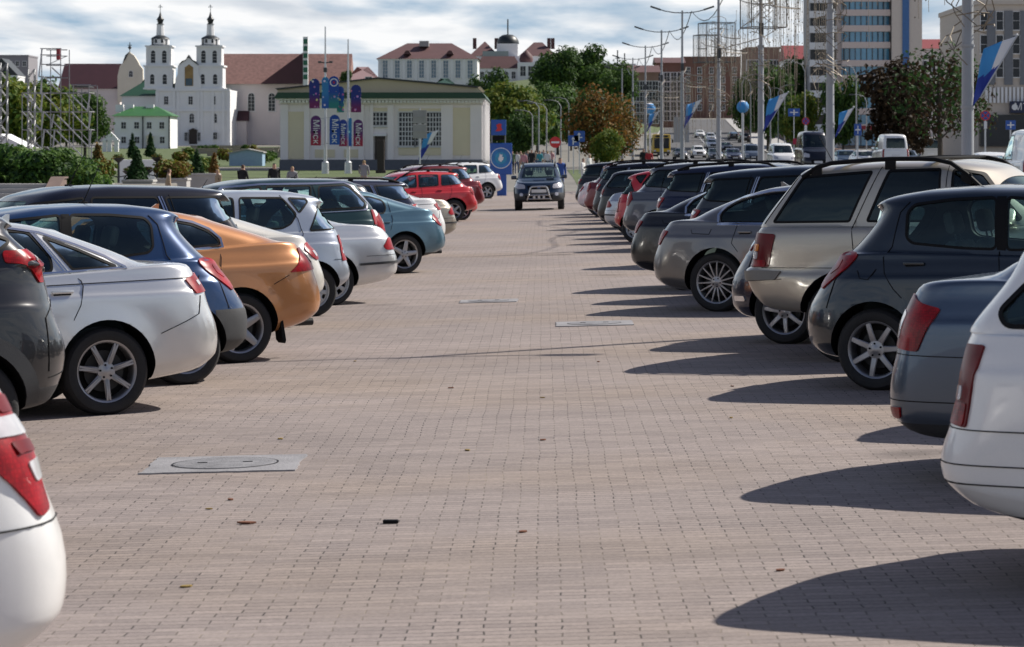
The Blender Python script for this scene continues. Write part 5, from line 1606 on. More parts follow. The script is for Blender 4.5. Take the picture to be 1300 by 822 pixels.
# ------------------------------------------------------------------ white twin-towered church
def church():
    D = 700; s = F_PX/D
    x0 = X(245, D); zb = Z(186, D)
    t = thing('white_church', 'white baroque church with twin towers and dark spires on the hill', 'church', (x0, D, zb))
    lx = lambda px: (px-245)/s
    lz = lambda py: Z(py, D)-zb
    mb = MB()
    mb.box(lx(199), lx(291), 0, 26, -4, lz(114)); mb.box(lx(196), lx(293), -.5, 1, -4, lz(181))
    for py in (140, 114):
        mb.box(lx(198), lx(292), -.45, .3, lz(py)-.35, lz(py)+.25)
    for px in (199.5, 221, 226, 252, 256, 270, 283.5, 290.5): mb.box(lx(px)-.35, lx(px)+.35, -.3, .2, .2, lz(114)-.4)
    # curved gable
    g = [(lx(222), lz(114)), (lx(256), lz(114)), (lx(255), lz(100)), (lx(252.5), lz(95)), (lx(252), lz(84)), (lx(247), lz(79)), (lx(243.5), lz(77)), (lx(239.5), lz(71)), (lx(235.5), lz(77)), (lx(231), lz(79)), (lx(226), lz(84)), (lx(225.5), lz(95)), (lx(223), lz(100))]
    mb.prism(g, -.25, 1.6, plane='xz')
    mb.obj('wall', M_wwall, t)
    mb = MB(); mb.prism([(lx(227), lz(82.5)), (lx(231), lz(78)), (lx(236), lz(76)), (lx(239.5), lz(70)), (lx(243.5), lz(76)), (lx(248), lz(78)), (lx(252), lz(82.5)), (lx(247), lz(79.5)), (lx(239.5), lz(73)), (lx(231.5), lz(79.5))], -.5, 1.8, plane='xz')
    mb.obj('gable_coping', M_rdark, t)
    mb = MB(); a = lx(234.8), lx(245.4)
    mb.prism([(a[0], lz(109.5)), (a[1], lz(109.5)), (a[1], lz(86)), ((a[0]+a[1])/2, lz(82)), (a[0], lz(86))], -.33, -.2, plane='xz')
    ic = mb.obj('painted_niche', mat('niche_gold', (.30, .19, .07), .6, noise=.6, nscale=.9), t)
    mb = MB(); mb.box(a[0]+.2, a[1]-.2, -.36, -.3, lz(109), lz(100)); mb.obj('niche_base', mat('niche_blue', (.07, .11, .14), .6, noise=.5, nscale=1.), ic)
    put_windows(t, [(lx(p), -.05, lz(132.8)) for p in (211, 242, 271)], 1.0, 1.9, arch=False, nx=2, nz=3)
    put_windows(t, [(lx(p), -.05, lz(156)) for p in (243.5, 272.5)], 1.1, 2.2, arch=True, nx=2, nz=3)
    put_windows(t, [(lx(273.5), -.55, lz(177))], .9, 1.6, arch=False)
    put_windows(t, [(lx(236.5), -.55, lz(179)), (lx(253), -.55, lz(179))], .7, 2.)
    mb = MB(); mb.box(lx(240.5), lx(250.5), -.7, -.2, lz(183), lz(166)); mb.prism([(lx(239), lz(166)), (lx(252), lz(166)), (lx(245.5), lz(163))], -1.0, -.2, plane='xz')
    mb.obj('door', M_door, t)
    for cx in (201, 265):
        tw = 3.3; c = lx(cx)
        mb = MB()
        mb.box(c-tw, c+tw, .3, .3+2*tw, lz(114), lz(83.5)); mb.box(c-tw-.35, c+tw+.35, -.05, .65+2*tw, lz(85), lz(83))
        mb.box(c-tw-.35, c+tw+.35, -.05, .65+2*tw, lz(113.6), lz(111.5))
        mb.box(c-2.9, c+2.9, .7, -.1+2*tw, lz(83), lz(58.5)); mb.box(c-3.3, c+3.3, .3, .3+2*tw, lz(59.5), lz(57.8))
        for e in (-1, 1):
            mb.box(c+e*2.75-.28, c+e*2.75+.28, .52, .9, lz(83), lz(59)); mb.box(c+e*3.05-.3, c+e*3.05+.3, .1, .5, lz(113), lz(85))
        mb.obj('tower', M_wwall, t)
        M = Matrix.Translation((c, .3+tw, 0))
        mb = MB(); mb.lathe([(2.25, lz(57.8)), (2.25, lz(50)), (2.1, lz(47.5))], 8, 0, M, a0=PI/8, close=True)
        mb.lathe([(1.0, lz(44.6)), (.85, lz(30))], 8, 0, M, a0=PI/8, close=True)
        lt = mb.obj('lantern', M_wwall, t)
        mb = MB(); mb.lathe([(2.7, lz(57.6)), (2.6, lz(57)), (2.28, lz(56.6))], 8, 0, M, a0=PI/8)
        mb.lathe([(2.38, lz(49.3)), (2.1, lz(47.4)), (1.45, lz(45.6)), (.95, lz(44.4)), (.0, lz(44.3))], 8, 0, M, a0=PI/8)
        for k in range(4):
            a = PI/4+k*PI/2
            mb.tube([M @ Vector((2.35*math.cos(a), 2.35*math.sin(a), lz(57.5))), M @ Vector((2.35*math.cos(a), 2.35*math.sin(a), lz(49.5)))], .16, 5)
        mb.lathe([(1.0, lz(30.5)), (.6, lz(29)), (.75, lz(26)), (.95, lz(24)), (.55, lz(21.5)), (.35, lz(19.5)), (.12, lz(15)), (0, lz(14))], 8, 0, M, a0=PI/8)
        mb.obj('spire', M_rdark, t, 50)
        mb = MB(); mb.tube([M @ Vector((0, 0, lz(15))), M @ Vector((0, 0, lz(5)))], .09, 5); mb.box(c-.55, c+.55, .3+tw-.07, .3+tw+.07, lz(8.6), lz(7.9))
        mb.box(c-.3, c+.3, .3+tw-.07, .3+tw+.07, lz(6.9), lz(6.4)); mb.obj('cross', M_pole, t)
        put_windows(t, [(c-1.35, .72, lz(80)), (c+1.35, .72, lz(80))], 1.05, 3.0, arch=True, nx=1, nz=4)
        put_windows(t, [(c-1.5, .32, lz(107)), (c+1.5, .32, lz(107))], 1.0, 2.4, arch=True, nx=1, nz=3)
        put_windows(t, [(c-.75, .3+tw-2.2, lz(54.5)), (c+.75, .3+tw-2.2, lz(54.5))], .55, 1.0, arch=True, nx=1, nz=1)
    # nave and side chapel behind, dark green roofs
    mb = MB(); mb.box(lx(150), lx(199)-.05, 6, 24, -4, lz(121)); mb.obj('side_wing', M_wwall, t)
    mb = MB(); gable_roof(mb, lx(150), lx(199)-.1, 6, 24, lz(121.5), lz(99), 'x', .5, 0, 5.5); gable_roof(mb, lx(206), lx(284), 2, 26, lz(113.9), lz(92), 'y', 0)
    mb.obj('roof', M_rgreen, t)
church()

def convent():
    D = 600; s = F_PX/D; x0 = X(180, D); zb = Z(190, D)
    t = thing('white_convent', 'low white convent building with bright green roof in front of the church', 'building', (x0, D, zb))
    lx = lambda px: (px-180)/s
    lz = lambda py: Z(py, D)-zb
    mb = MB(); mb.box(lx(145), lx(216), 0, 12, -3, lz(147.5)); mb.box(lx(144.6), lx(216.4), -.15, .2, -3, .6)
    mb.obj('wall', M_wwall, t)
    mb = MB(); gable_roof(mb, lx(145), lx(216), 0, 12, lz(147.5), lz(135), 'x', .6, 0, 4.); rf = mb.obj('roof', M_rgreen2, t)
    for px in (147, 160, 186):
        mb = MB(); mb.box(lx(px)-.8, lx(px)+.8, 5, 6.3, lz(142), lz(132.5)); mb.obj('chimney', M_wwall, rf)
    put_windows(t, [(lx(p), -.02, lz(163.5)) for p in (157, 173.5, 189.5, 205.5)], .95, 1.3)
    put_windows(t, [(lx(p), -.02, lz(182)) for p in (157, 174, 206)], .95, 1.3)
    mb = MB(); mb.box(lx(187), lx(194), -1.2, .1, lz(189), lz(174)); mb.prism([(lx(185.5), lz(174)), (lx(195.5), lz(174)), (lx(190.5), lz(170))], -1.4, .1, plane='xz'); mb.obj('porch', M_cream, t)
    for px in (181.5, 215):
        mb = MB(); mb.tube([(lx(px), -.25, 0), (lx(px), -.25, lz(148))], .14, 6); mb.obj('drainpipe', M_poled, t)
    # garden gate
    D2 = 520; s2 = F_PX/D2; zb2 = terr(X(140, D2), D2)
    g = thing('arched_gate', 'ornate white arched garden gate left of the convent', 'gate', (X(141, D2), D2, Z(201, D2)))
    for px in (133, 139, 148):
        mb = MB(); x = (px-141)/s2; mb.box(x-.35, x+.35, -.4, .4, -1, 3.0); mb.box(x-.5, x+.5, -.5, .5, 3.0, 3.25); mb.obj('pillar', M_wwall, g)
    mb = MB(); mb.prism([(-1.4, 3.25), (1.3, 3.25), (1.1, 3.6), (.4, 4.3), (0, 4.7), (-.5, 4.3), (-1.2, 3.6)], -.4, .4, plane='xz'); mb.obj('pediment', M_wwall, g)
convent()

def simple_house(name, label, cat, px0, px1, D, ytop, ybot, depth, wall, roof, yridge, wins=(), w=1., h=1.6, hip=0., axis='x', arch=False, nx=2, nz=2, pane=None, fr=None, ov=.5, extra=None):
    s = F_PX/D; xc = (px0+px1)/2; zb = Z(ybot, D)
    t = thing(name, label, cat, (X(xc, D), D, zb))
    lx = lambda px: (px-xc)/s
    lz = lambda py: Z(py, D)-zb
    mb = MB(); mb.box(lx(px0), lx(px1), 0, depth, -6, lz(ytop)); mb.box(lx(px0)-.12, lx(px1)+.12, -.2, depth+.2, lz(ytop)-.4, lz(ytop)-.003)
    mb.obj('wall', wall, t)
    if roof:
        mb = MB(); gable_roof(mb, lx(px0), lx(px1), 0, depth, lz(ytop), lz(yridge), axis, ov, 0, hip); mb.obj('roof', roof, t)
    if wins: put_windows(t, [(lx(p), -.02, lz(y)) for p, y in wins], w, h, arch=arch, nx=nx, nz=nz, pane=pane, fr=fr)
    if extra: extra(t, lx, lz)
    return t

def gable_extra(t, lx, lz):
    mb = MB()
    g = [(150, 130), (183, 130), (182, 88), (178, 83), (175, 77), (171, 71), (165, 66.5), (160, 71), (157, 80), (153, 84), (150, 97)]
    mb.prism([(lx(a), lz(b)) for a, b in g], -1.2, .6, plane='xz'); mb.obj('gable', M_cream, t)
    mb = MB(); mb.prism([(lx(a), lz(b)) for a, b in [(156.5, 80), (160, 70.5), (165, 66), (163, 70), (160, 76)]], -1.5, .9, plane='xz'); mb.obj('coping', M_rdark, t)
    put_windows(t, [(lx(167), -1.22, lz(98))], 1.0, 1.7, arch=True)
    mb = MB(); x = lx(165); mb.tube([(x, -.3, lz(67)), (x, -.3, lz(54))], .12, 5); mb.box(x-.6, x+.6, -.36, -.24, lz(58.2), lz(57.4)); mb.lathe([(0, lz(63.5)), (.4, lz(62)), (.5, lz(60.5)), (.3, lz(59)), (0, lz(58.5))], 8, 0, Matrix.Translation((x, -.3, 0))); mb.obj('cross', M_poled, t)
simple_house('cream_church', 'cream church hall with long dark red roof and curved gable at its right end', 'building', 76, 152, 800, 113, 175, 16, M_pinkw, M_rred, 80, hip=.5, extra=gable_extra)

def tile_extra(t, lx, lz):
    mb = MB(); mb.prism([(lx(333), lz(107)), (lx(388), lz(107)), (lx(386), lz(68))], -4.5, -.2, plane='xz')
    mb.obj('shaded_gable_roof', M_rred, t)  # dark red slab: shade on the right part of the roof put into colour
    mb = MB(); mb.box(lx(289), lx(315), -4, -.02, -4, lz(154)); mb.obj('annex', M_pinkw, t)
    mb = MB(); gable_roof(mb, lx(289), lx(315), -4, 3.8, lz(153.9), lz(141), 'x', .3); mb.obj('annex_roof', M_rred, t)
simple_house('tiled_hall', 'large pale hall with weathered red tile roof right of the church', 'building', 283, 440, 720, 107, 178, 18, M_pinkw, M_rtile, 67, wins=[(292, 141), (319, 141), (345, 141)], w=1.6, h=4.4, arch=True, nz=5, extra=tile_extra, ov=.8)

simple_house('grey_house', 'flat grey building at the far left edge above the trees', 'building', -20, 36, 760, 70, 130, 14, mat('grey_wall', (.24, .23, .25), .8, noise=.1), None, 0, wins=[(-5+i*9, 84) for i in range(5)], w=.9, h=1.2)
simple_house('white_gable_house', 'white gabled house behind the trees at the left edge', 'building', -18, 22, 700, 96, 150, 10, M_wwall, M_rdark, 74, axis='y', ov=.2)

def mansard_extra(t, lx, lz):
    for px in (517, 571):
        mb = MB(); mb.prism([(lx(px)-.9, lz(69)), (lx(px)+.9, lz(69)), (lx(px)+.5, lz(65)), (lx(px), lz(64)), (lx(px)-.5, lz(65))], .6, 4, plane='xz'); mb.obj('dormer', M_rbrown, t)
    mb = MB(); mb.box(lx(531), lx(543), 6, 9, lz(58), lz(51)); mb.obj('chimney', M_conc, t)
    for i in range(9):
        px = 482+i*15.3; mb = MB(); mb.box(lx(px)-.3, lx(px)+.3, -.3, -.02, 0, lz(76)); mb.obj('pilaster', M_wwall, t)
simple_house('classical_block', 'long white classical block with red brown roof and tall windows on the hill', 'building', 480, 606, 700, 75, 118, 22, M_wwall, M_rbrown, 53, wins=[(489+i*15.4, 99) for i in range(8)], w=1.15, h=4.2, nx=2, nz=5, hip=7, pane=M_panel, extra=mansard_extra)
simple_house('pink_gable_house', 'small pale pink gabled house behind the yellow pavilion', 'building', 434, 482, 650, 103, 130, 14, M_pinkw, mat('roof_pink', (.30, .19, .19), .7, noise=.2), 84, axis='x', hip=6, wins=[(468, 105)], w=1.4, h=1.2)

def palace():
    D = 780; s = F_PX/D; x0 = X(650, D); zb = Z(110, D)
    t = thing('domed_palace', 'white hilltop palace with dark dome and dark red roofs', 'building', (x0, D, zb))
    lx = lambda px: (px-650)/s
    lz = lambda py: Z(py, D)-zb
    mb = MB(); mb.box(lx(596), lx(706), 8, 26, -8, lz(70)); mb.box(lx(604), lx(662), 0, 8, -8, lz(87)); mb.box(lx(657), lx(683), -2, 8, -8, lz(80)); mb.box(lx(630), lx(657), 9, 15, lz(72), lz(54)); mb.obj('wall', M_wwall, t)
    mb = MB(); gable_roof(mb, lx(596), lx(632), 8, 26, lz(70), lz(50), 'x', .3, 0, 4); gable_roof(mb, lx(660), lx(706), 8, 26, lz(70), lz(51), 'x', .3, 0, 4); gable_roof(mb, lx(604), lx(661), 0, 7.9, lz(87), lz(71), 'x', .3, 0, 2); mb.obj('roof', M_rbrown, t)
    M = Matrix.Translation((lx(644), 12, 0)); r = (660-631)/2/s
    mb = MB(); mb.lathe([(r, lz(54)), (r, lz(52.5)), (r*.93, lz(49)), (r*.75, lz(45)), (r*.45, lz(42.3)), (0, lz(41.5))], 16, 0, M); mb.tube([M @ Vector((0, 0, lz(42))), M @ Vector((0, 0, lz(22)))], .2, 5); mb.obj('dome', M_rdark, t, 50)
    M = Matrix.Translation((lx(668), 1, 0)); r = 1.7
    mb = MB(); mb.lathe([(r, lz(79)), (r*1.1, lz(75)), (r*.9, lz(70)), (r*.4, lz(66)), (0, lz(63))], 12, 0, M); mb.obj('cupola', M_rbrown, t, 50)
    mb = MB(); mb.box(lx(612), lx(645), 7.5, 8.2, lz(74), lz(64)); mb.obj('glass_attic', mat('green_glass', (.25, .33, .31), .3), t)
    put_windows(t, [(lx(p), -2.02, lz(97)) for p in (664, 674)], 1.4, 2.6)
    put_windows(t, [(lx(p), -.02, lz(100)) for p in (612, 622, 632, 642, 652)], 1.0, 1.8)
    for px in (601, 629, 702, 697):
        mb = MB(); mb.box(lx(px)-.5, lx(px)+.5, 14, 15, lz(60), lz(46)); mb.obj('chimney', M_rbrown, t)
palace()

# ------------------------------------------------------------------ yellow pavilion with green eaves
def pavilion():
    D = 262; s = F_PX/D; x0 = X(485, D); zb = terr(X(485, D), D)-.1
    t = thing('yellow_pavilion', 'long low pale pavilion with yellow panels, green eaves and large gridded windows', 'building', (x0, D, zb))
    lx = lambda px: (px-485)/s
    lz = lambda py: Z(py, D)-zb
    mb = MB(); mb.box(lx(356), lx(612), 0, 22, -1, lz(128)); 
    for a, b in ((356, 366), (386, 393), (455, 462), (470, 474), (492, 500), (560, 575), (597, 612)): mb.box(lx(a), lx(b), -.22, -.002, 1.0, lz(133))
    mb.box(lx(354), lx(614), -.3, 22.3, lz(132.5), lz(129)); mb.obj('wall', M_lilac, t)
    mb = MB(); mb.box(lx(355), lx(613), -.32, 22.2, -1, lz(203)); mb.obj('plinth', M_plinth, t)
    for a, b, c, d in ((366, 386, 202, 142), (575, 597, 197, 137)):
        mb = MB(); mb.box(lx(a), lx(b), -.12, -.001, lz(c), lz(d)); mb.obj('wall_panel', M_yellow, t)
    for i, (a, b, c, d) in enumerate(((470, 493, 142, 137), (506, 562, 142, 138), (506, 562, 197, 186), (400, 425, 200, 190), (437, 455, 200, 190))):
        mb = MB(); mb.box(lx(a), lx(b), -.1, -.001, lz(c), lz(d)); mb.obj('wall_panel', M_yellow, t)
    mb = MB()
    n = 56
    for i in range(n):
        x = lerp(lx(356), lx(613), (i+.5)/n); mb.box(x-.12, x+.12, -.75, -.3, lz(130.8), lz(127.8))
    mb.box(lx(352), lx(616), -1.0, 23, lz(127.7), lz(125.5)); mb.obj('cornice', M_wwall, t)
    mb = MB(); mb.prism([(lx(349), lz(125.4)), (lx(618), lz(125.4)), (lx(613), lz(118)), (lx(354), lz(118))], -1.35, 23.3, plane='xz'); mb.obj('eaves', M_rgreen, t)
    mb = MB(); mb.prism([(lx(353), lz(117.9)), (lx(612), lz(117.9)), (lx(606), lz(112)), (lx(480), lz(100.5)), (lx(353), lz(114.5))], -.6, 22, plane='xz'); mb.obj('gable', M_beigeroof, t)
    mb = MB(); mb.prism([(lx(353), lz(114.4)), (lx(480), lz(100.4)), (lx(606), lz(111.9)), (lx(610), lz(110)), (lx(480), lz(98.6)), (lx(350), lz(112.8))], -.9, 22.5, plane='xz'); mb.obj('ridge_flashing', M_rdark, t)
    mb = MB(); gable_roof(mb, lx(548), lx(575), 3, 9, lz(107), lz(97.5), 'x', .2, 0, 1.5); mb.obj('roof_light', M_rgreen, t)
    wm = M_panel
    put_windows(t, [(lx(516.5), -.03, lz(185))], 1.35, 2.95, nx=5, nz=7, pane=M_pane, fr=M_frame); put_windows(t, [(lx(551.5), -.03, lz(185))], 1.35, 2.95, nx=5, nz=7, pane=M_pane, fr=M_frame)
    put_windows(t, [(lx(533), -.03, lz(185))], .8, 2.95, nx=3, nz=7, pane=M_pane, fr=M_frame)
    put_windows(t, [(lx(482), -.03, lz(159))], 1.3, 1.1, nx=4, nz=3, pane=M_pane, fr=M_frame)
    mb = MB(); mb.box(lx(476), lx(489), -.2, .1, lz(206), lz(173)); mb.box(lx(474), lx(491), -.35, .1, lz(173), lz(170.5), 1); mb.obj('door', [M_door, M_wwall], t)
    # side facade lit by the sun
    for k in range(5):
        mb = MB(); mb.box(lx(612), lx(612)+.3, 1+k*4.8, 1.8+k*4.8, .9, lz(129)); mb.obj('pilaster', M_wwall, t)
pavilion()
def green_tower_sign():
    D = 420; s = F_PX/D
    t = thing('tower_sign', 'tall narrow green and white vertical sign tower above the tiled hall', 'sign', (X(388, D), D, terr(X(388, D), D)))
    z0 = t.location.z
    mb = MB(); mb.box(-.35, .35, -.3, .3, 0, Z(47, D)-z0); mb.obj('mast', M_wwall, t)
    mb = MB()
    for i in range(6):
        y = 50+i*9; mb.box(-.3, .3, -.36, -.302, Z(y+6, D)-z0, Z(y, D)-z0)
    mb.obj('sign_panel', mat('sign_green', (.02, .14, .08), .5), t)
green_tower_sign()
# ------------------------------------------------------------------ ground covers, hill, lawns
def patch_sheet(name, x0, x1, y0, y1, dz, m, nx=6, ny=10):
    return sheet(name, [lerp(x0, x1, i/nx) for i in range(nx+1)], [lerp(y0, y1, j/ny) for j in range(ny+1)], dz, m)
for i, (a, b, c, d) in enumerate([(-46, -3.5, 214, 259.5), (1.9, 8.2, 149, 235), (-210, -18, 290, 660), (-60, -15.5, 149, 212)]):
    patch_sheet('lawn', a, b, c, d, .0, M_grass, 8, 12)
def hill():
    V, F = [], []
    nx, ny = 26, 16
    for j in range(ny+1):
        for i in range(nx+1):
            x = lerp(-75, 60, i/nx); y = lerp(520, 1000, j/ny)
            e = math.exp(-((x+15)/32)**4)*math.exp(-((y-800)/170)**4)
            V.append((x, y, terr(x, y)-.5+e*15.5))
    for j in range(ny):
        for i in range(nx):
            a = j*(nx+1)+i; F.append((a, a+1, a+nx+2, a+nx+1))
    o = mesh_obj('hill', raw_mesh('hill', V, F, M_grass, 180)); o['kind'] = 'structure'
hill()
# ------------------------------------------------------------------ trees
K_dark = tree_kind(14, 6.5, [L_dark, L_dark, L_green], 1, 5200, .50, .4, .16, 12)
K_green = tree_kind(12, 5.5, [L_green, L_green, L_dark], 2, 4600, .42, .32, .16, 11)
K_lime = tree_kind(11, 5., [L_lime, L_green, L_lime], 3, 4200, .40, .3, .14, 11)
K_aut = tree_kind(10, 4.6, [L_aut, L_rust, L_aut, L_dark], 14, 4200, .27, .26, .12, 17)
K_mar = tree_kind(9, 2.6, [L_red], 5, 3600, .24, .22, .12, 12)
K_thin = tree_kind(9, 3.6, [L_red, L_dark], 6, 1300, .22, .22, .22, 13)
GT = 'trees on the slope behind the square'
def tree_px(kind, px, D, ytop, hk, label, w=1., rot=None, ybase=None, group=GT):
    z = terr(X(px, D), D) if ybase is None else Z(ybase, D)
    s = (Z(ytop, D)-z)/hk
    t = put_tree(kind, X(px, D), D, z-.1, s*w, rot if rot is not None else px*.37, label, group=group)
    t.scale = (s*w, s*w, s)
    return t
for k, px, D, yt, hk, lb, w, yb in [
    (K_dark, 712, 600, 58, 14, 'big dark green tree beside the domed palace', 1.0, 128), (K_dark, 742, 610, 56, 14, 'dark green tree right of the tallest pair on the slope', .95, 128),
    (K_dark, 697, 620, 70, 14, 'dark green tree closest to the palace tower', .75, 130), (K_green, 772, 560, 74, 12, 'mid green tree sloping down to the right of the dark trees', 1.0, 140),
    (K_green, 788, 520, 84, 12, 'small green tree next to the roofs at the street', .8, 150),
    (K_dark, 622, 430, 86, 14, 'tall dark green tree behind the pavilion corner', .62, None), (K_dark, 636, 400, 108, 14, 'shady dark tree behind the blue pylon', .8, None),
    (K_lime, 653, 380, 99, 11, 'yellow green tree behind the crowd', .95, None), (K_green, 682, 390, 108, 12, 'light green tree between the yellow green and the orange trees', .85, None),
    (K_green, 708, 420, 102, 12, 'green tree behind the no-entry sign', .9, None), (K_dark, 725, 450, 112, 14, 'dark tree half hidden by the orange tree', .7, None),
    (K_dark, 664, 330, 138, 14, 'low dark tree over the crowd', .75, None),
    (K_aut, 757, 250, 106, 10, 'orange brown autumn tree at the street corner', .95, None), (K_aut, 784, 262, 120, 10, 'smaller rust coloured tree right of the autumn tree', .8, None), (K_lime, 768, 230, 160, 11, 'low yellow green tree under the autumn tree', .9, None),
    (K_green, 108, 420, 116, 12, 'round green tree in front of the cream church', .95, None), (K_lime, 60, 400, 100, 11, 'yellow green tree behind the scaffold', 1.1, None), (K_lime, 12, 380, 88, 11, 'pale green tree at the left edge', 1., None), (K_green, 36, 460, 96, 12, 'green tree between the scaffold towers', 1., None),
    (K_green, 84, 440, 108, 12, 'green tree behind the scaffold diagonals', .8, None),
    (K_dark, 440, 560, 88, 14, 'small rounded dark tree behind the pavilion roof', .8, 112),
    (K_dark, 975, 430, 78, 14, 'dark tree behind the light garlands', .7, None), (K_dark, 1000, 470, 72, 14, 'dark tree on the bank above the street', .7, None), (K_lime, 1018, 330, 112, 11, 'bright yellow green street tree', .62, None),
    (K_green, 1070, 330, 92, 12, 'green tree in front of the office tower', .55, None), (K_dark, 952, 520, 92, 14, 'dark tree by the top of the street', .6, None)]:
    tree_px(k, px, D, yt, hk, lb, w, None, yb)
for k, px, D, yt, hk, lb, w in [(K_mar, 1138, 215, 60, 9, 'dense dark maroon tree in front of the office tower', 1.05), (K_mar, 1163, 225, 92, 9, 'lower maroon tree leaning on the denser one', .7), (K_thin, 1194, 205, 46, 9, 'thin dark tree with sky between its twigs', 1.0), (K_thin, 1228, 260, 70, 9, 'sparse dark tree by the shop building', .8)]:
    tree_px(k, px, D, yt, hk, lb, w, group='dark street trees on the right')

# ------------------------------------------------------------------ low planting on the left
def bush(name, label, cat, px, D, yb, w, h, mats, n, size, seed, d=None, group=None, cone=False):
    s = F_PX/D; z = Z(yb, D)
    rng = random.Random(seed); d = d or w
    if cone: bl = [(0, 0, h*t, w/2*(1-t)*1.05+.05, d/2*(1-t)*1.05+.05, h*.13) for t in (.08, .2, .32, .44, .56, .68, .8, .9)]
    else:
        bl = [(rng.uniform(-.3, .3)*w, rng.uniform(-.3, .3)*d, h*rng.uniform(.35, .62), w*.27, d*.27, h*.36) for _ in range(7)]
    o = mesh_obj(name, foliage_mesh(name, bl, n, size, mats, rng), None, (X(px, D), D, z))
    return tag(o, label, cat, group)
def juniper():
    rng = random.Random(12); D = 112; bl = []
    for i in range(46):
        px = rng.uniform(-45, 122); y = rng.uniform(D-3, D+6)
        top = interp([(-45, 2.5), (20, 2.55), (70, 2.4), (105, 1.75), (125, 1.0)], px)
        z = rng.uniform(.55, top-.3); bl.append((X(px, y), y, z, rng.uniform(.6, 1.0), .9, rng.uniform(.25, .45)))
    o = mesh_obj('juniper_hedge', foliage_mesh('juniper_hedge', bl, 22000, .12, [L_juni, L_juni, L_conif], rng))
    tag(o, 'wide spreading bright green juniper hedge above the steps', 'hedge')
juniper()
bush('rust_shrub', 'rusty yellow shrub spilling over the first white planter', 'shrub', 120, 116, 236, 1.6, 1.15, [L_rust, L_lime, L_juni], 1600, .10, 21)
bush('cone_shrub', 'rust coloured cone shrub behind the rusty spilling shrub', 'shrub', 124, 122, 222, .85, 1.35, [L_rust, L_rust, L_conif], 1200, .09, 22, cone=True)
bush('thuja', 'dark green cone thuja in the second white planter', 'shrub', 174, 118, 232, .95, 1.4, [L_conif], 1700, .09, 23, cone=True)
bush('yellow_bush', 'rounded yellow green bush in the third white planter', 'shrub', 218, 126, 230, 1.7, 1.0, [L_lime, L_rust], 1500, .10, 24)
bush('thuja', 'narrow dark green thuja right of the yellow bush', 'shrub', 250, 132, 226, .75, 1.25, [L_conif], 1400, .09, 25, cone=True)
bush('cone_shrub', 'narrow orange cone shrub beside the narrow thuja', 'shrub', 272, 136, 225, .6, 1.1, [L_rust, L_aut], 1000, .08, 26, cone=True)
bush('green_bush', 'loose light green bush between thuja and orange cone', 'shrub', 262, 142, 224, 1.4, .95, [L_green, L_lime], 1200, .11, 27)
bush('thuja', 'dark thuja before the convent wall, left of the door', 'shrub', 168, 380, 200, 1.6, 3.2, [L_conif], 900, .2, 28, cone=True)
bush('thuja', 'dark thuja before the convent wall, right of the door', 'shrub', 191, 375, 198, 1.6, 3.0, [L_conif], 900, .2, 29, cone=True)
for i in range(16):
    rng = random.Random(100+i); px = 232+i*8; D = rng.uniform(330, 520)
    z = terr(X(px, D), D)
    o = bush('garden_bush', 'low green bush on the terraced garden below the church', 'shrub', px, D, VY-(z-CAM_H)*F_PX/D+1, rng.uniform(1.6, 3.2), rng.uniform(.8, 1.8), rng.choice([[L_green], [L_dark, L_green], [L_lime, L_green], [L_rust, L_lime]]), 420, .24, 200+i, group='bushes of the terraced garden')
for i in range(7):
    px, D = [(262, 480), (290, 520), (318, 470), (340, 500), (305, 440), (345, 420), (275, 560)][i]
    z = terr(X(px, D), D); w = [4, 5, 4.5, 3.5, 5, 3, 5][i]
    mb = MB(); mb.bbox(-w, w, -.3, .3, -.5, .75, .05); mb.bbox(-w-.1, w+.1, -.38, .38, .75, .9, .03)
    o = mb.obj('garden_wall', mat('garden_stone', (.34, .29, .24), .85, noise=.25), None, None, (X(px, D), D, z)); tag(o, 'low pale stone wall of the terraced garden', 'wall', 'stone walls of the terraced garden')
GP = 'white planters left of the square'
for px, D, yb, w, lb in [(120, 116, 246, .66, 'white square planter holding the rusty shrub'), (177, 118, 242, .60, 'white square planter holding the large thuja'), (220, 126, 240, .66, 'white square planter holding the yellow bush'), (256, 132, 234, .75, 'low white planter under the narrow thuja')]:
    z0 = terr(X(px, D), D); zt = Z(yb-13, D)
    mb = MB(); mb.bbox(-w, w, -w, w, z0-.02, zt, .04); mb.bbox(-w-.04, w+.04, -w-.04, w+.04, zt-.08, zt+.02, .02); mb.box(-w+.08, w-.08, -w+.08, w-.08, zt+.0, zt+.03, 1)
    o = mb.obj('planter', [M_asphb, M_soil], None, None, (X(px, D), D, 0)); tag(o, lb, 'planter', GP)
def bowl_stand(px, D, label):
    z = terr(X(px, D), D)
    t = thing('flower_stand', label, 'planter', (X(px, D), D, z), 0, 'dark flower bowl stands')
    mb = MB(); mb.tube([(0, 0, 0), (0, 0, 1.95)], .05, 8); mb.lathe([(.2, 0), (.18, .06), (.06, .1)], 12, 0); mb.obj('post', M_poled, t)
    for dx, h in ((0, 1.9), (-.42, 1.35), (.42, 1.35)):
        mb = MB(); mb.lathe([(.04, h-.15), (.22, h), (.27, h+.06), (.24, h+.06)], 14, 0, Matrix.Translation((dx, 0, 0)));
        if dx: mb.tube([(0, 0, h-.2), (dx, 0, h-.12)], .025, 6)
        b = mb.obj('bowl', M_poled, t)
        rng = random.Random(int(px+h*10)); mesh_obj('flowers', foliage_mesh('flowers', [(dx, 0, h+.12, .24, .24, .1)], 160, .05, [L_dark, L_green, L_rust], rng), b)
bowl_stand(150.5, 122, 'dark stand of three flower bowls left of the large thuja'); bowl_stand(199, 126, 'dark stand of three flower bowls right of the large thuja')
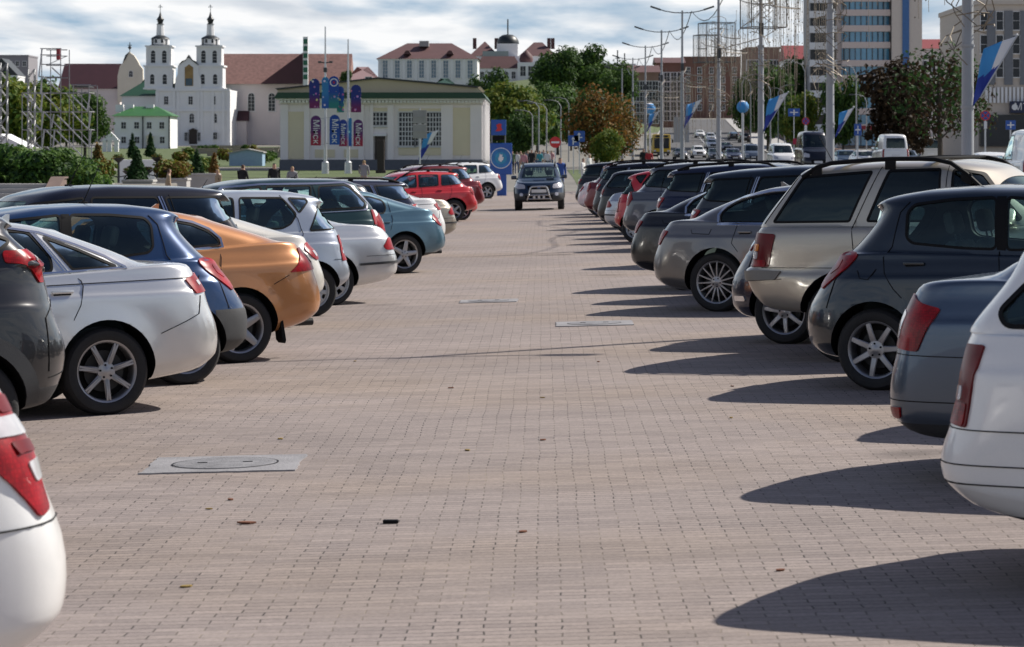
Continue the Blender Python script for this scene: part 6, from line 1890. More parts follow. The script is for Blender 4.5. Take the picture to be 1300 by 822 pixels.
# steps and cheek wall
def steps():
    t = thing('stone_steps', 'grey stone steps at the left edge rising to the juniper', 'steps', (X(5, 97), 97, 0))
    mb = MB()
    for i in range(7):
        mb.bbox(-9, 1.1+.0*i, i*.36, 3.4, terr(-18, 97)-.2, terr(-18, 97)+.16*(i+1), .012)
    mb.obj('flight', M_conc, t)
    mb = MB(); g = terr(-17, 96)
    mb.prism([(-.3, g-.2), (3.6, g-.2), (3.6, g+1.3), (2.9, g+1.3), (-.3, g+.28)], 1.12, 1.5, plane='yz'); mb.prism([(-.36, g+.281), (2.88, g+1.301), (3.65, g+1.301), (3.65, g+1.36), (2.86, g+1.36), (-.36, g+.34)], 1.08, 1.55, plane='yz')
    mb.obj('cheek_wall', mat('brown_stone', (.17, .12, .10), .7, noise=.3), t)
    o = mesh_obj('raised_bed', MB().bbox(-40, -15.2, 100.4, 121, -.3, .75, .05).mesh('raised_bed', M_soil)); tag(o, 'raised planted bed of soil carrying the juniper hedge', 'flower bed')
steps()
def low_wall():
    D = 150; z = terr(X(174, D), D); mb = MB(); mb.bbox(X(151, D), X(197, D), D, D+.5, z-.1, Z(203, D), .03); mb.box(X(184, D), X(195, D), D-.04, D-.005, z+.1, z+.45, 1)
    tag(mb.obj('white_wall', [M_wwall, M_black]), 'short white wall standing behind the large thuja', 'wall')
low_wall()
def bollard():
    mb = MB(); mb.tube([(0, 0, 0), (0, 0, .8)], .06, 8); mb.lathe([(.07, .8), (.15, .86), (.14, 1.0), (.0, 1.06)], 12)
    D = 92; o = mb.obj('bollard_lamp', M_poled, None, 40, (X(77, D), D, terr(X(77, D), D))); tag(o, 'short dark bollard lamp below the juniper', 'lamp')
bollard()
# ------------------------------------------------------------------ concert scaffold
M_scafm = mat('scaffold_white', (.42, .425, .43), .5, .4, noise=.15)
M_scafd = mat('scaffold_grey', (.28, .285, .29), .5, .5, noise=.15)
def scaffold():
    D = 128; s = F_PX/D; zb = terr(X(70, D), D)
    t = thing('stage_scaffold', 'open aluminium stage scaffold with long white diagonals and a cage on top', 'scaffold', (X(70, D), D, zb))
    lx = lambda px: (px-70)/s
    lz = lambda py: Z(py, D)-zb
    cols = [28, 53, 77, 93, 113]; lev = [118, 142, 165, 187, 208]
    for j, dy in enumerate((0, 1.6)):
        mb = MB()
        for c in cols:
            top = {28: 118, 53: 62, 77: 62, 93: 108, 113: 108}[c]
            mb.tube([(lx(c)+j*.12, dy, 0), (lx(c)+j*.12, dy, lz(top))], .022, 6)
        for l in lev: mb.tube([(lx(28), dy, lz(l)), (lx(113), dy, lz(l))], .018, 6)
        for y in (62, 70, 82, 98): mb.tube([(lx(51), dy, lz(y)), (lx(78), dy, lz(y))], .024, 6)
        mb.tube([(lx(90), dy, lz(108)), (lx(115), dy, lz(108))], .03, 6)
        mb.obj('scaffold_frame', M_scafd, t)
    mb = MB()
    for c in cols:
        for l in lev: mb.tube([(lx(c), 0, lz(l)), (lx(c), 1.6, lz(l))], .022, 5)
    mb.obj('transom', M_scafd, t)
    for a, b, c, d in [(55, 97, 76, 117), (56, 120, 78, 142), (57, 143, 78, 165), (58, 165, 80, 187), (42, 130, 52, 141), (30, 120, 52, 141), (42, 156, 52, 165), (91, 121, 110, 140), (91, 142, 112, 164), (73, 146, 113, 187), (72, 166, 108, 202), (42, 178, 54, 190), (60, 187, 72, 200), (66, 86, 77, 96), (28, 142, 53, 165)]:
        MB().tube([(lx(a), -.08, lz(b)), (lx(c), -.08, lz(d))], .033, 6).obj('brace', M_scafm, t)
    for a, b, c, d in [(77, 118, 93, 142), (93, 118, 113, 142), (53, 187, 28, 208), (77, 187, 93, 208), (28, 187, 53, 165), (93, 165, 113, 187), (51, 82, 78, 70)]:
        MB().tube([(lx(a), 1.5, lz(b)), (lx(c), 1.5, lz(d))], .016, 5).obj('brace', M_scafd, t)
    for a, b, c, d in [(50, 97, 54, 62), (52, 120, 54, 97), (52, 142, 55, 119), (53, 165, 56, 142), (54, 187, 57, 164), (111, 142, 115, 120), (113, 164, 116, 142), (114, 187, 116, 164), (116, 208, 117, 186), (66, 162, 69, 145), (68, 187, 70, 165)]:
        MB().tube([(lx(a), -.12, lz(b)), (lx(c), -.12, lz(d))], .035, 6).obj('upright', M_scafm, t)
    mb = MB(); mb.box(lx(71), lx(75.5), .1, .25, lz(76), lz(62)); mb.obj('red_board', mat('board_red', (.35, .05, .06), .6), t)
    mb = MB(); mb.box(lx(90), lx(113), .2, 1.4, lz(111), lz(109.5)); mb.obj('platform', M_poled, t)
scaffold()
def truss(px, D, yt, label):
    zb = terr(X(px, D), D); h = Z(yt, D)-zb; w = .14
    mb = MB()
    for a, b in ((-w, -w), (w, -w), (w, w), (-w, w)): mb.tube([(a, b, 0), (a, b, h)], .025, 6)
    n = int(h/.35)
    for i in range(n):
        z0, z1 = h*i/n, h*(i+1)/n; e = 1 if i % 2 else -1
        mb.tube([(-w*e, -w, z0), (w*e, -w, z1)], .016, 4); mb.tube([(-w*e, w, z0), (w*e, w, z1)], .016, 4); mb.tube([(-w, -w*e, z0), (-w, w*e, z1)], .016, 4); mb.tube([(w, -w*e, z0), (w, w*e, z1)], .016, 4)
    o = mb.obj('truss_tower', M_scafd, None, None, (X(px, D), D, zb)); tag(o, label, 'truss')
truss(40, 124, 88, 'square lattice truss tower standing left of the stage scaffold'); truss(5, 122, 80, 'square lattice truss tower at the left edge of the picture')
def tent():
    D = 136; s = F_PX/D; zb = terr(X(10, D), D)
    t = thing('white_tent', 'white pitched tent roof left of the scaffold', 'tent', (X(8, D), D, zb))
    mb = MB(); gable_roof(mb, -1.6, .95, 0, 3, Z(188, D)-zb, Z(170, D)-zb, 'y', .05); mb.obj('canopy', M_cwhite, t)
    mb = MB()
    for x in (-1.5, .85):
        for y in (.1, 2.9): mb.tube([(x, y, 0), (x, y, Z(187.9, D)-zb)], .03, 6)
    mb.obj('frame', M_scaf, t)
tent()
def shed():
    D = 300; s = F_PX/D; zb = terr(X(312, D), D)
    t = thing('blue_shed', 'small pale blue gabled shed beside the pavilion lawn', 'shed', (X(312, D), D, zb))
    lx = lambda px: (px-312)/s
    mb = MB(); mb.prism([(lx(291), -.3), (lx(333), -.3), (lx(333), Z(194, D)-zb), (lx(314), Z(190.5, D)-zb), (lx(291), Z(195, D)-zb)], 0, 3, plane='xz'); mb.obj('wall', mat('shed_blue', (.25, .37, .50), .6, noise=.15), t)
    mb = MB(); mb.prism([(lx(289), Z(195.4, D)-zb), (lx(314), Z(190.4, D)-zb), (lx(335), Z(194.3, D)-zb), (lx(335), Z(193.2, D)-zb), (lx(314), Z(189, D)-zb), (lx(289), Z(194, D)-zb)], -.2, 3.2, plane='xz'); mb.obj('roof', M_conc, t)
shed()

# ------------------------------------------------------------------ writing
def text_mesh(body, size, m, depth=.01):
    c = bpy.data.curves.new('lettering', 'FONT'); c.body = body; c.size = size; c.extrude = depth
    c.align_x = 'CENTER'; c.align_y = 'CENTER'
    o = bpy.data.objects.new('tmp', c); COL.objects.link(o)
    dg = bpy.context.evaluated_depsgraph_get(); dg.update()
    me = bpy.data.meshes.new_from_object(o.evaluated_get(dg)); bpy.data.objects.remove(o)
    me.materials.clear(); me.materials.append(m)
    return me
def put_text(body, size, m, par, loc, roll=0., depth=.01, sx=1.):
    o = mesh_obj('lettering', text_mesh(body, size, m, depth), par, loc)
    o.rotation_euler = Matrix(((1, 0, 0), (0, 0, -1), (0, 1, 0))).to_4x4().to_euler()
    if roll: o.rotation_euler = (Matrix.Rotation(-roll, 4, 'Y') @ Matrix(((1, 0, 0), (0, 0, -1), (0, 1, 0))).to_4x4()).to_euler()
    o.scale = (sx, 1, 1)
    return o

# ------------------------------------------------------------------ two flagpoles with feather banners
M_ban1 = mat('banner_navy_red', (.035, .03, .22), .6, noise=.9, nscale=1.6)
def banner_mat(name, top, bot, dots):
    m, nt, bs = new_mat(name)
    tc = nt.nodes.new('ShaderNodeTexCoord'); sp = nt.nodes.new('ShaderNodeSeparateXYZ'); nt.links.new(tc.outputs['Generated'], sp.inputs[0])
    rp = nt.nodes.new('ShaderNodeMapRange'); rp.inputs['From Min'].default_value = .15; rp.inputs['From Max'].default_value = .5; nt.links.new(sp.outputs['Z'], rp.inputs['Value'])
    mx = nt.nodes.new('ShaderNodeMix'); mx.data_type = 'RGBA'; mx.inputs[6].default_value = (*bot, 1); mx.inputs[7].default_value = (*top, 1)
    nt.links.new(rp.outputs[0], mx.inputs[0]); c = mx.outputs[2]
    if dots:
        vo = nt.nodes.new('ShaderNodeTexVoronoi'); vo.inputs['Scale'].default_value = 3.2; nt.links.new(tc.outputs['Object'], vo.inputs['Vector'])
        lt = nt.nodes.new('ShaderNodeMath'); lt.operation = 'LESS_THAN'; lt.inputs[1].default_value = .28; nt.links.new(vo.outputs['Distance'], lt.inputs[0])
        m2 = nt.nodes.new('ShaderNodeMix'); m2.data_type = 'RGBA'; nt.links.new(lt.outputs[0], m2.inputs[0]); nt.links.new(c, m2.inputs[6])
        hs = nt.nodes.new('ShaderNodeMix'); hs.data_type = 'RGBA'; hs.inputs[0].default_value = .45; nt.links.new(vo.outputs['Color'], hs.inputs[6]); hs.inputs[7].default_value = dots and (*dots, 1)
        nt.links.new(hs.outputs[2], m2.inputs[7]); c = m2.outputs[2]
    nt.links.new(c, bs.inputs['Base Color']); bs.inputs['Roughness'].default_value = .65
    return m
B_navy = banner_mat('banner_navy', (.010, .025, .20), (.16, .012, .10), (.6, .25, .4))
B_navy2 = banner_mat('banner_blue_crimson', (.02, .05, .30), (.30, .02, .08), None)
B_crim = banner_mat('banner_violet_crimson', (.10, .02, .14), (.34, .02, .05), None)
B_blue = banner_mat('banner_blue', (.01, .06, .32), (.02, .10, .40), None)
B_green = banner_mat('banner_blue_green', (.01, .06, .32), (.02, .20, .20), (.3, .25, .2))
B_sky = banner_mat('banner_sky', (.03, .20, .45), (.02, .10, .40), (.6, .7, .8))
def flagpole(px, ytop, label, banners, lamp=False):
    D = 236; s = F_PX/D; zb = terr(X(px, D), D)
    t = thing('banner_pole', label, 'flagpole', (X(px, D), D, zb), 0, 'banner poles before the pavilion')
    lz = lambda py: Z(py, D)-zb
    mb = MB(); mb.tube([(0, 0, 0), (0, 0, 3), (0, 0, lz(ytop))], [.16, .13, .05], 10); mb.lathe([(.3, 0), (.28, .9), (.18, 1.0)], 12); mb.obj('pole', M_scaf, t, 40)
    if lamp:
        mb = MB()
        for e in (-1, 1): mb.tube([(0, 0, lz(80)), (e*.45, 0, lz(80)+.05)], .05, 6); mb.bbox(e*.45-.14, e*.45+.14, -.1, .1, lz(80)-.02, lz(80)+.14, .03)
        mb.bbox(-.15, .15, -.15, .15, lz(92), lz(86), .05); mb.obj('floodlight', M_poled, t)
    for (a, b, c, d, m, lb, em, tx) in banners:
        x0, x1 = (a-px)/s, (b-px)/s; z0, z1 = lz(d), lz(c); w = (x1-x0)/2; xc = (x0+x1)/2
        ol = [(x0, z0), (x1, z0)]+[(xc+w*math.cos(PI*i/8), z1-w+w*math.sin(PI*i/8)) for i in range(9)]
        yy = -.25-.05*(a % 7)
        o = thing('feather_banner', lb, 'banner', (X(px, D), D, zb), 0, 'feather banners on the two poles')
        mb = MB(); mb.prism(ol, yy-.015, yy+.015, plane='xz'); f = mb.obj('cloth', m, o)
        mb = MB(); mb.tube([(0, 0, z1-.25), (xc, yy+.03, z1-.2)], .025, 5); mb.tube([(0, 0, z0+.1), (xc, yy+.03, z0+.1)], .025, 5); mb.obj('bracket', M_scaf, o)
        if em:
            mb = MB(); mb.lathe([(.0, 0), (.30, 0), (.33, .01), (.33, .03)], 20, 0, Matrix.Translation((xc, yy-.025, z1-w*1.25)) , 'y'); e = mb.obj('emblem', M_swhite, f)
            mb = MB(); mb.lathe([(0, 0), (.25, .0), (.25, .03)], 20, 0, Matrix.Translation((xc, yy-.035, z1-w*1.25)), 'y'); mb.obj('emblem_field', M_cblue, f); mb = MB(); mb.lathe([(0, 0), (.1, .0), (.1, .03)], 10, 0, Matrix.Translation((xc, yy-.045, z1-w*1.25)), 'y'); mb.obj('emblem_figure', M_cred, f)
        if tx: put_text(tx, 2*w*.85, M_swhite, f, (xc, yy-.03, (z0+z1)/2-.1), PI/2*-1 if True else 0, .005, 1.)
flagpole(413, 34, 'tall banner pole with two floodlights before the pavilion', [
    (393, 406, 100, 138, B_navy, 'upper left navy to crimson speckled banner on the floodlight pole', False, None), (409, 418, 98, 138, B_sky, 'pale sky blue banner directly before the floodlight pole', False, None),
    (418, 431, 97, 138, B_green, 'blue banner with a round white emblem near its top', True, None), (395, 408, 147, 185, B_crim, 'lower left crimson banner with white vertical writing', False, 'Мінск'),
    (419, 432, 146, 184, B_blue, 'blue banner with bold white vertical writing', False, 'Мінск')], True)
flagpole(442, 50, 'plain banner pole right of the floodlight pole', [
    (428, 437, 110, 143, B_green, 'narrow blue banner overlapping the emblem banner', False, None), (446, 459, 108, 143, B_navy, 'upper right navy banner with coloured dots', False, None),
    (431, 441, 152, 186, B_navy2, 'blue crimson banner beside the bold blue one', False, 'Минск'), (443, 447, 150, 186, B_sky, 'very narrow pale banner along the plain pole', False, None), (449, 461, 152, 186, B_crim, 'lower right crimson banner on the plain pole', False, 'Мінск')])

# ------------------------------------------------------------------ signs and pylon in the middle
def pylon():
    D = 138; s = F_PX/D; zb = terr(X(636, D), D)
    t = thing('blue_pylon', 'blue information pylon with round emblem panel and small cube sign on top', 'sign', (X(636, D), D, zb))
    lx = lambda px: (px-636)/s
    lz = lambda py: Z(py, D)-zb
    mb = MB(); mb.bbox(lx(631), lx(643), -.12, .12, -.02, lz(221), .02); mb.obj('base', M_sblue, t)
    mb = MB(); mb.bbox(lx(622), lx(650), -.15, .15, lz(222), lz(182), .03); p = mb.obj('panel', M_sblue, t)
    M = Matrix.Translation((lx(636), -.16, lz(201)))
    mb = MB(); mb.lathe([(0, 0), (lx(636+12.5), 0), (lx(636+13.3), .01), (lx(636+13.3), .03)], 32, 0, M, 'y'); mb.obj('emblem_ring', M_swhite, p)
    M = Matrix.Translation((lx(636), -.17, lz(201))); mb = MB(); mb.lathe([(0, 0), (lx(636+12.3), 0), (lx(636+12.3), .02)], 32, 0, M, 'y'); mb.obj('emblem_field', mat('emblem_blue', (.01, .16, .42), .3, noise=.5, nscale=4), p)
    M = Matrix.Translation((lx(636), -.18, lz(201))); mb = MB(); mb.lathe([(0, 0), (lx(636+7.5), 0), (lx(636+7.5), .02)], 24, 0, M, 'y'); mb.obj('emblem_centre', mat('emblem_teal', (.015, .26, .45), .3, noise=.4, nscale=5), p)
    mb = MB(); mb.prism([(-.10, lz(204)), (.0, lz(206)), (.10, lz(203)), (.13, lz(200)), (.05, lz(199)), (.08, lz(196)), (.0, lz(197)), (-.05, lz(195)), (-.08, lz(199)), (-.13, lz(202))], -.2, -.18, plane='xz'); mb.obj('emblem_figure', M_swhite, p)
    mb = MB(); mb.bbox(lx(623.5), lx(642.5), -.14, .14, lz(172), lz(152.5), .02); c = mb.obj('cube_sign', M_sblue, t)
    mb = MB(); mb.prism([(lx(629), lz(167)), (lx(631.5), lz(163)), (lx(630), lz(159)), (lx(634), lz(157)), (lx(637), lz(158)), (lx(636), lz(162)), (lx(638), lz(165)), (lx(634), lz(167))], -.16, -.14, plane='xz'); mb.obj('symbol', M_sred, c)
    mb = MB()
    for px in (624.5, 641.5): mb.tube([(lx(px), 0, lz(183)), (lx(px), 0, lz(171.5))], .03, 6)
    mb.box(lx(626), lx(640), -.06, .06, lz(178), lz(173), 1); mb.obj('stand', [M_pole, M_black], t)
pylon()
def round_sign(px, py, D, r, label):
    z = Z(py, D); zb = terr(X(px, D), D)
    t = thing('no_entry_sign', label, 'road sign', (X(px, D), D, zb))
    mb = MB(); mb.tube([(0, .05, 0), (0, .05, z-zb+r)], .035, 8); mb.obj('post', M_scaf, t)
    M = Matrix.Translation((0, 0, z-zb)); mb = MB(); mb.lathe([(0, -.02), (r, -.02), (r, .02), (0, .02)], 24, 0, M, 'y'); d = mb.obj('disc', M_sred, t)
    mb = MB(); mb.box(-r*.72, r*.72, -.035, -.022, z-zb-r*.17, z-zb+r*.17); mb.obj('bar', M_swhite, d)
round_sign(705, 181, 150, .29, 'round red no-entry sign with white bar on a pole')
def square_signs():
    D = 205; s = F_PX/D
    t = thing('direction_signs', 'pair of blue square road signs with white arrows before the lawn', 'road sign', (X(732, D), D, terr(X(732, D), D)))
    zb = t.location.z
    for px, py in ((728, 179), (735.5, 173.5)):
        x = (px-732)/s; z = Z(py, D)-zb
        mb = MB(); mb.tube([(x, .06, 0), (x, .06, z)], .04, 6); mb.obj('post', M_scaf, t)
        mb = MB(); mb.bbox(x-.38, x+.38, -.03, .03, z-.38, z+.38, .01); p = mb.obj('plate', M_sblue, t)
        mb = MB(); mb.box(x-.06, x+.02, -.045, -.032, z-.28, z+.12); mb.prism([(x-.15, z+.1), (x+.11, z+.1), (x-.02, z+.28)], -.045, -.032, plane='xz'); mb.box(x+.02, x+.22, -.045, -.032, z-.1, z-.04); mb.obj('arrow', M_swhite, p)
square_signs()
def sign_back():
    D = 225; s = F_PX/D
    t = thing('sign_back', 'grey backs of two road sign plates on one pole before the pavilion window', 'road sign', (X(533, D), D, terr(X(533, D), D)))
    zb = t.location.z
    mb = MB(); mb.tube([(0, 0, 0), (0, 0, Z(138, D)-zb)], .06, 8); mb.obj('post', M_scaf, t)
    for a, b in ((157, 140), (176, 158)):
        mb = MB(); mb.bbox(-.55, .55, -.06, -.02, Z(a, D)-zb, Z(b, D)-zb, .02); mb.box(-.5, .5, -.1, -.062, Z((a+b)/2+1, D)-zb, Z((a+b)/2-1, D)-zb); mb.obj('plate', M_conc, t)
sign_back()
def dark_pillar():
    D = 236; mb = MB(); zb = terr(X(483.5, D), D); mb.bbox(-.28, .28, -.28, .28, 0, Z(178, D)-zb, .03); mb.bbox(-.4, .4, -.4, .4, 0, .25, .03)
    o = mb.obj('dark_pillar', M_door, None, None, (X(483.5, D), D, zb)); tag(o, 'slim dark pillar standing on the lawn before the pavilion door', 'pillar')
dark_pillar()

# ------------------------------------------------------------------ people
def person(label, px, D, top, trouser, hair, h=1.74, pose=0, face=0., skirt=False, group='people walking by the square', ybase=None):
    """one continuous body grown from a posed skeleton"""
    k = h/1.74; st = [(.10, -.10), (.16, -.04), (.05, .08)][pose % 3]
    J = {'pel': (0, 0, .93), 'spi': (0, .01, 1.15), 'che': (0, .0, 1.36), 'nec': (0, -.01, 1.50), 'hea': (0, -.03, 1.60), 'top': (0, -.02, 1.71)}
    R = {'pel': .14, 'spi': .13, 'che': .145, 'nec': .055, 'hea': .088, 'top': .07}
    Ed = [('pel', 'spi'), ('spi', 'che'), ('che', 'nec'), ('nec', 'hea'), ('hea', 'top')]
    for sd, e in (('l', -1), ('r', 1)):
        f = st[0 if e < 0 else 1]
        J.update({sd+'hip': (e*.09, 0, .88), sd+'kne': (e*.10, -f*.7, .50), sd+'ank': (e*.10, -f*1.1+.03, .09), sd+'toe': (e*.11, -f*1.1-.13, .03)})
        R.update({sd+'hip': .095, sd+'kne': .062, sd+'ank': .045, sd+'toe': .04})
        Ed += [('pel', sd+'hip'), (sd+'hip', sd+'kne'), (sd+'kne', sd+'ank'), (sd+'ank', sd+'toe')]
        g = -f if pose != 1 else -.18
        J.update({sd+'sho': (e*.185, 0, 1.42), sd+'elb': (e*.235, g*.4+.03, 1.14), sd+'wri': (e*.235-(e*.06 if pose == 1 else 0), g-.06, .92 if pose != 1 else 1.02), sd+'han': (e*.23-(e*.08 if pose == 1 else 0), g-.09, .82 if pose != 1 else 1.03)})
        R.update({sd+'sho': .062, sd+'elb': .046, sd+'wri': .032, sd+'han': .034})
        Ed += [('che', sd+'sho'), (sd+'sho', sd+'elb'), (sd+'elb', sd+'wri'), (sd+'wri', sd+'han')]
    names = list(J); me = bpy.data.meshes.new('person')
    me.from_pydata([Vector(J[n])*k for n in names], [(names.index(a), names.index(b)) for a, b in Ed], [])
    o = bpy.data.objects.new('tmp', me); COL.objects.link(o)
    o.modifiers.new('s', 'SKIN')
    for i, n in enumerate(names):
        v = me.skin_vertices[0].data[i]; v.radius = (R[n]*k*(1.15 if n in ('che', 'pel', 'spi') else 1), R[n]*k*(.8 if n in ('che', 'pel', 'spi') else 1)); v.use_root = n == 'pel'
    sm = o.modifiers.new('d', 'SUBSURF'); sm.levels = 1; sm.render_levels = 1
    dg = bpy.context.evaluated_depsgraph_get(); dg.update()
    r = bpy.data.meshes.new_from_object(o.evaluated_get(dg)); bpy.data.objects.remove(o)
    skin = mat('skin', (.45, .27, .19), .6); r.materials.clear()
    for m in (trouser, top, skin, hair, M_black): r.materials.append(m)
    for p in r.polygons:
        z = p.center.z/k; x = abs(p.center.x)/k; y = p.center.y/k
        p.material_index = 4 if z < .09 else 0 if z < .95 and x < .2 else 2 if (z < .93 and x > .2) else 1 if z < 1.49 else 3 if (z > 1.66 or (y > .0 and z > 1.55)) else 2
        if pose == 1 and x < .2 and y < -.17 and .95 < z < 1.12: p.material_index = 2
        p.use_smooth = True
    z = terr(X(px, D), D) if ybase is None else Z(ybase, D)
    b = mesh_obj('person', r, None, (X(px, D), D, z)); b.rotation_euler = (0, 0, face)
    tag(b, label, 'person', group)
    return b
def cl(n, c): return mat('clothes_'+n, c, .85, noise=.15)
C_blk, C_wht, C_red, C_blu, C_gry, C_tan, C_grn, C_jean, C_pnk, C_teal = cl('black', (.012, .012, .014)), cl('white', (.65, .65, .64)), cl('red', (.4, .03, .04)), cl('blue', (.03, .08, .30)), cl('grey', (.25, .25, .26)), cl('tan', (.36, .27, .18)), cl('green', (.08, .13, .06)), cl('denim', (.05, .08, .16)), cl('pink', (.5, .24, .26)), cl('teal', (.04, .25, .30))
H_br, H_blk, H_bl = mat('hair_brown', (.09, .05, .03), .8), mat('hair_black', (.015, .012, .01), .8), mat('hair_fair', (.35, .24, .12), .8)
for i, (px, D, tp, tr, hr, h, ps, fc, lb) in enumerate([
    (308, 118, C_blk, C_jean, H_br, 1.74, 1, 2.6, 'person in black with short hair behind the green estate, left one'), (348, 121, C_blk, C_blk, H_blk, 1.78, 0, .3, 'person in black jacket behind the green estate, right of the first'),
    (371, 124, C_gry, C_jean, H_bl, 1.62, 2, .2, 'fair haired person in grey behind the green estate'), (462, 140, C_gry, C_tan, H_bl, 1.78, 1, 3.0, 'person in light grey hooded top standing before the lawn'),
    (214, 104, C_tan, C_jean, H_br, 1.66, 0, 1.8, 'brown haired person walking behind the black tinted SUV'), (277, 112, C_tan, C_blk, H_bl, 1.6, 2, -1., 'person in tan walking near the orange cone shrub'),
    (650, 206, C_grn, C_blk, H_blk, 1.76, 0, .2, 'person in dark green closest to the blue pylon'), (656, 213, C_wht, C_jean, H_br, 1.66, 1, 3., 'person in white top next to the blue pylon'),
    (661, 219, C_tan, C_tan, H_bl, 1.68, 2, .1, 'person in tan coat within the crowd'), (665, 205, C_pnk, C_gry, H_br, 1.64, 0, 2.9, 'person in pink within the crowd'), (670, 216, C_gry, C_blk, H_bl, 1.72, 1, .4, 'fair haired person in grey within the crowd'),
    (675, 209, C_blk, C_blk, H_blk, 1.8, 2, -.3, 'tall person in all black within the crowd'), (680, 224, C_tan, C_jean, H_br, 1.7, 0, 3.1, 'person in tan jacket and jeans behind the oncoming SUV'), (685, 214, C_teal, C_jean, H_br, 1.68, 1, .2, 'person in teal jacket behind the oncoming SUV'),
    (690, 227, C_gry, C_tan, H_blk, 1.72, 2, .1, 'person in grey and tan trousers behind the oncoming SUV'), (695, 213, C_wht, C_blk, H_bl, 1.66, 0, 2.8, 'person in white and black left of the no-entry sign'), (700, 232, C_pnk, C_jean, H_br, 1.62, 1, .3, 'person in pink and jeans left of the no-entry pole'),
    (711, 128, C_blu, C_blu, H_blk, 1.84, 0, .1, 'person in blue overalls right of the no-entry sign'), (740, 150, C_wht, C_wht, H_br, 1.7, 1, 1.2, 'person in white reading at the lawn edge'), (748, 170, C_wht, C_gry, H_bl, 1.66, 2, 1., 'person in white shirt on the lawn path'),
    (817, 190, C_blk, C_blk, H_blk, 1.76, 0, .2, 'person in black waiting near the yellow bus'), (824, 188, C_red, C_jean, H_br, 1.68, 1, .1, 'person in red waiting near the yellow bus')]):
    person(lb, px, D, tp, tr, hr, h, ps, fc)
# ------------------------------------------------------------------ street
def road_cx(y): return interp([(0, 17.5), (150, 17.5), (190, 17.8), (350, 22), (540, 29), (900, 47), (1500, 90)], y)
def road_hw(y): return interp([(0, 7.5), (200, 7.5), (540, 8), (900, 9)], y)
ysr = [-10, 0, 20, 40, 60, 80, 110, 130, 150, 170, 190, 220, 260, 300, 350, 390, 440, 490, 540, 620, 700, 800, 900]
sheet('road', [-1, -.5, 0, .5, 1], ysr, .004, M_asph, lambda u, y: road_cx(y)+u*road_hw(y))
sheet('pavement', [0, .5, 1], ysr, .125, M_conc, lambda u, y: road_cx(y)+road_hw(y)+.25+u*6)
sheet('kerb', [0, 1], ysr, .13, M_asphb, lambda u, y: road_cx(y)+road_hw(y)+u*.25)
sheet('kerb', [0, 1], [y for y in ysr], .12, M_asphb, lambda u, y: road_cx(y)-road_hw(y)-.25+u*.25)
for k in (-.5, 0, .5):
    V, F = [], []
    y = 150
    while y < 620:
        L_ = 3 if k else 6
        i = len(V)
        for yy in (y, y+L_):
            for dx in (-.07, .07): V.append((road_cx(yy)+k*road_hw(yy)+dx, yy, terr(road_cx(yy)+k*road_hw(yy)+dx, yy)+.012))
        F.append((i, i+1, i+3, i+2)); y += 8
    o = mesh_obj('road_marking', raw_mesh('road_marking', V, F, M_swhite)); o['kind'] = 'structure'
def bank_wall():
    pts = [(road_cx(y)+road_hw(y)+7.0, y) for y in (320, 360, 400, 450, 500, 560, 620)]
    mb = MB()
    for (a, y0), (b, y1) in zip(pts, pts[1:]):
        z0, z1 = terr(a, y0), terr(b, y1)
        mb._add([(a, y0, z0-.5), (a+.5, y0, z0-.5), (a+.5, y0, z0+1.3), (a, y0, z0+1.3), (b, y1, z1-.5), (b+.5, y1, z1-.5), (b+.5, y1, z1+1.3), (b, y1, z1+1.3)], [(0, 3, 7, 4), (1, 5, 6, 2), (3, 2, 6, 7), (0, 1, 2, 3), (4, 7, 6, 5)])
    tag(mb.obj('bank_wall', M_brick2), 'low brown wall along the pavement right of the uphill street', 'wall')
bank_wall()

# ------------------------------------------------------------------ lamp posts between the square and the street
POLES = [33.5, 61.5, 91, 120, 149, 188, 221, 256, 292, 332]
PX0 = 8.95
def lamp_post():
    t = thing('lamp_post', 'x', 'lamp post')
    mb = MB(); mb.tube([(0, 0, -.05), (0, 0, 1.2), (0, 0, 1.25), (0, 0, 6.2), (0, 0, 6.3), (0, 0, 10.6)], [.15, .15, .135, .115, .085, .06], 12)
    for z in (1.25, 2.7, 4.0, 6.25): mb.lathe([(.12, z-.03), (.15, z-.03), (.15, z+.03), (.12, z+.03)], 12)
    mb.obj('post', M_pole, t, 40)
    for e in (-1, 1):
        mb = MB(); mb.tube([(0, 0, 10.45), (e*.5, 0, 10.46), (e*1.1, 0, 10.56), (e*1.5, 0, 10.68)], .035, 6); a = mb.obj('arm', M_poled, t)
        M = Matrix.Translation((e*1.72, 0, 10.75)) @ Matrix.Rotation(-e*.32, 4, 'Y'); mb = MB(); mb.bbox(-.36, .36, -.11, .11, -.05, .06, .03, 0, M); mb.obj('lamp_head', M_poled, a)
    mb = MB(); mb.bbox(-.1, .1, -.28, -.12, 6.7, 7.2, .02); mb.obj('junction_box', M_poled, t)
    return t
lp = lamp_post()
ords = ['lamp post beyond the right edge whose long shadow crosses the aisle', 'thick grey lamp post nearest the camera, crossed by the slanted blue and white flag', 'grey lamp post behind the middle of the sand off-roader', 'grey lamp post with a slanted flag left of the off-roader', 'grey lamp post carrying a square light frame', 'double armed lamp post topmost against the sky', 'double armed lamp post second lowest of the three on the sky', 'double armed lamp post lowest of the three on the sky', 'small lamp post beyond the three on the sky', 'smallest lamp post at the far end of the lamp row']
for i, D in enumerate(POLES):
    o = lp if i == 0 else copy_tree(lp)
    o.location = (PX0, D, terr(PX0, D)); o['label'] = ords[i]; o['group'] = 'lamp posts between the square and the street'
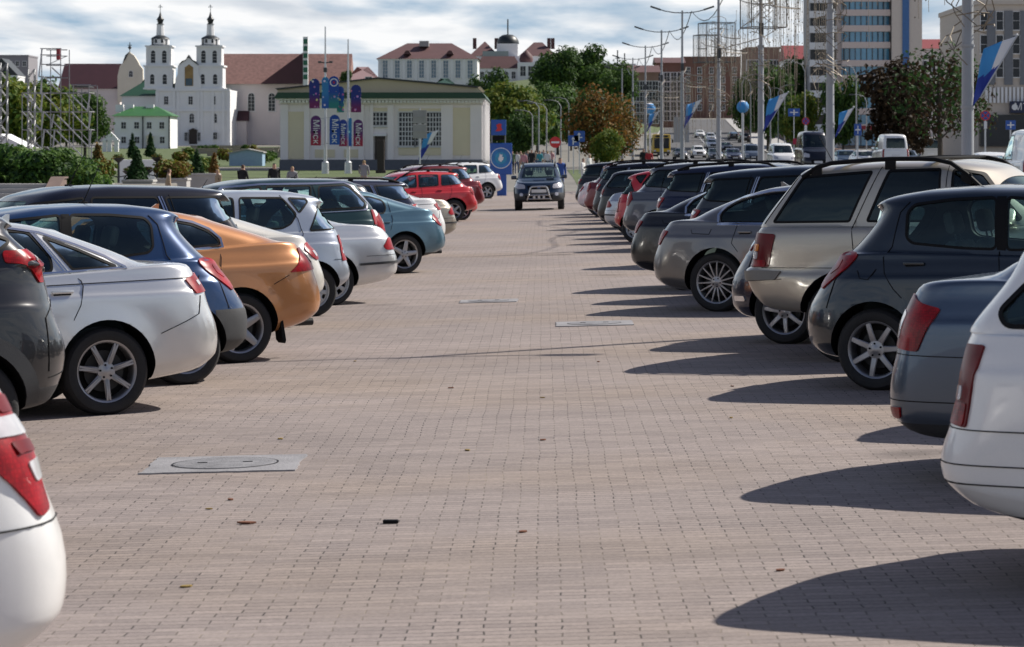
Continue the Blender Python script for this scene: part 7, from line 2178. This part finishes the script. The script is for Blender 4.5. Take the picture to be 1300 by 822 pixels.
# cables from lamp to lamp
for i in range(4, 9):
    a, b = POLES[i], POLES[i+1]
    mb = MB(); pts = [(PX0+.6, lerp(a, b, t), lerp(terr(PX0, a), terr(PX0, b), t)+10.55-1.2*math.sin(PI*t)) for t in [k/8 for k in range(9)]]
    mb.tube(pts, .03, 4); o = mb.obj('overhead_cable', M_poled); tag(o, 'thin sagging cable strung between two lamp posts of the row', 'cable', 'cables strung along the lamp posts')
# festive light garlands
def garland(a, b, seed, label, n=46, zt=9.2, zl=(1.2, 4.0), dx=0.):
    rng = random.Random(seed)
    t = thing('light_garland', label, 'garland', (PX0+dx, a, terr(PX0, a)), 0, 'light garlands hung between the lamp posts')
    L = b-a; f = lambda s: zt-1.0*math.sin(PI*s)
    mb = MB(); mb.tube([(.25*math.sin(k), L*k/14, f(k/14)) for k in range(15)], .025, 4)
    mb.tube([(.9*math.sin(k*.8), L*k/14, f(k/14)-.7) for k in range(15)], .02, 4); mb.obj('cable', M_bulb, t)
    mb = MB()
    for i in range(n):
        s = rng.random(); x = rng.uniform(-1.1, 1.1); z = f(s)-rng.uniform(0, .6); l = rng.uniform(*zl)
        mb.tube([(x, L*s, z), (x+rng.uniform(-.1, .1), L*s+rng.uniform(-.1, .1), z-l)], .008, 3, caps=False)
        k = 0
        while k < l:
            mb.box(x-.016, x+.016, L*s-.016, L*s+.016, z-k-.018, z-k+.018); k += .4
    mb.obj('hanging_lights', M_bulb, t)
garland(61.5, 91, 1, 'garland of hanging lights between the nearest two lamp posts', 34, 9.6)
garland(91, 120, 2, 'dense garland of hanging lights above the van and minibus', 60, 8.8)
garland(120, 149, 3, 'dense garland of hanging lights left of the dark posts', 60, 8.2)
garland(149, 188, 4, 'garland of hanging lights before the brown street fronts', 42, 7.4)
garland(188, 221, 5, 'lower garland of hanging lights near the flag', 30, 7.0)
garland(221, 256, 6, 'far garland of hanging lights beside the autumn tree', 26, 6.6)
def pole_wrap(D, seed, label):
    rng = random.Random(seed); mb = MB()
    for k in range(26):
        z = rng.uniform(4.2, 8.8); r = rng.uniform(.25, .6); a = rng.uniform(0, 6)
        mb.tube([(r*math.cos(a+i*.7), r*math.sin(a+i*.7), z-.12*i*i*.3+.1*i) for i in range(7)], .014, 3)
    o = mb.obj('garland_loops', M_bulb, None, None, (PX0, D, terr(PX0, D))); tag(o, label, 'garland', 'looped garlands around the lamp posts')
pole_wrap(61.5, 11, 'looped garland wound around the nearest lamp post'); pole_wrap(91, 12, 'looped garland wound around the post behind the off-roader'); pole_wrap(120, 13, 'looped garland on the post with the slanted flag'); pole_wrap(149, 14, 'looped garland on the square-frame post')
def light_frame(D, z0, w, h, label, dx):
    t = thing('light_cube', label, 'light frame', (PX0+dx, D, terr(PX0, D)), .25, 'square light frames on the posts')
    mb = MB(); e = w/2
    for a, b in ((-e, -e), (e, -e), (e, e), (-e, e)): mb.tube([(a, b, z0), (a, b, z0+h)], .022, 4)
    for z in (z0, z0+h): mb.tube([(-e, -e, z), (e, -e, z), (e, e, z), (-e, e, z)], .022, 4, closed=True)
    mb.tube([(-dx, 0, z0+h*.5), (0, 0, z0+h*.5)], .03, 5); mb.obj('frame', M_poled, t)
    mb = MB()
    for i in range(9):
        q = -e+w*(i+.5)/9
        for y in (-e, e): mb.tube([(q, y, z0), (q, y, z0+h)], .007, 3, caps=False)
        for x in (-e, e): mb.tube([(x, q, z0), (x, q, z0+h)], .007, 3, caps=False)
    mb.obj('light_strings', M_bulb, t)
light_frame(149, 6.5, 1.5, 2.0, 'wire cube light frame on the fourth post', -.1); light_frame(120, 7.0, 1.5, 2.4, 'larger wire cube light frame cut by the top edge', .1); light_frame(170, 6.9, 1.3, 1.6, 'small wire cube light frame behind the fourth post', .6)

# ------------------------------------------------------------------ flags on slanted staffs
def flag(D, px_off, z, k, label, seed, x=None):
    t = thing('slanted_flag', label, 'flag', (PX0+.26 if x is None else x, D, terr(PX0, D)+z), 0, 'blue and white flags on the lamp posts')
    top = Vector((.86, -.05, 1.45))*k
    mb = MB(); mb.tube([(0, 0, 0), top], .018, 6); mb.lathe([(0, .05), (.03, .03), (.03, 0)], 8, 0, Matrix.Translation(top)); mb.obj('staff', M_scaf, t)
    rng = random.Random(seed); nu, nv = 14, 18; V, F, MI = [], [], []
    for j in range(nv+1):
        for i in range(nu+1):
            u, v = i/nu, j/nv
            p = top*(1-.80*v*.9)-Vector((u*.80*k*(1-.5*v), 0, u*.30*k+u*v*.35*k))
            w = .10*k*u*math.sin(7*u+4*v+seed)+.05*k*math.sin(9*v+3*u)*u
            V.append(p+Vector((w*.35, w, 0)))
    for j in range(nv):
        for i in range(nu):
            a = j*(nu+1)+i; F.append((a, a+1, a+nu+2, a+nu+1))
            u, v = (i+.5)/nu, (j+.5)/nv
            MI.append(2 if v > .62-.12*u else 1 if u < .45 else 0)
    me = raw_mesh('cloth', V, F, [M_csky, M_cwhite, M_cblue], 60, MI)
    o = mesh_obj('cloth', me, t); m = o.modifiers.new('thick', 'SOLIDIFY'); m.thickness = .012
flag(61.5, 0, 2.9, .9, 'large light blue, white and dark blue flag on the nearest lamp post', 1)
flag(120, 0, 2.9, 1.0, 'blue and white flag on the post left of the off-roader roof', 2)
flag(91, 0, 2.4, .55, 'small blue and white flag on the second lamp post', 5)
flag(188, 0, 3.2, 1.15, 'dark blue flag with white tip above the uphill traffic', 3)
o = flag(226, 0, .9, 1.5, 'drooping blue and white cloth by the grey sign backs before the pavilion', 7, X(536, 226))
flag(256, 0, 3.2, 1.15, 'far blue flag beside the yellow bus', 4)

# ------------------------------------------------------------------ street furniture across the road
def street_lamp(px, D, ytop, e, label):
    zb = terr(X(px, D), D); h = Z(ytop, D)-zb
    t = thing('street_lamp', label, 'street lamp', (X(px, D), D, zb), 0, 'single armed lamps across the street')
    mb = MB(); mb.tube([(0, 0, 0), (0, 0, h*.9), (e*.3, 0, h*.97), (e*1.0, 0, h), (e*1.6, 0, h-.05)], [.075, .05, .035, .03, .03], 8); mb.obj('post', M_pole, t, 40)
    mb = MB(); mb.bbox(e*1.5-.28, e*1.5+.28, -.1, .1, h-.09, h+.03, .03); mb.obj('lamp_head', M_poled, t)
for i, (px, D, yt, e) in enumerate([(942, 300, 95, 1), (953, 340, 98, -1), (978, 290, 104, -1), (988, 330, 108, 1), (996, 360, 112, -1), (1022, 250, 78, -1), (1087, 240, 82, -1), (1112, 260, 108, 1), (1100, 300, 120, -1)]):
    street_lamp(px, D, yt, e, ['slim street lamp %s' % q for q in ('left of the blue globe', 'just right of the blue globe', 'with curved arm above the blue van', 'behind the slanted flag', 'shortest beside the slanted flag', 'rising above the dark minibus', 'before the blue glass floors', 'before the maroon tree', 'low before the office tower')][i])
for i, (px, D) in enumerate([(684, 240), (694, 262), (712, 300), (722, 330), (676, 290)]):
    street_lamp(px, D, [128, 131, 127, 124, 140][i], -1, 'slim street lamp rising before the green trees, %s' % ('above the crowd', 'left of the no-entry sign', 'right of the no-entry sign', 'by the autumn tree', 'behind the pylon')[i])
def globe(px, py, D, r, label):
    z = Z(py, D); zb = terr(X(px, D), D)
    t = thing('blue_globe', label, 'decoration', (X(px, D), D, zb), 0, 'blue globes on posts')
    mb = MB(); mb.tube([(0, 0, 0), (0, 0, z-zb+r)], .1, 8); mb.obj('post', M_scaf, t)
    mb = MB(); mb.lathe([(r*math.sin(PI*i/10), z-zb-r*math.cos(PI*i/10)) for i in range(11)], 18); g = mb.obj('ball', M_csky, t, 60)
    mb = MB(); mb.lathe([(r*1.02*math.sin(PI*i/10), z-zb-r*1.02*math.cos(PI*i/10)) for i in range(8, 11)], 18); mb.obj('white_top', M_cwhite, g, 60)
globe(943, 136, 260, .55, 'bright blue globe with white top on a post'); globe(825, 138, 290, .55, 'blue and white globe near the autumn tree')
def plate_sign(px, py, D, w, h, m, label, tri=None):
    z = Z(py, D); zb = terr(X(px, D), D)
    t = thing('road_sign', label, 'road sign', (X(px, D), D, zb))
    mb = MB(); mb.tube([(0, .05, 0), (0, .05, z-zb)], .05, 6); mb.obj('post', M_scaf, t)
    mb = MB(); mb.bbox(-w/2, w/2, -.03, .03, z-zb-h/2, z-zb+h/2, .01); p = mb.obj('plate', m, t)
    if tri:
        mb = MB(); mb.box(-w*.35, w*.35, -.045, -.032, z-zb-h*.06, z-zb+h*.06); mb.box(-w*.06, w*.06, -.05, -.034, z-zb-h*.35, z-zb+h*.35); mb.obj('symbol', M_swhite, p)
def nostop(px, py, D, r, label):
    z = Z(py, D); zb = terr(X(px, D), D)
    t = thing('no_stopping_sign', label, 'road sign', (X(px, D), D, zb))
    mb = MB(); mb.tube([(0, .06, 0), (0, .06, z-zb)], .05, 6); mb.obj('post', M_scaf, t)
    M = Matrix.Translation((0, 0, z-zb)); mb = MB(); mb.lathe([(0, -.02), (r, -.02), (r, .03), (0, .03)], 22, 0, M, 'y'); d = mb.obj('disc', M_sred, t)
    M = Matrix.Translation((0, 0, z-zb)); mb = MB(); mb.lathe([(0, -.03), (r*.8, -.03), (r*.8, -.0)], 22, 0, M, 'y'); mb.obj('field', M_sblue, d)
    mb = MB()
    for a in (PI/4, -PI/4): mb.box(-r*.8, r*.8, -.042, -.032-.002*(a > 0), -r*.1, r*.1, 0, Matrix.Translation((0, 0, z-zb)) @ Matrix.Rotation(a, 4, 'Y'))
    mb.obj('cross', M_sred, d); mb = MB(); mb.bbox(-r*.3, r*.3, -.03, .02, z-zb-r*2.6, z-zb-r*1.2, .01); mb.obj('plate', M_swhite, t)
nostop(1251, 147, 150, .26, 'round red and blue no-stopping sign right of the nearest lamp post'); nostop(1023, 154, 230, .3, 'round no-stopping sign above the minibus')
plate_sign(1283, 159, 160, .55, .5, M_sblue, 'small blue rectangular sign at the right edge', True); plate_sign(1089, 165, 200, .5, .8, M_sblue, 'tall blue bus-stop sign before the office tower', True)
plate_sign(1008, 143, 300, 1.2, .8, M_sblue, 'wide blue direction sign over the flag side street', True); plate_sign(865, 165, 300, 1.6, 2.6, M_pole, 'grey back of a tall sign beside the uphill lanes')
plate_sign(1016, 180, 240, 1.2, .5, M_cred, 'red notice board left of the minibus')

# ------------------------------------------------------------------ buildings along the street
def office():
    D = 460; s = F_PX/D; zb = Z(188, D)
    t = thing('office_tower', 'tall office tower with banded blue glass floors and a beige stair shaft', 'building', (X(1098, D), D, zb))
    lx = lambda px: (px-1098)/s
    lz = lambda py: Z(py, D)-zb
    mb = MB(); mb.box(lx(1062), lx(1136), 0, 14, -3, lz(-60)); mb.obj('wall', mat('tower_pink', (.68, .57, .52), .8, noise=.08), t)
    mb = MB(); mb.box(lx(1130), lx(1168), -2.5, 13, -3, lz(-70)); mb.obj('stair_shaft', mat('tower_beige', (.66, .58, .51), .8, noise=.06), t)
    mb = MB(); mb.box(lx(1143), lx(1151.5), -2.7, -2.4, 0, lz(-68)); mb.obj('blue_strip', mat('strip_blue', (.04, .14, .36), .35, noise=.2), t)
    bands = [(-38, -24), (-17, -4), (3, 15), (21, 34), (41, 55), (62, 77), (85, 97), (104, 116), (124, 138), (146, 159), (166, 185)]
    for i, (a, b) in enumerate(bands):
        mb = MB(); mb.prism([(lx(1068), .05), (lx(1069), -.9), (lx(1085), -1.3), (lx(1110), -1.3), (lx(1129), -.9), (lx(1129.5), .05)], lz(b), lz(a))
        w = mb.obj('ribbon_window', M_tglass, t)
        mb = MB()
        for k in range(9):
            px = lerp(1070, 1128, k/8); mb.box(lx(px)-.06, lx(px)+.06, -1.42, -.6, lz(b), lz(a))
        mb.box(lx(1068), lx(1129), -1.5, -.3, lz(a)+.02, lz(a)+1.0, 1); mb.obj('mullion', [M_poled, mat('tower_pink', (.68, .57, .52))], w)
    for i, (a, b) in enumerate(bands):
        mb = MB(); mb.box(lx(1030), lx(1062)-.02, .8, 12, lz(b)-.2, lz(a)); mb.box(lx(1028), lx(1063), -.2, .5, lz(b)-1.0, lz(b)+.1, 1); mb.obj('balcony', [M_pane, M_wwall], t)
    mb = MB(); mb.box(lx(1029), lx(1062)-.03, 1.2, 12.5, -3, lz(-55)); mb.obj('side_block', mat('tower_grey', (.40, .39, .39), .8, noise=.1), t)
    mb = MB(); mb.box(lx(1086), lx(1112), -1.6, -1.42, lz(165), lz(160)); mb.obj('red_fascia', mat('fascia_red', (.30, .015, .03), .5), t)
office()
def shop_building():
    D = 310; s = F_PX/D; zb = Z(190, D)
    t = thing('shop_building', 'pale stone building with tall narrow windows and a dark shop fascia at the right edge', 'building', (X(1280, D), D, zb))
    lx = lambda px: (px-1280)/s
    lz = lambda py: Z(py, D)-zb
    M_st = mat('pale_stone', (.58, .51, .44), .85, noise=.1)
    mb = MB(); mb.box(lx(1242), lx(1420), 0, 30, -2, lz(4)); mb.box(lx(1240), lx(1422), -.3, 30.2, lz(6), lz(0)); mb.obj('wall', M_st, t)
    for px in (1258, 1280, 1300, 1320):
        mb = MB(); mb.box(lx(px)-.45, lx(px)+.45, -.25, -.02, lz(108), lz(14)); mb.obj('bay', mat('bay_grey', (.16, .17, .19), .4, noise=.2), t)
    for y in (38, 68, 98): put_windows(t, [(lx(px), -.03, lz(y)) for px in (1249, 1269, 1290, 1310)], .7, 1.9, nx=1, nz=2)
    mb = MB()
    for i in range(12): mb.box(lx(1252+i*5)-.12, lx(1252+i*5)+.12, -.3, -.02, lz(131), lz(111))
    mb.obj('parapet', M_wwall, t)
    mb = MB(); mb.box(lx(1243), lx(1400), -.7, -.05, lz(186), lz(146)); mb.obj('shop_front', M_pane, t)
    mb = MB(); mb.bbox(lx(1281), lx(1380), -1.1, -.1, lz(144), lz(129), .03); f = mb.obj('fascia', mat('fascia_navy', (.012, .02, .06), .5), t)
    put_text('МТС', 1.05, M_swhite, f, (lx(1299), -1.13, lz(136.5)), 0, .02)
    mb = MB(); mb.lathe([(0, 0), (.32, 0), (.32, .03)], 16, 0, Matrix.Translation((lx(1286), -1.14, lz(136.5))), 'y'); mb.obj('emblem', M_swhite, f)
shop_building()
def row_house(label, px0, px1, D, ytop, ybot, wall, roof, yr, nx, ny, seed):
    w = (px1-px0)/nx
    simple_house('street_house', label, 'building', px0, px1, D, ytop, ybot, 16, wall, roof, yr, wins=[(px0+w*(i+.5), lerp(ytop+ (ybot-ytop)*.18, ybot-8, (j+.6)/ny)) for i in range(nx) for j in range(ny)], w=1.3, h=2.0, nz=2, ov=.5)
row_house('brown plastered street house farthest left, above the yellow bus', 796, 836, 680, 92, 170, M_brick2, M_rbrown, 82, 5, 4, 1)
row_house('reddish old street house in the middle of the row', 834, 868, 700, 80, 166, M_brick, M_rbrown, 72, 4, 5, 2)
row_house('dark brown brick house behind the slanted flag', 866, 940, 960, 72, 153, M_brick, None, 0, 5, 5, 3)
row_house('brown house overgrown at the top of the street', 948, 990, 600, 60, 168, M_brick2, None, 0, 5, 5, 4)
row_house('low house with grey roof left of the brown street fronts', 770, 806, 760, 92, 140, M_pinkw, mat('roof_grey', (.10, .105, .12), .6), 80, 4, 2, 5)
row_house('white walled house with bright red roof left of the office tower', 1000, 1036, 540, 75, 150, M_wwall, mat('roof_bright_red', (.22, .03, .03), .6, noise=.2), 56, 2, 2, 6)
row_house('house with red roof right of the office tower', 1166, 1200, 560, 62, 150, M_pinkw, mat('roof_bright_red', (.22, .03, .03), .6), 48, 3, 3, 7)
def far_mast(px, yt, yb, D, label):
    o = MB().tube([(0, 0, 0), (0, 0, Z(yt, D)-Z(yb, D))], .18, 5).box(-.6, .6, -.1, .1, Z((yt*2+yb)/3, D)-Z(yb, D), Z((yt*2+yb)/3, D)-Z(yb, D)+.25).obj('roof_mast', M_poled, None, None, (X(px, D), D, Z(yb, D)))
    tag(o, label, 'mast')
far_mast(784, 64, 96, 800, 'thin roof mast left of the lamps'); far_mast(793, 68, 98, 800, 'thin roof mast just left of the lowest lamp')

# ------------------------------------------------------------------ traffic
GS = 'vehicles driving on the uphill street'
def traffic(typ, pm, px, D, label, name, cat, head=-PI/2, zs=1., psc=1.):
    T = get_type(typ); wbo = T['S']['wb']/2
    x = X(px, D); o = place_car(typ, pm, label, name, cat, xy=(x, D+wbo*(1 if head < 0 else -1)), head=head+.04, group=GS, z=terr(x, D)+.012)
    o.scale = (psc, psc, zs*psc)
    return o
P_bluev = paint('paint_van_grey', (.10, .13, .18), .3)
for a in [('street_suv', P_white, 886, 395, 'white SUV coming downhill in the left lane', 'moving_suv', 'SUV'), ('street_saloon', P_grey, 863, 385, 'dark grey saloon coming downhill beside the yellow bus', 'moving_saloon', 'saloon'),
    ('street_saloon', P_white, 888, 545, 'white saloon alone high up on the street', 'moving_saloon', 'saloon'), ('street_suv', P_silver, 902, 500, 'silver SUV uppermost in the downhill queue', 'moving_suv', 'SUV'), ('street_suv', P_white, 903, 445, 'white SUV in the middle of the downhill queue', 'moving_suv', 'SUV'),
    ('street_saloon', P_slate, 907, 335, 'dark slate saloon with pale headlights near the queue front', 'moving_saloon', 'saloon'), ('street_saloon', P_navy, 930, 300, 'navy saloon at the front of the downhill queue', 'moving_saloon', 'saloon'), ('street_saloon', P_black, 921, 430, 'black saloon in the right part of the queue', 'moving_saloon', 'saloon'),
    ('van', P_bluev, 953, 319, 'blue grey minivan with lit headlights', 'moving_van', 'van'), ('van', P_white, 991, 228, 'white van with a dark windscreen left of the minibus', 'moving_van', 'van'), ('street_saloon', P_graph, 1006, 250, 'graphite saloon half hidden between van and minibus', 'moving_saloon', 'saloon'),
    ('street_saloon', P_ice, 1073, 215, 'teal blue saloon whose roof shows over the off-roader', 'moving_saloon', 'saloon'), ('street_saloon', P_white, 1097, 205, 'white saloon just above the off-roader rack', 'moving_saloon', 'saloon'), ('street_saloon', P_sky, 1150, 215, 'blue saloon between the two pale vans', 'moving_saloon', 'saloon')]:
    traffic(*a)
traffic('street_saloon', P_grey, 931, 525, 'grey saloon driving uphill by the kerb', 'moving_saloon', 'saloon', PI/2)
traffic('tall_suv', P_black, 945, 500, 'black SUV driving uphill by the kerb', 'moving_suv', 'SUV', PI/2)
traffic('van', P_night, 1031, 192, 'dark tall minibus with wide windscreen behind the lamp post', 'moving_minibus', 'minibus', zs=1.32, psc=1.06)
traffic('van', P_white, 1131, 190, 'white van with dark rear panes seen above the off-roader', 'moving_van', 'van', PI/2, 1.3)
traffic('van', P_pearl, 1176, 230, 'pale van right of the maroon tree trunk', 'moving_van', 'van', PI/2, 1.25)
traffic('hatchback', P_white, 1256, 118, 'white hatchback seen from behind by the nearest lamp post', 'moving_hatchback', 'hatchback', PI/2, 1.2)
traffic('van', P_white, 1316, 96, 'white van with dark rear door at the right edge', 'moving_van', 'van', PI/2, 1.3)
def bus():
    px, D = 840, 405; zb = terr(X(px, D), D)
    t = thing('city_bus', 'yellow city bus with big dark windscreen coming downhill', 'bus', (X(px, D), D, zb+.012), .06)
    M_by = mat('bus_yellow', (.62, .40, .01), .35, coat=.6, noise=.1)
    mb = MB(); mb.bbox(-1.25, 1.25, 0, 12, .35, 3.05, .16); b = mb.obj('body', M_by, t, 40)
    mb = MB(); mb.bbox(-1.05, 1.05, -.04, .3, 1.05, 2.55, .08); mb.obj('windscreen', M_pane, t); mb = MB(); mb.bbox(-.9, .9, -.045, .2, 2.62, 2.9, .04); mb.obj('destination_board', M_black, t)
    for e in (-1, 1):
        mb = MB()
        for k in range(7): mb.bbox(e*1.25-.02, e*1.25+.02, .9+k*1.55, 2.3+k*1.55, 1.4, 2.5, .015)
        mb.obj('side_window', M_pane, t)
        mb = MB(); mb.bbox(e*.95-.17, e*.95+.17, -.05, .1, .62, .85, .04); mb.obj('headlight', M_clear, t)
        mb = MB(); mb.tube([(e*1.2, .1, 2.5), (e*1.5, -.15, 2.3)], .03, 5); mb.bbox(e*1.5-.1, e*1.5+.1, -.2, -.1, 1.85, 2.3, .03); mb.obj('wing_mirror', M_black, t)
        for y in (2.4, 8.6):
            w = thing_part('wheel', t, (e*1.24, y, .48)); w.rotation_euler = (0, 0, -e*PI/2+PI/2 if e > 0 else PI); w.rotation_euler = (0, 0, -PI/2 if e > 0 else PI/2)
            mesh_obj('tyre', tyre_mesh(.48, .29, .26), w); mesh_obj('rim', rim_mesh('holes', .29), w)
    mb = MB(); mb.box(-1.2, 1.2, -.03, .2, .36, .6); mb.obj('bumper', M_poled, t)
bus()

# ------------------------------------------------------------------ oncoming SUV with bull bar in the aisle, manhole slabs, small litter
def oncoming():
    T = get_type('bar_suv'); D = 103; y = D+T['S']['wb']+.7; x = X(686, D)
    o = place_car('bar_suv', paint('paint_dark_blue', (.012, .03, .06), .4, .28), 'dark blue SUV with steel bull bar driving towards the camera down the aisle', 'moving_suv', 'SUV', xy=(x, y), head=-PI/2-.01)
    h = 1.32
oncoming()
def slab(px0, px1, py0, py1, label):
    ym = (py0+py1)/2
    D = F_PX*(CAM_H-.08)/(ym-VY); xc = X((px0+px1)/2, D); w = (px1-px0)/F_PX*D/2
    t = thing('manhole_cover', label, 'manhole cover', (xc, D, gz(xc, D)))
    t.rotation_euler = (-.0012, -.024, 0)
    rg = random.Random(int(px0)); ol = []
    for (ax, ay), (bx, by) in zip([(-w, -w), (w, -w), (w, w), (-w, w)], [(w, -w), (w, w), (-w, w), (-w, -w)]):
        for k in range(14): ol.append((lerp(ax, bx, k/14)+rg.uniform(-.012, .012), lerp(ay, by, k/14)+rg.uniform(-.012, .012)))
    mb = MB(); mb.prism(ol, -.05, .009); mb.obj('slab', mat('slab_concrete', (.245, .24, .25), .8, noise=.5, nscale=3, bump=.4, bscale=50), t)
    mb = MB(); mb.lathe([(0, .016), (w*.62, .016), (w*.68, .013), (w*.68, .0)], 36); l = mb.obj('lid', mat('lid_iron', (.21, .207, .215), .65, .1, noise=.6, nscale=9, bump=.5, bscale=60), t, 30)
    mb = MB(); mb.lathe([(w*.69, .0125), (w*.71, .0125)], 36); mb.obj('rim', M_black, t)
    mb = MB()
    for e in (-1, 1): mb.box(e*w*.3-.03, e*w*.3+.03, -.012, .012, .0165, .019)
    mb.obj('lifting_slot', M_black, l)
GM = 'manhole'
slab(190, 382, 571, 590, 'square concrete manhole slab with round iron lid at the left front'); slab(706, 803, 407, 415, 'square manhole slab in the middle right of the aisle'); slab(584, 657, 376, 381.5, 'farthest manhole slab in the middle left of the aisle')
def litter():
    for px, py, w, d, m, nm, lb, ct in [(496, 661, .04, .018, M_black, 'wood_scrap', 'small black scrap lying on the paving in the centre foreground', 'litter'), (313, 657, .05, .03, mat('dry_leaf', (.16, .06, .03), .9), 'fallen_leaf', 'reddish dry leaf on the paving left of the scrap', 'leaf')]:
        D = F_PX*(CAM_H-.08)/(py-VY); x = X(px, D); mb = MB()
        if nm == 'wood_scrap': mb.bbox(-w, w, -d, d, .0, .02, .006)
        else: mb.prism([(-w, 0), (-w*.3, d), (w*.5, d*.7), (w, 0), (w*.4, -d), (-w*.4, -d*.8)], .004, .012)
        tag(mb.obj(nm, m, None, None, (x, D, gz(x, D))), lb, ct)
litter()
def leaves():
    rg = random.Random(44); m = [mat('dry_leaf', (.16, .06, .03), .9), mat('pale_leaf', (.26, .18, .05), .9)]
    for i in range(14):
        y = rg.uniform(11.5, 30); x = rg.uniform(-1.9, 1.6); w = rg.uniform(.018, .032); mb = MB()
        mb.prism([(-w, 0), (-w*.3, w*.6), (w*.5, w*.5), (w, 0), (w*.4, -w*.5), (-w*.4, -w*.5)], .003, .009)
        o = mb.obj('fallen_leaf', m[i % 2], None, None, (x, y, gz(x, y))); o.rotation_euler = (0, 0, rg.uniform(0, 6)); tag(o, 'tiny dry leaf lying on the block paving', 'leaf', 'tiny dry leaves on the paving')
leaves()
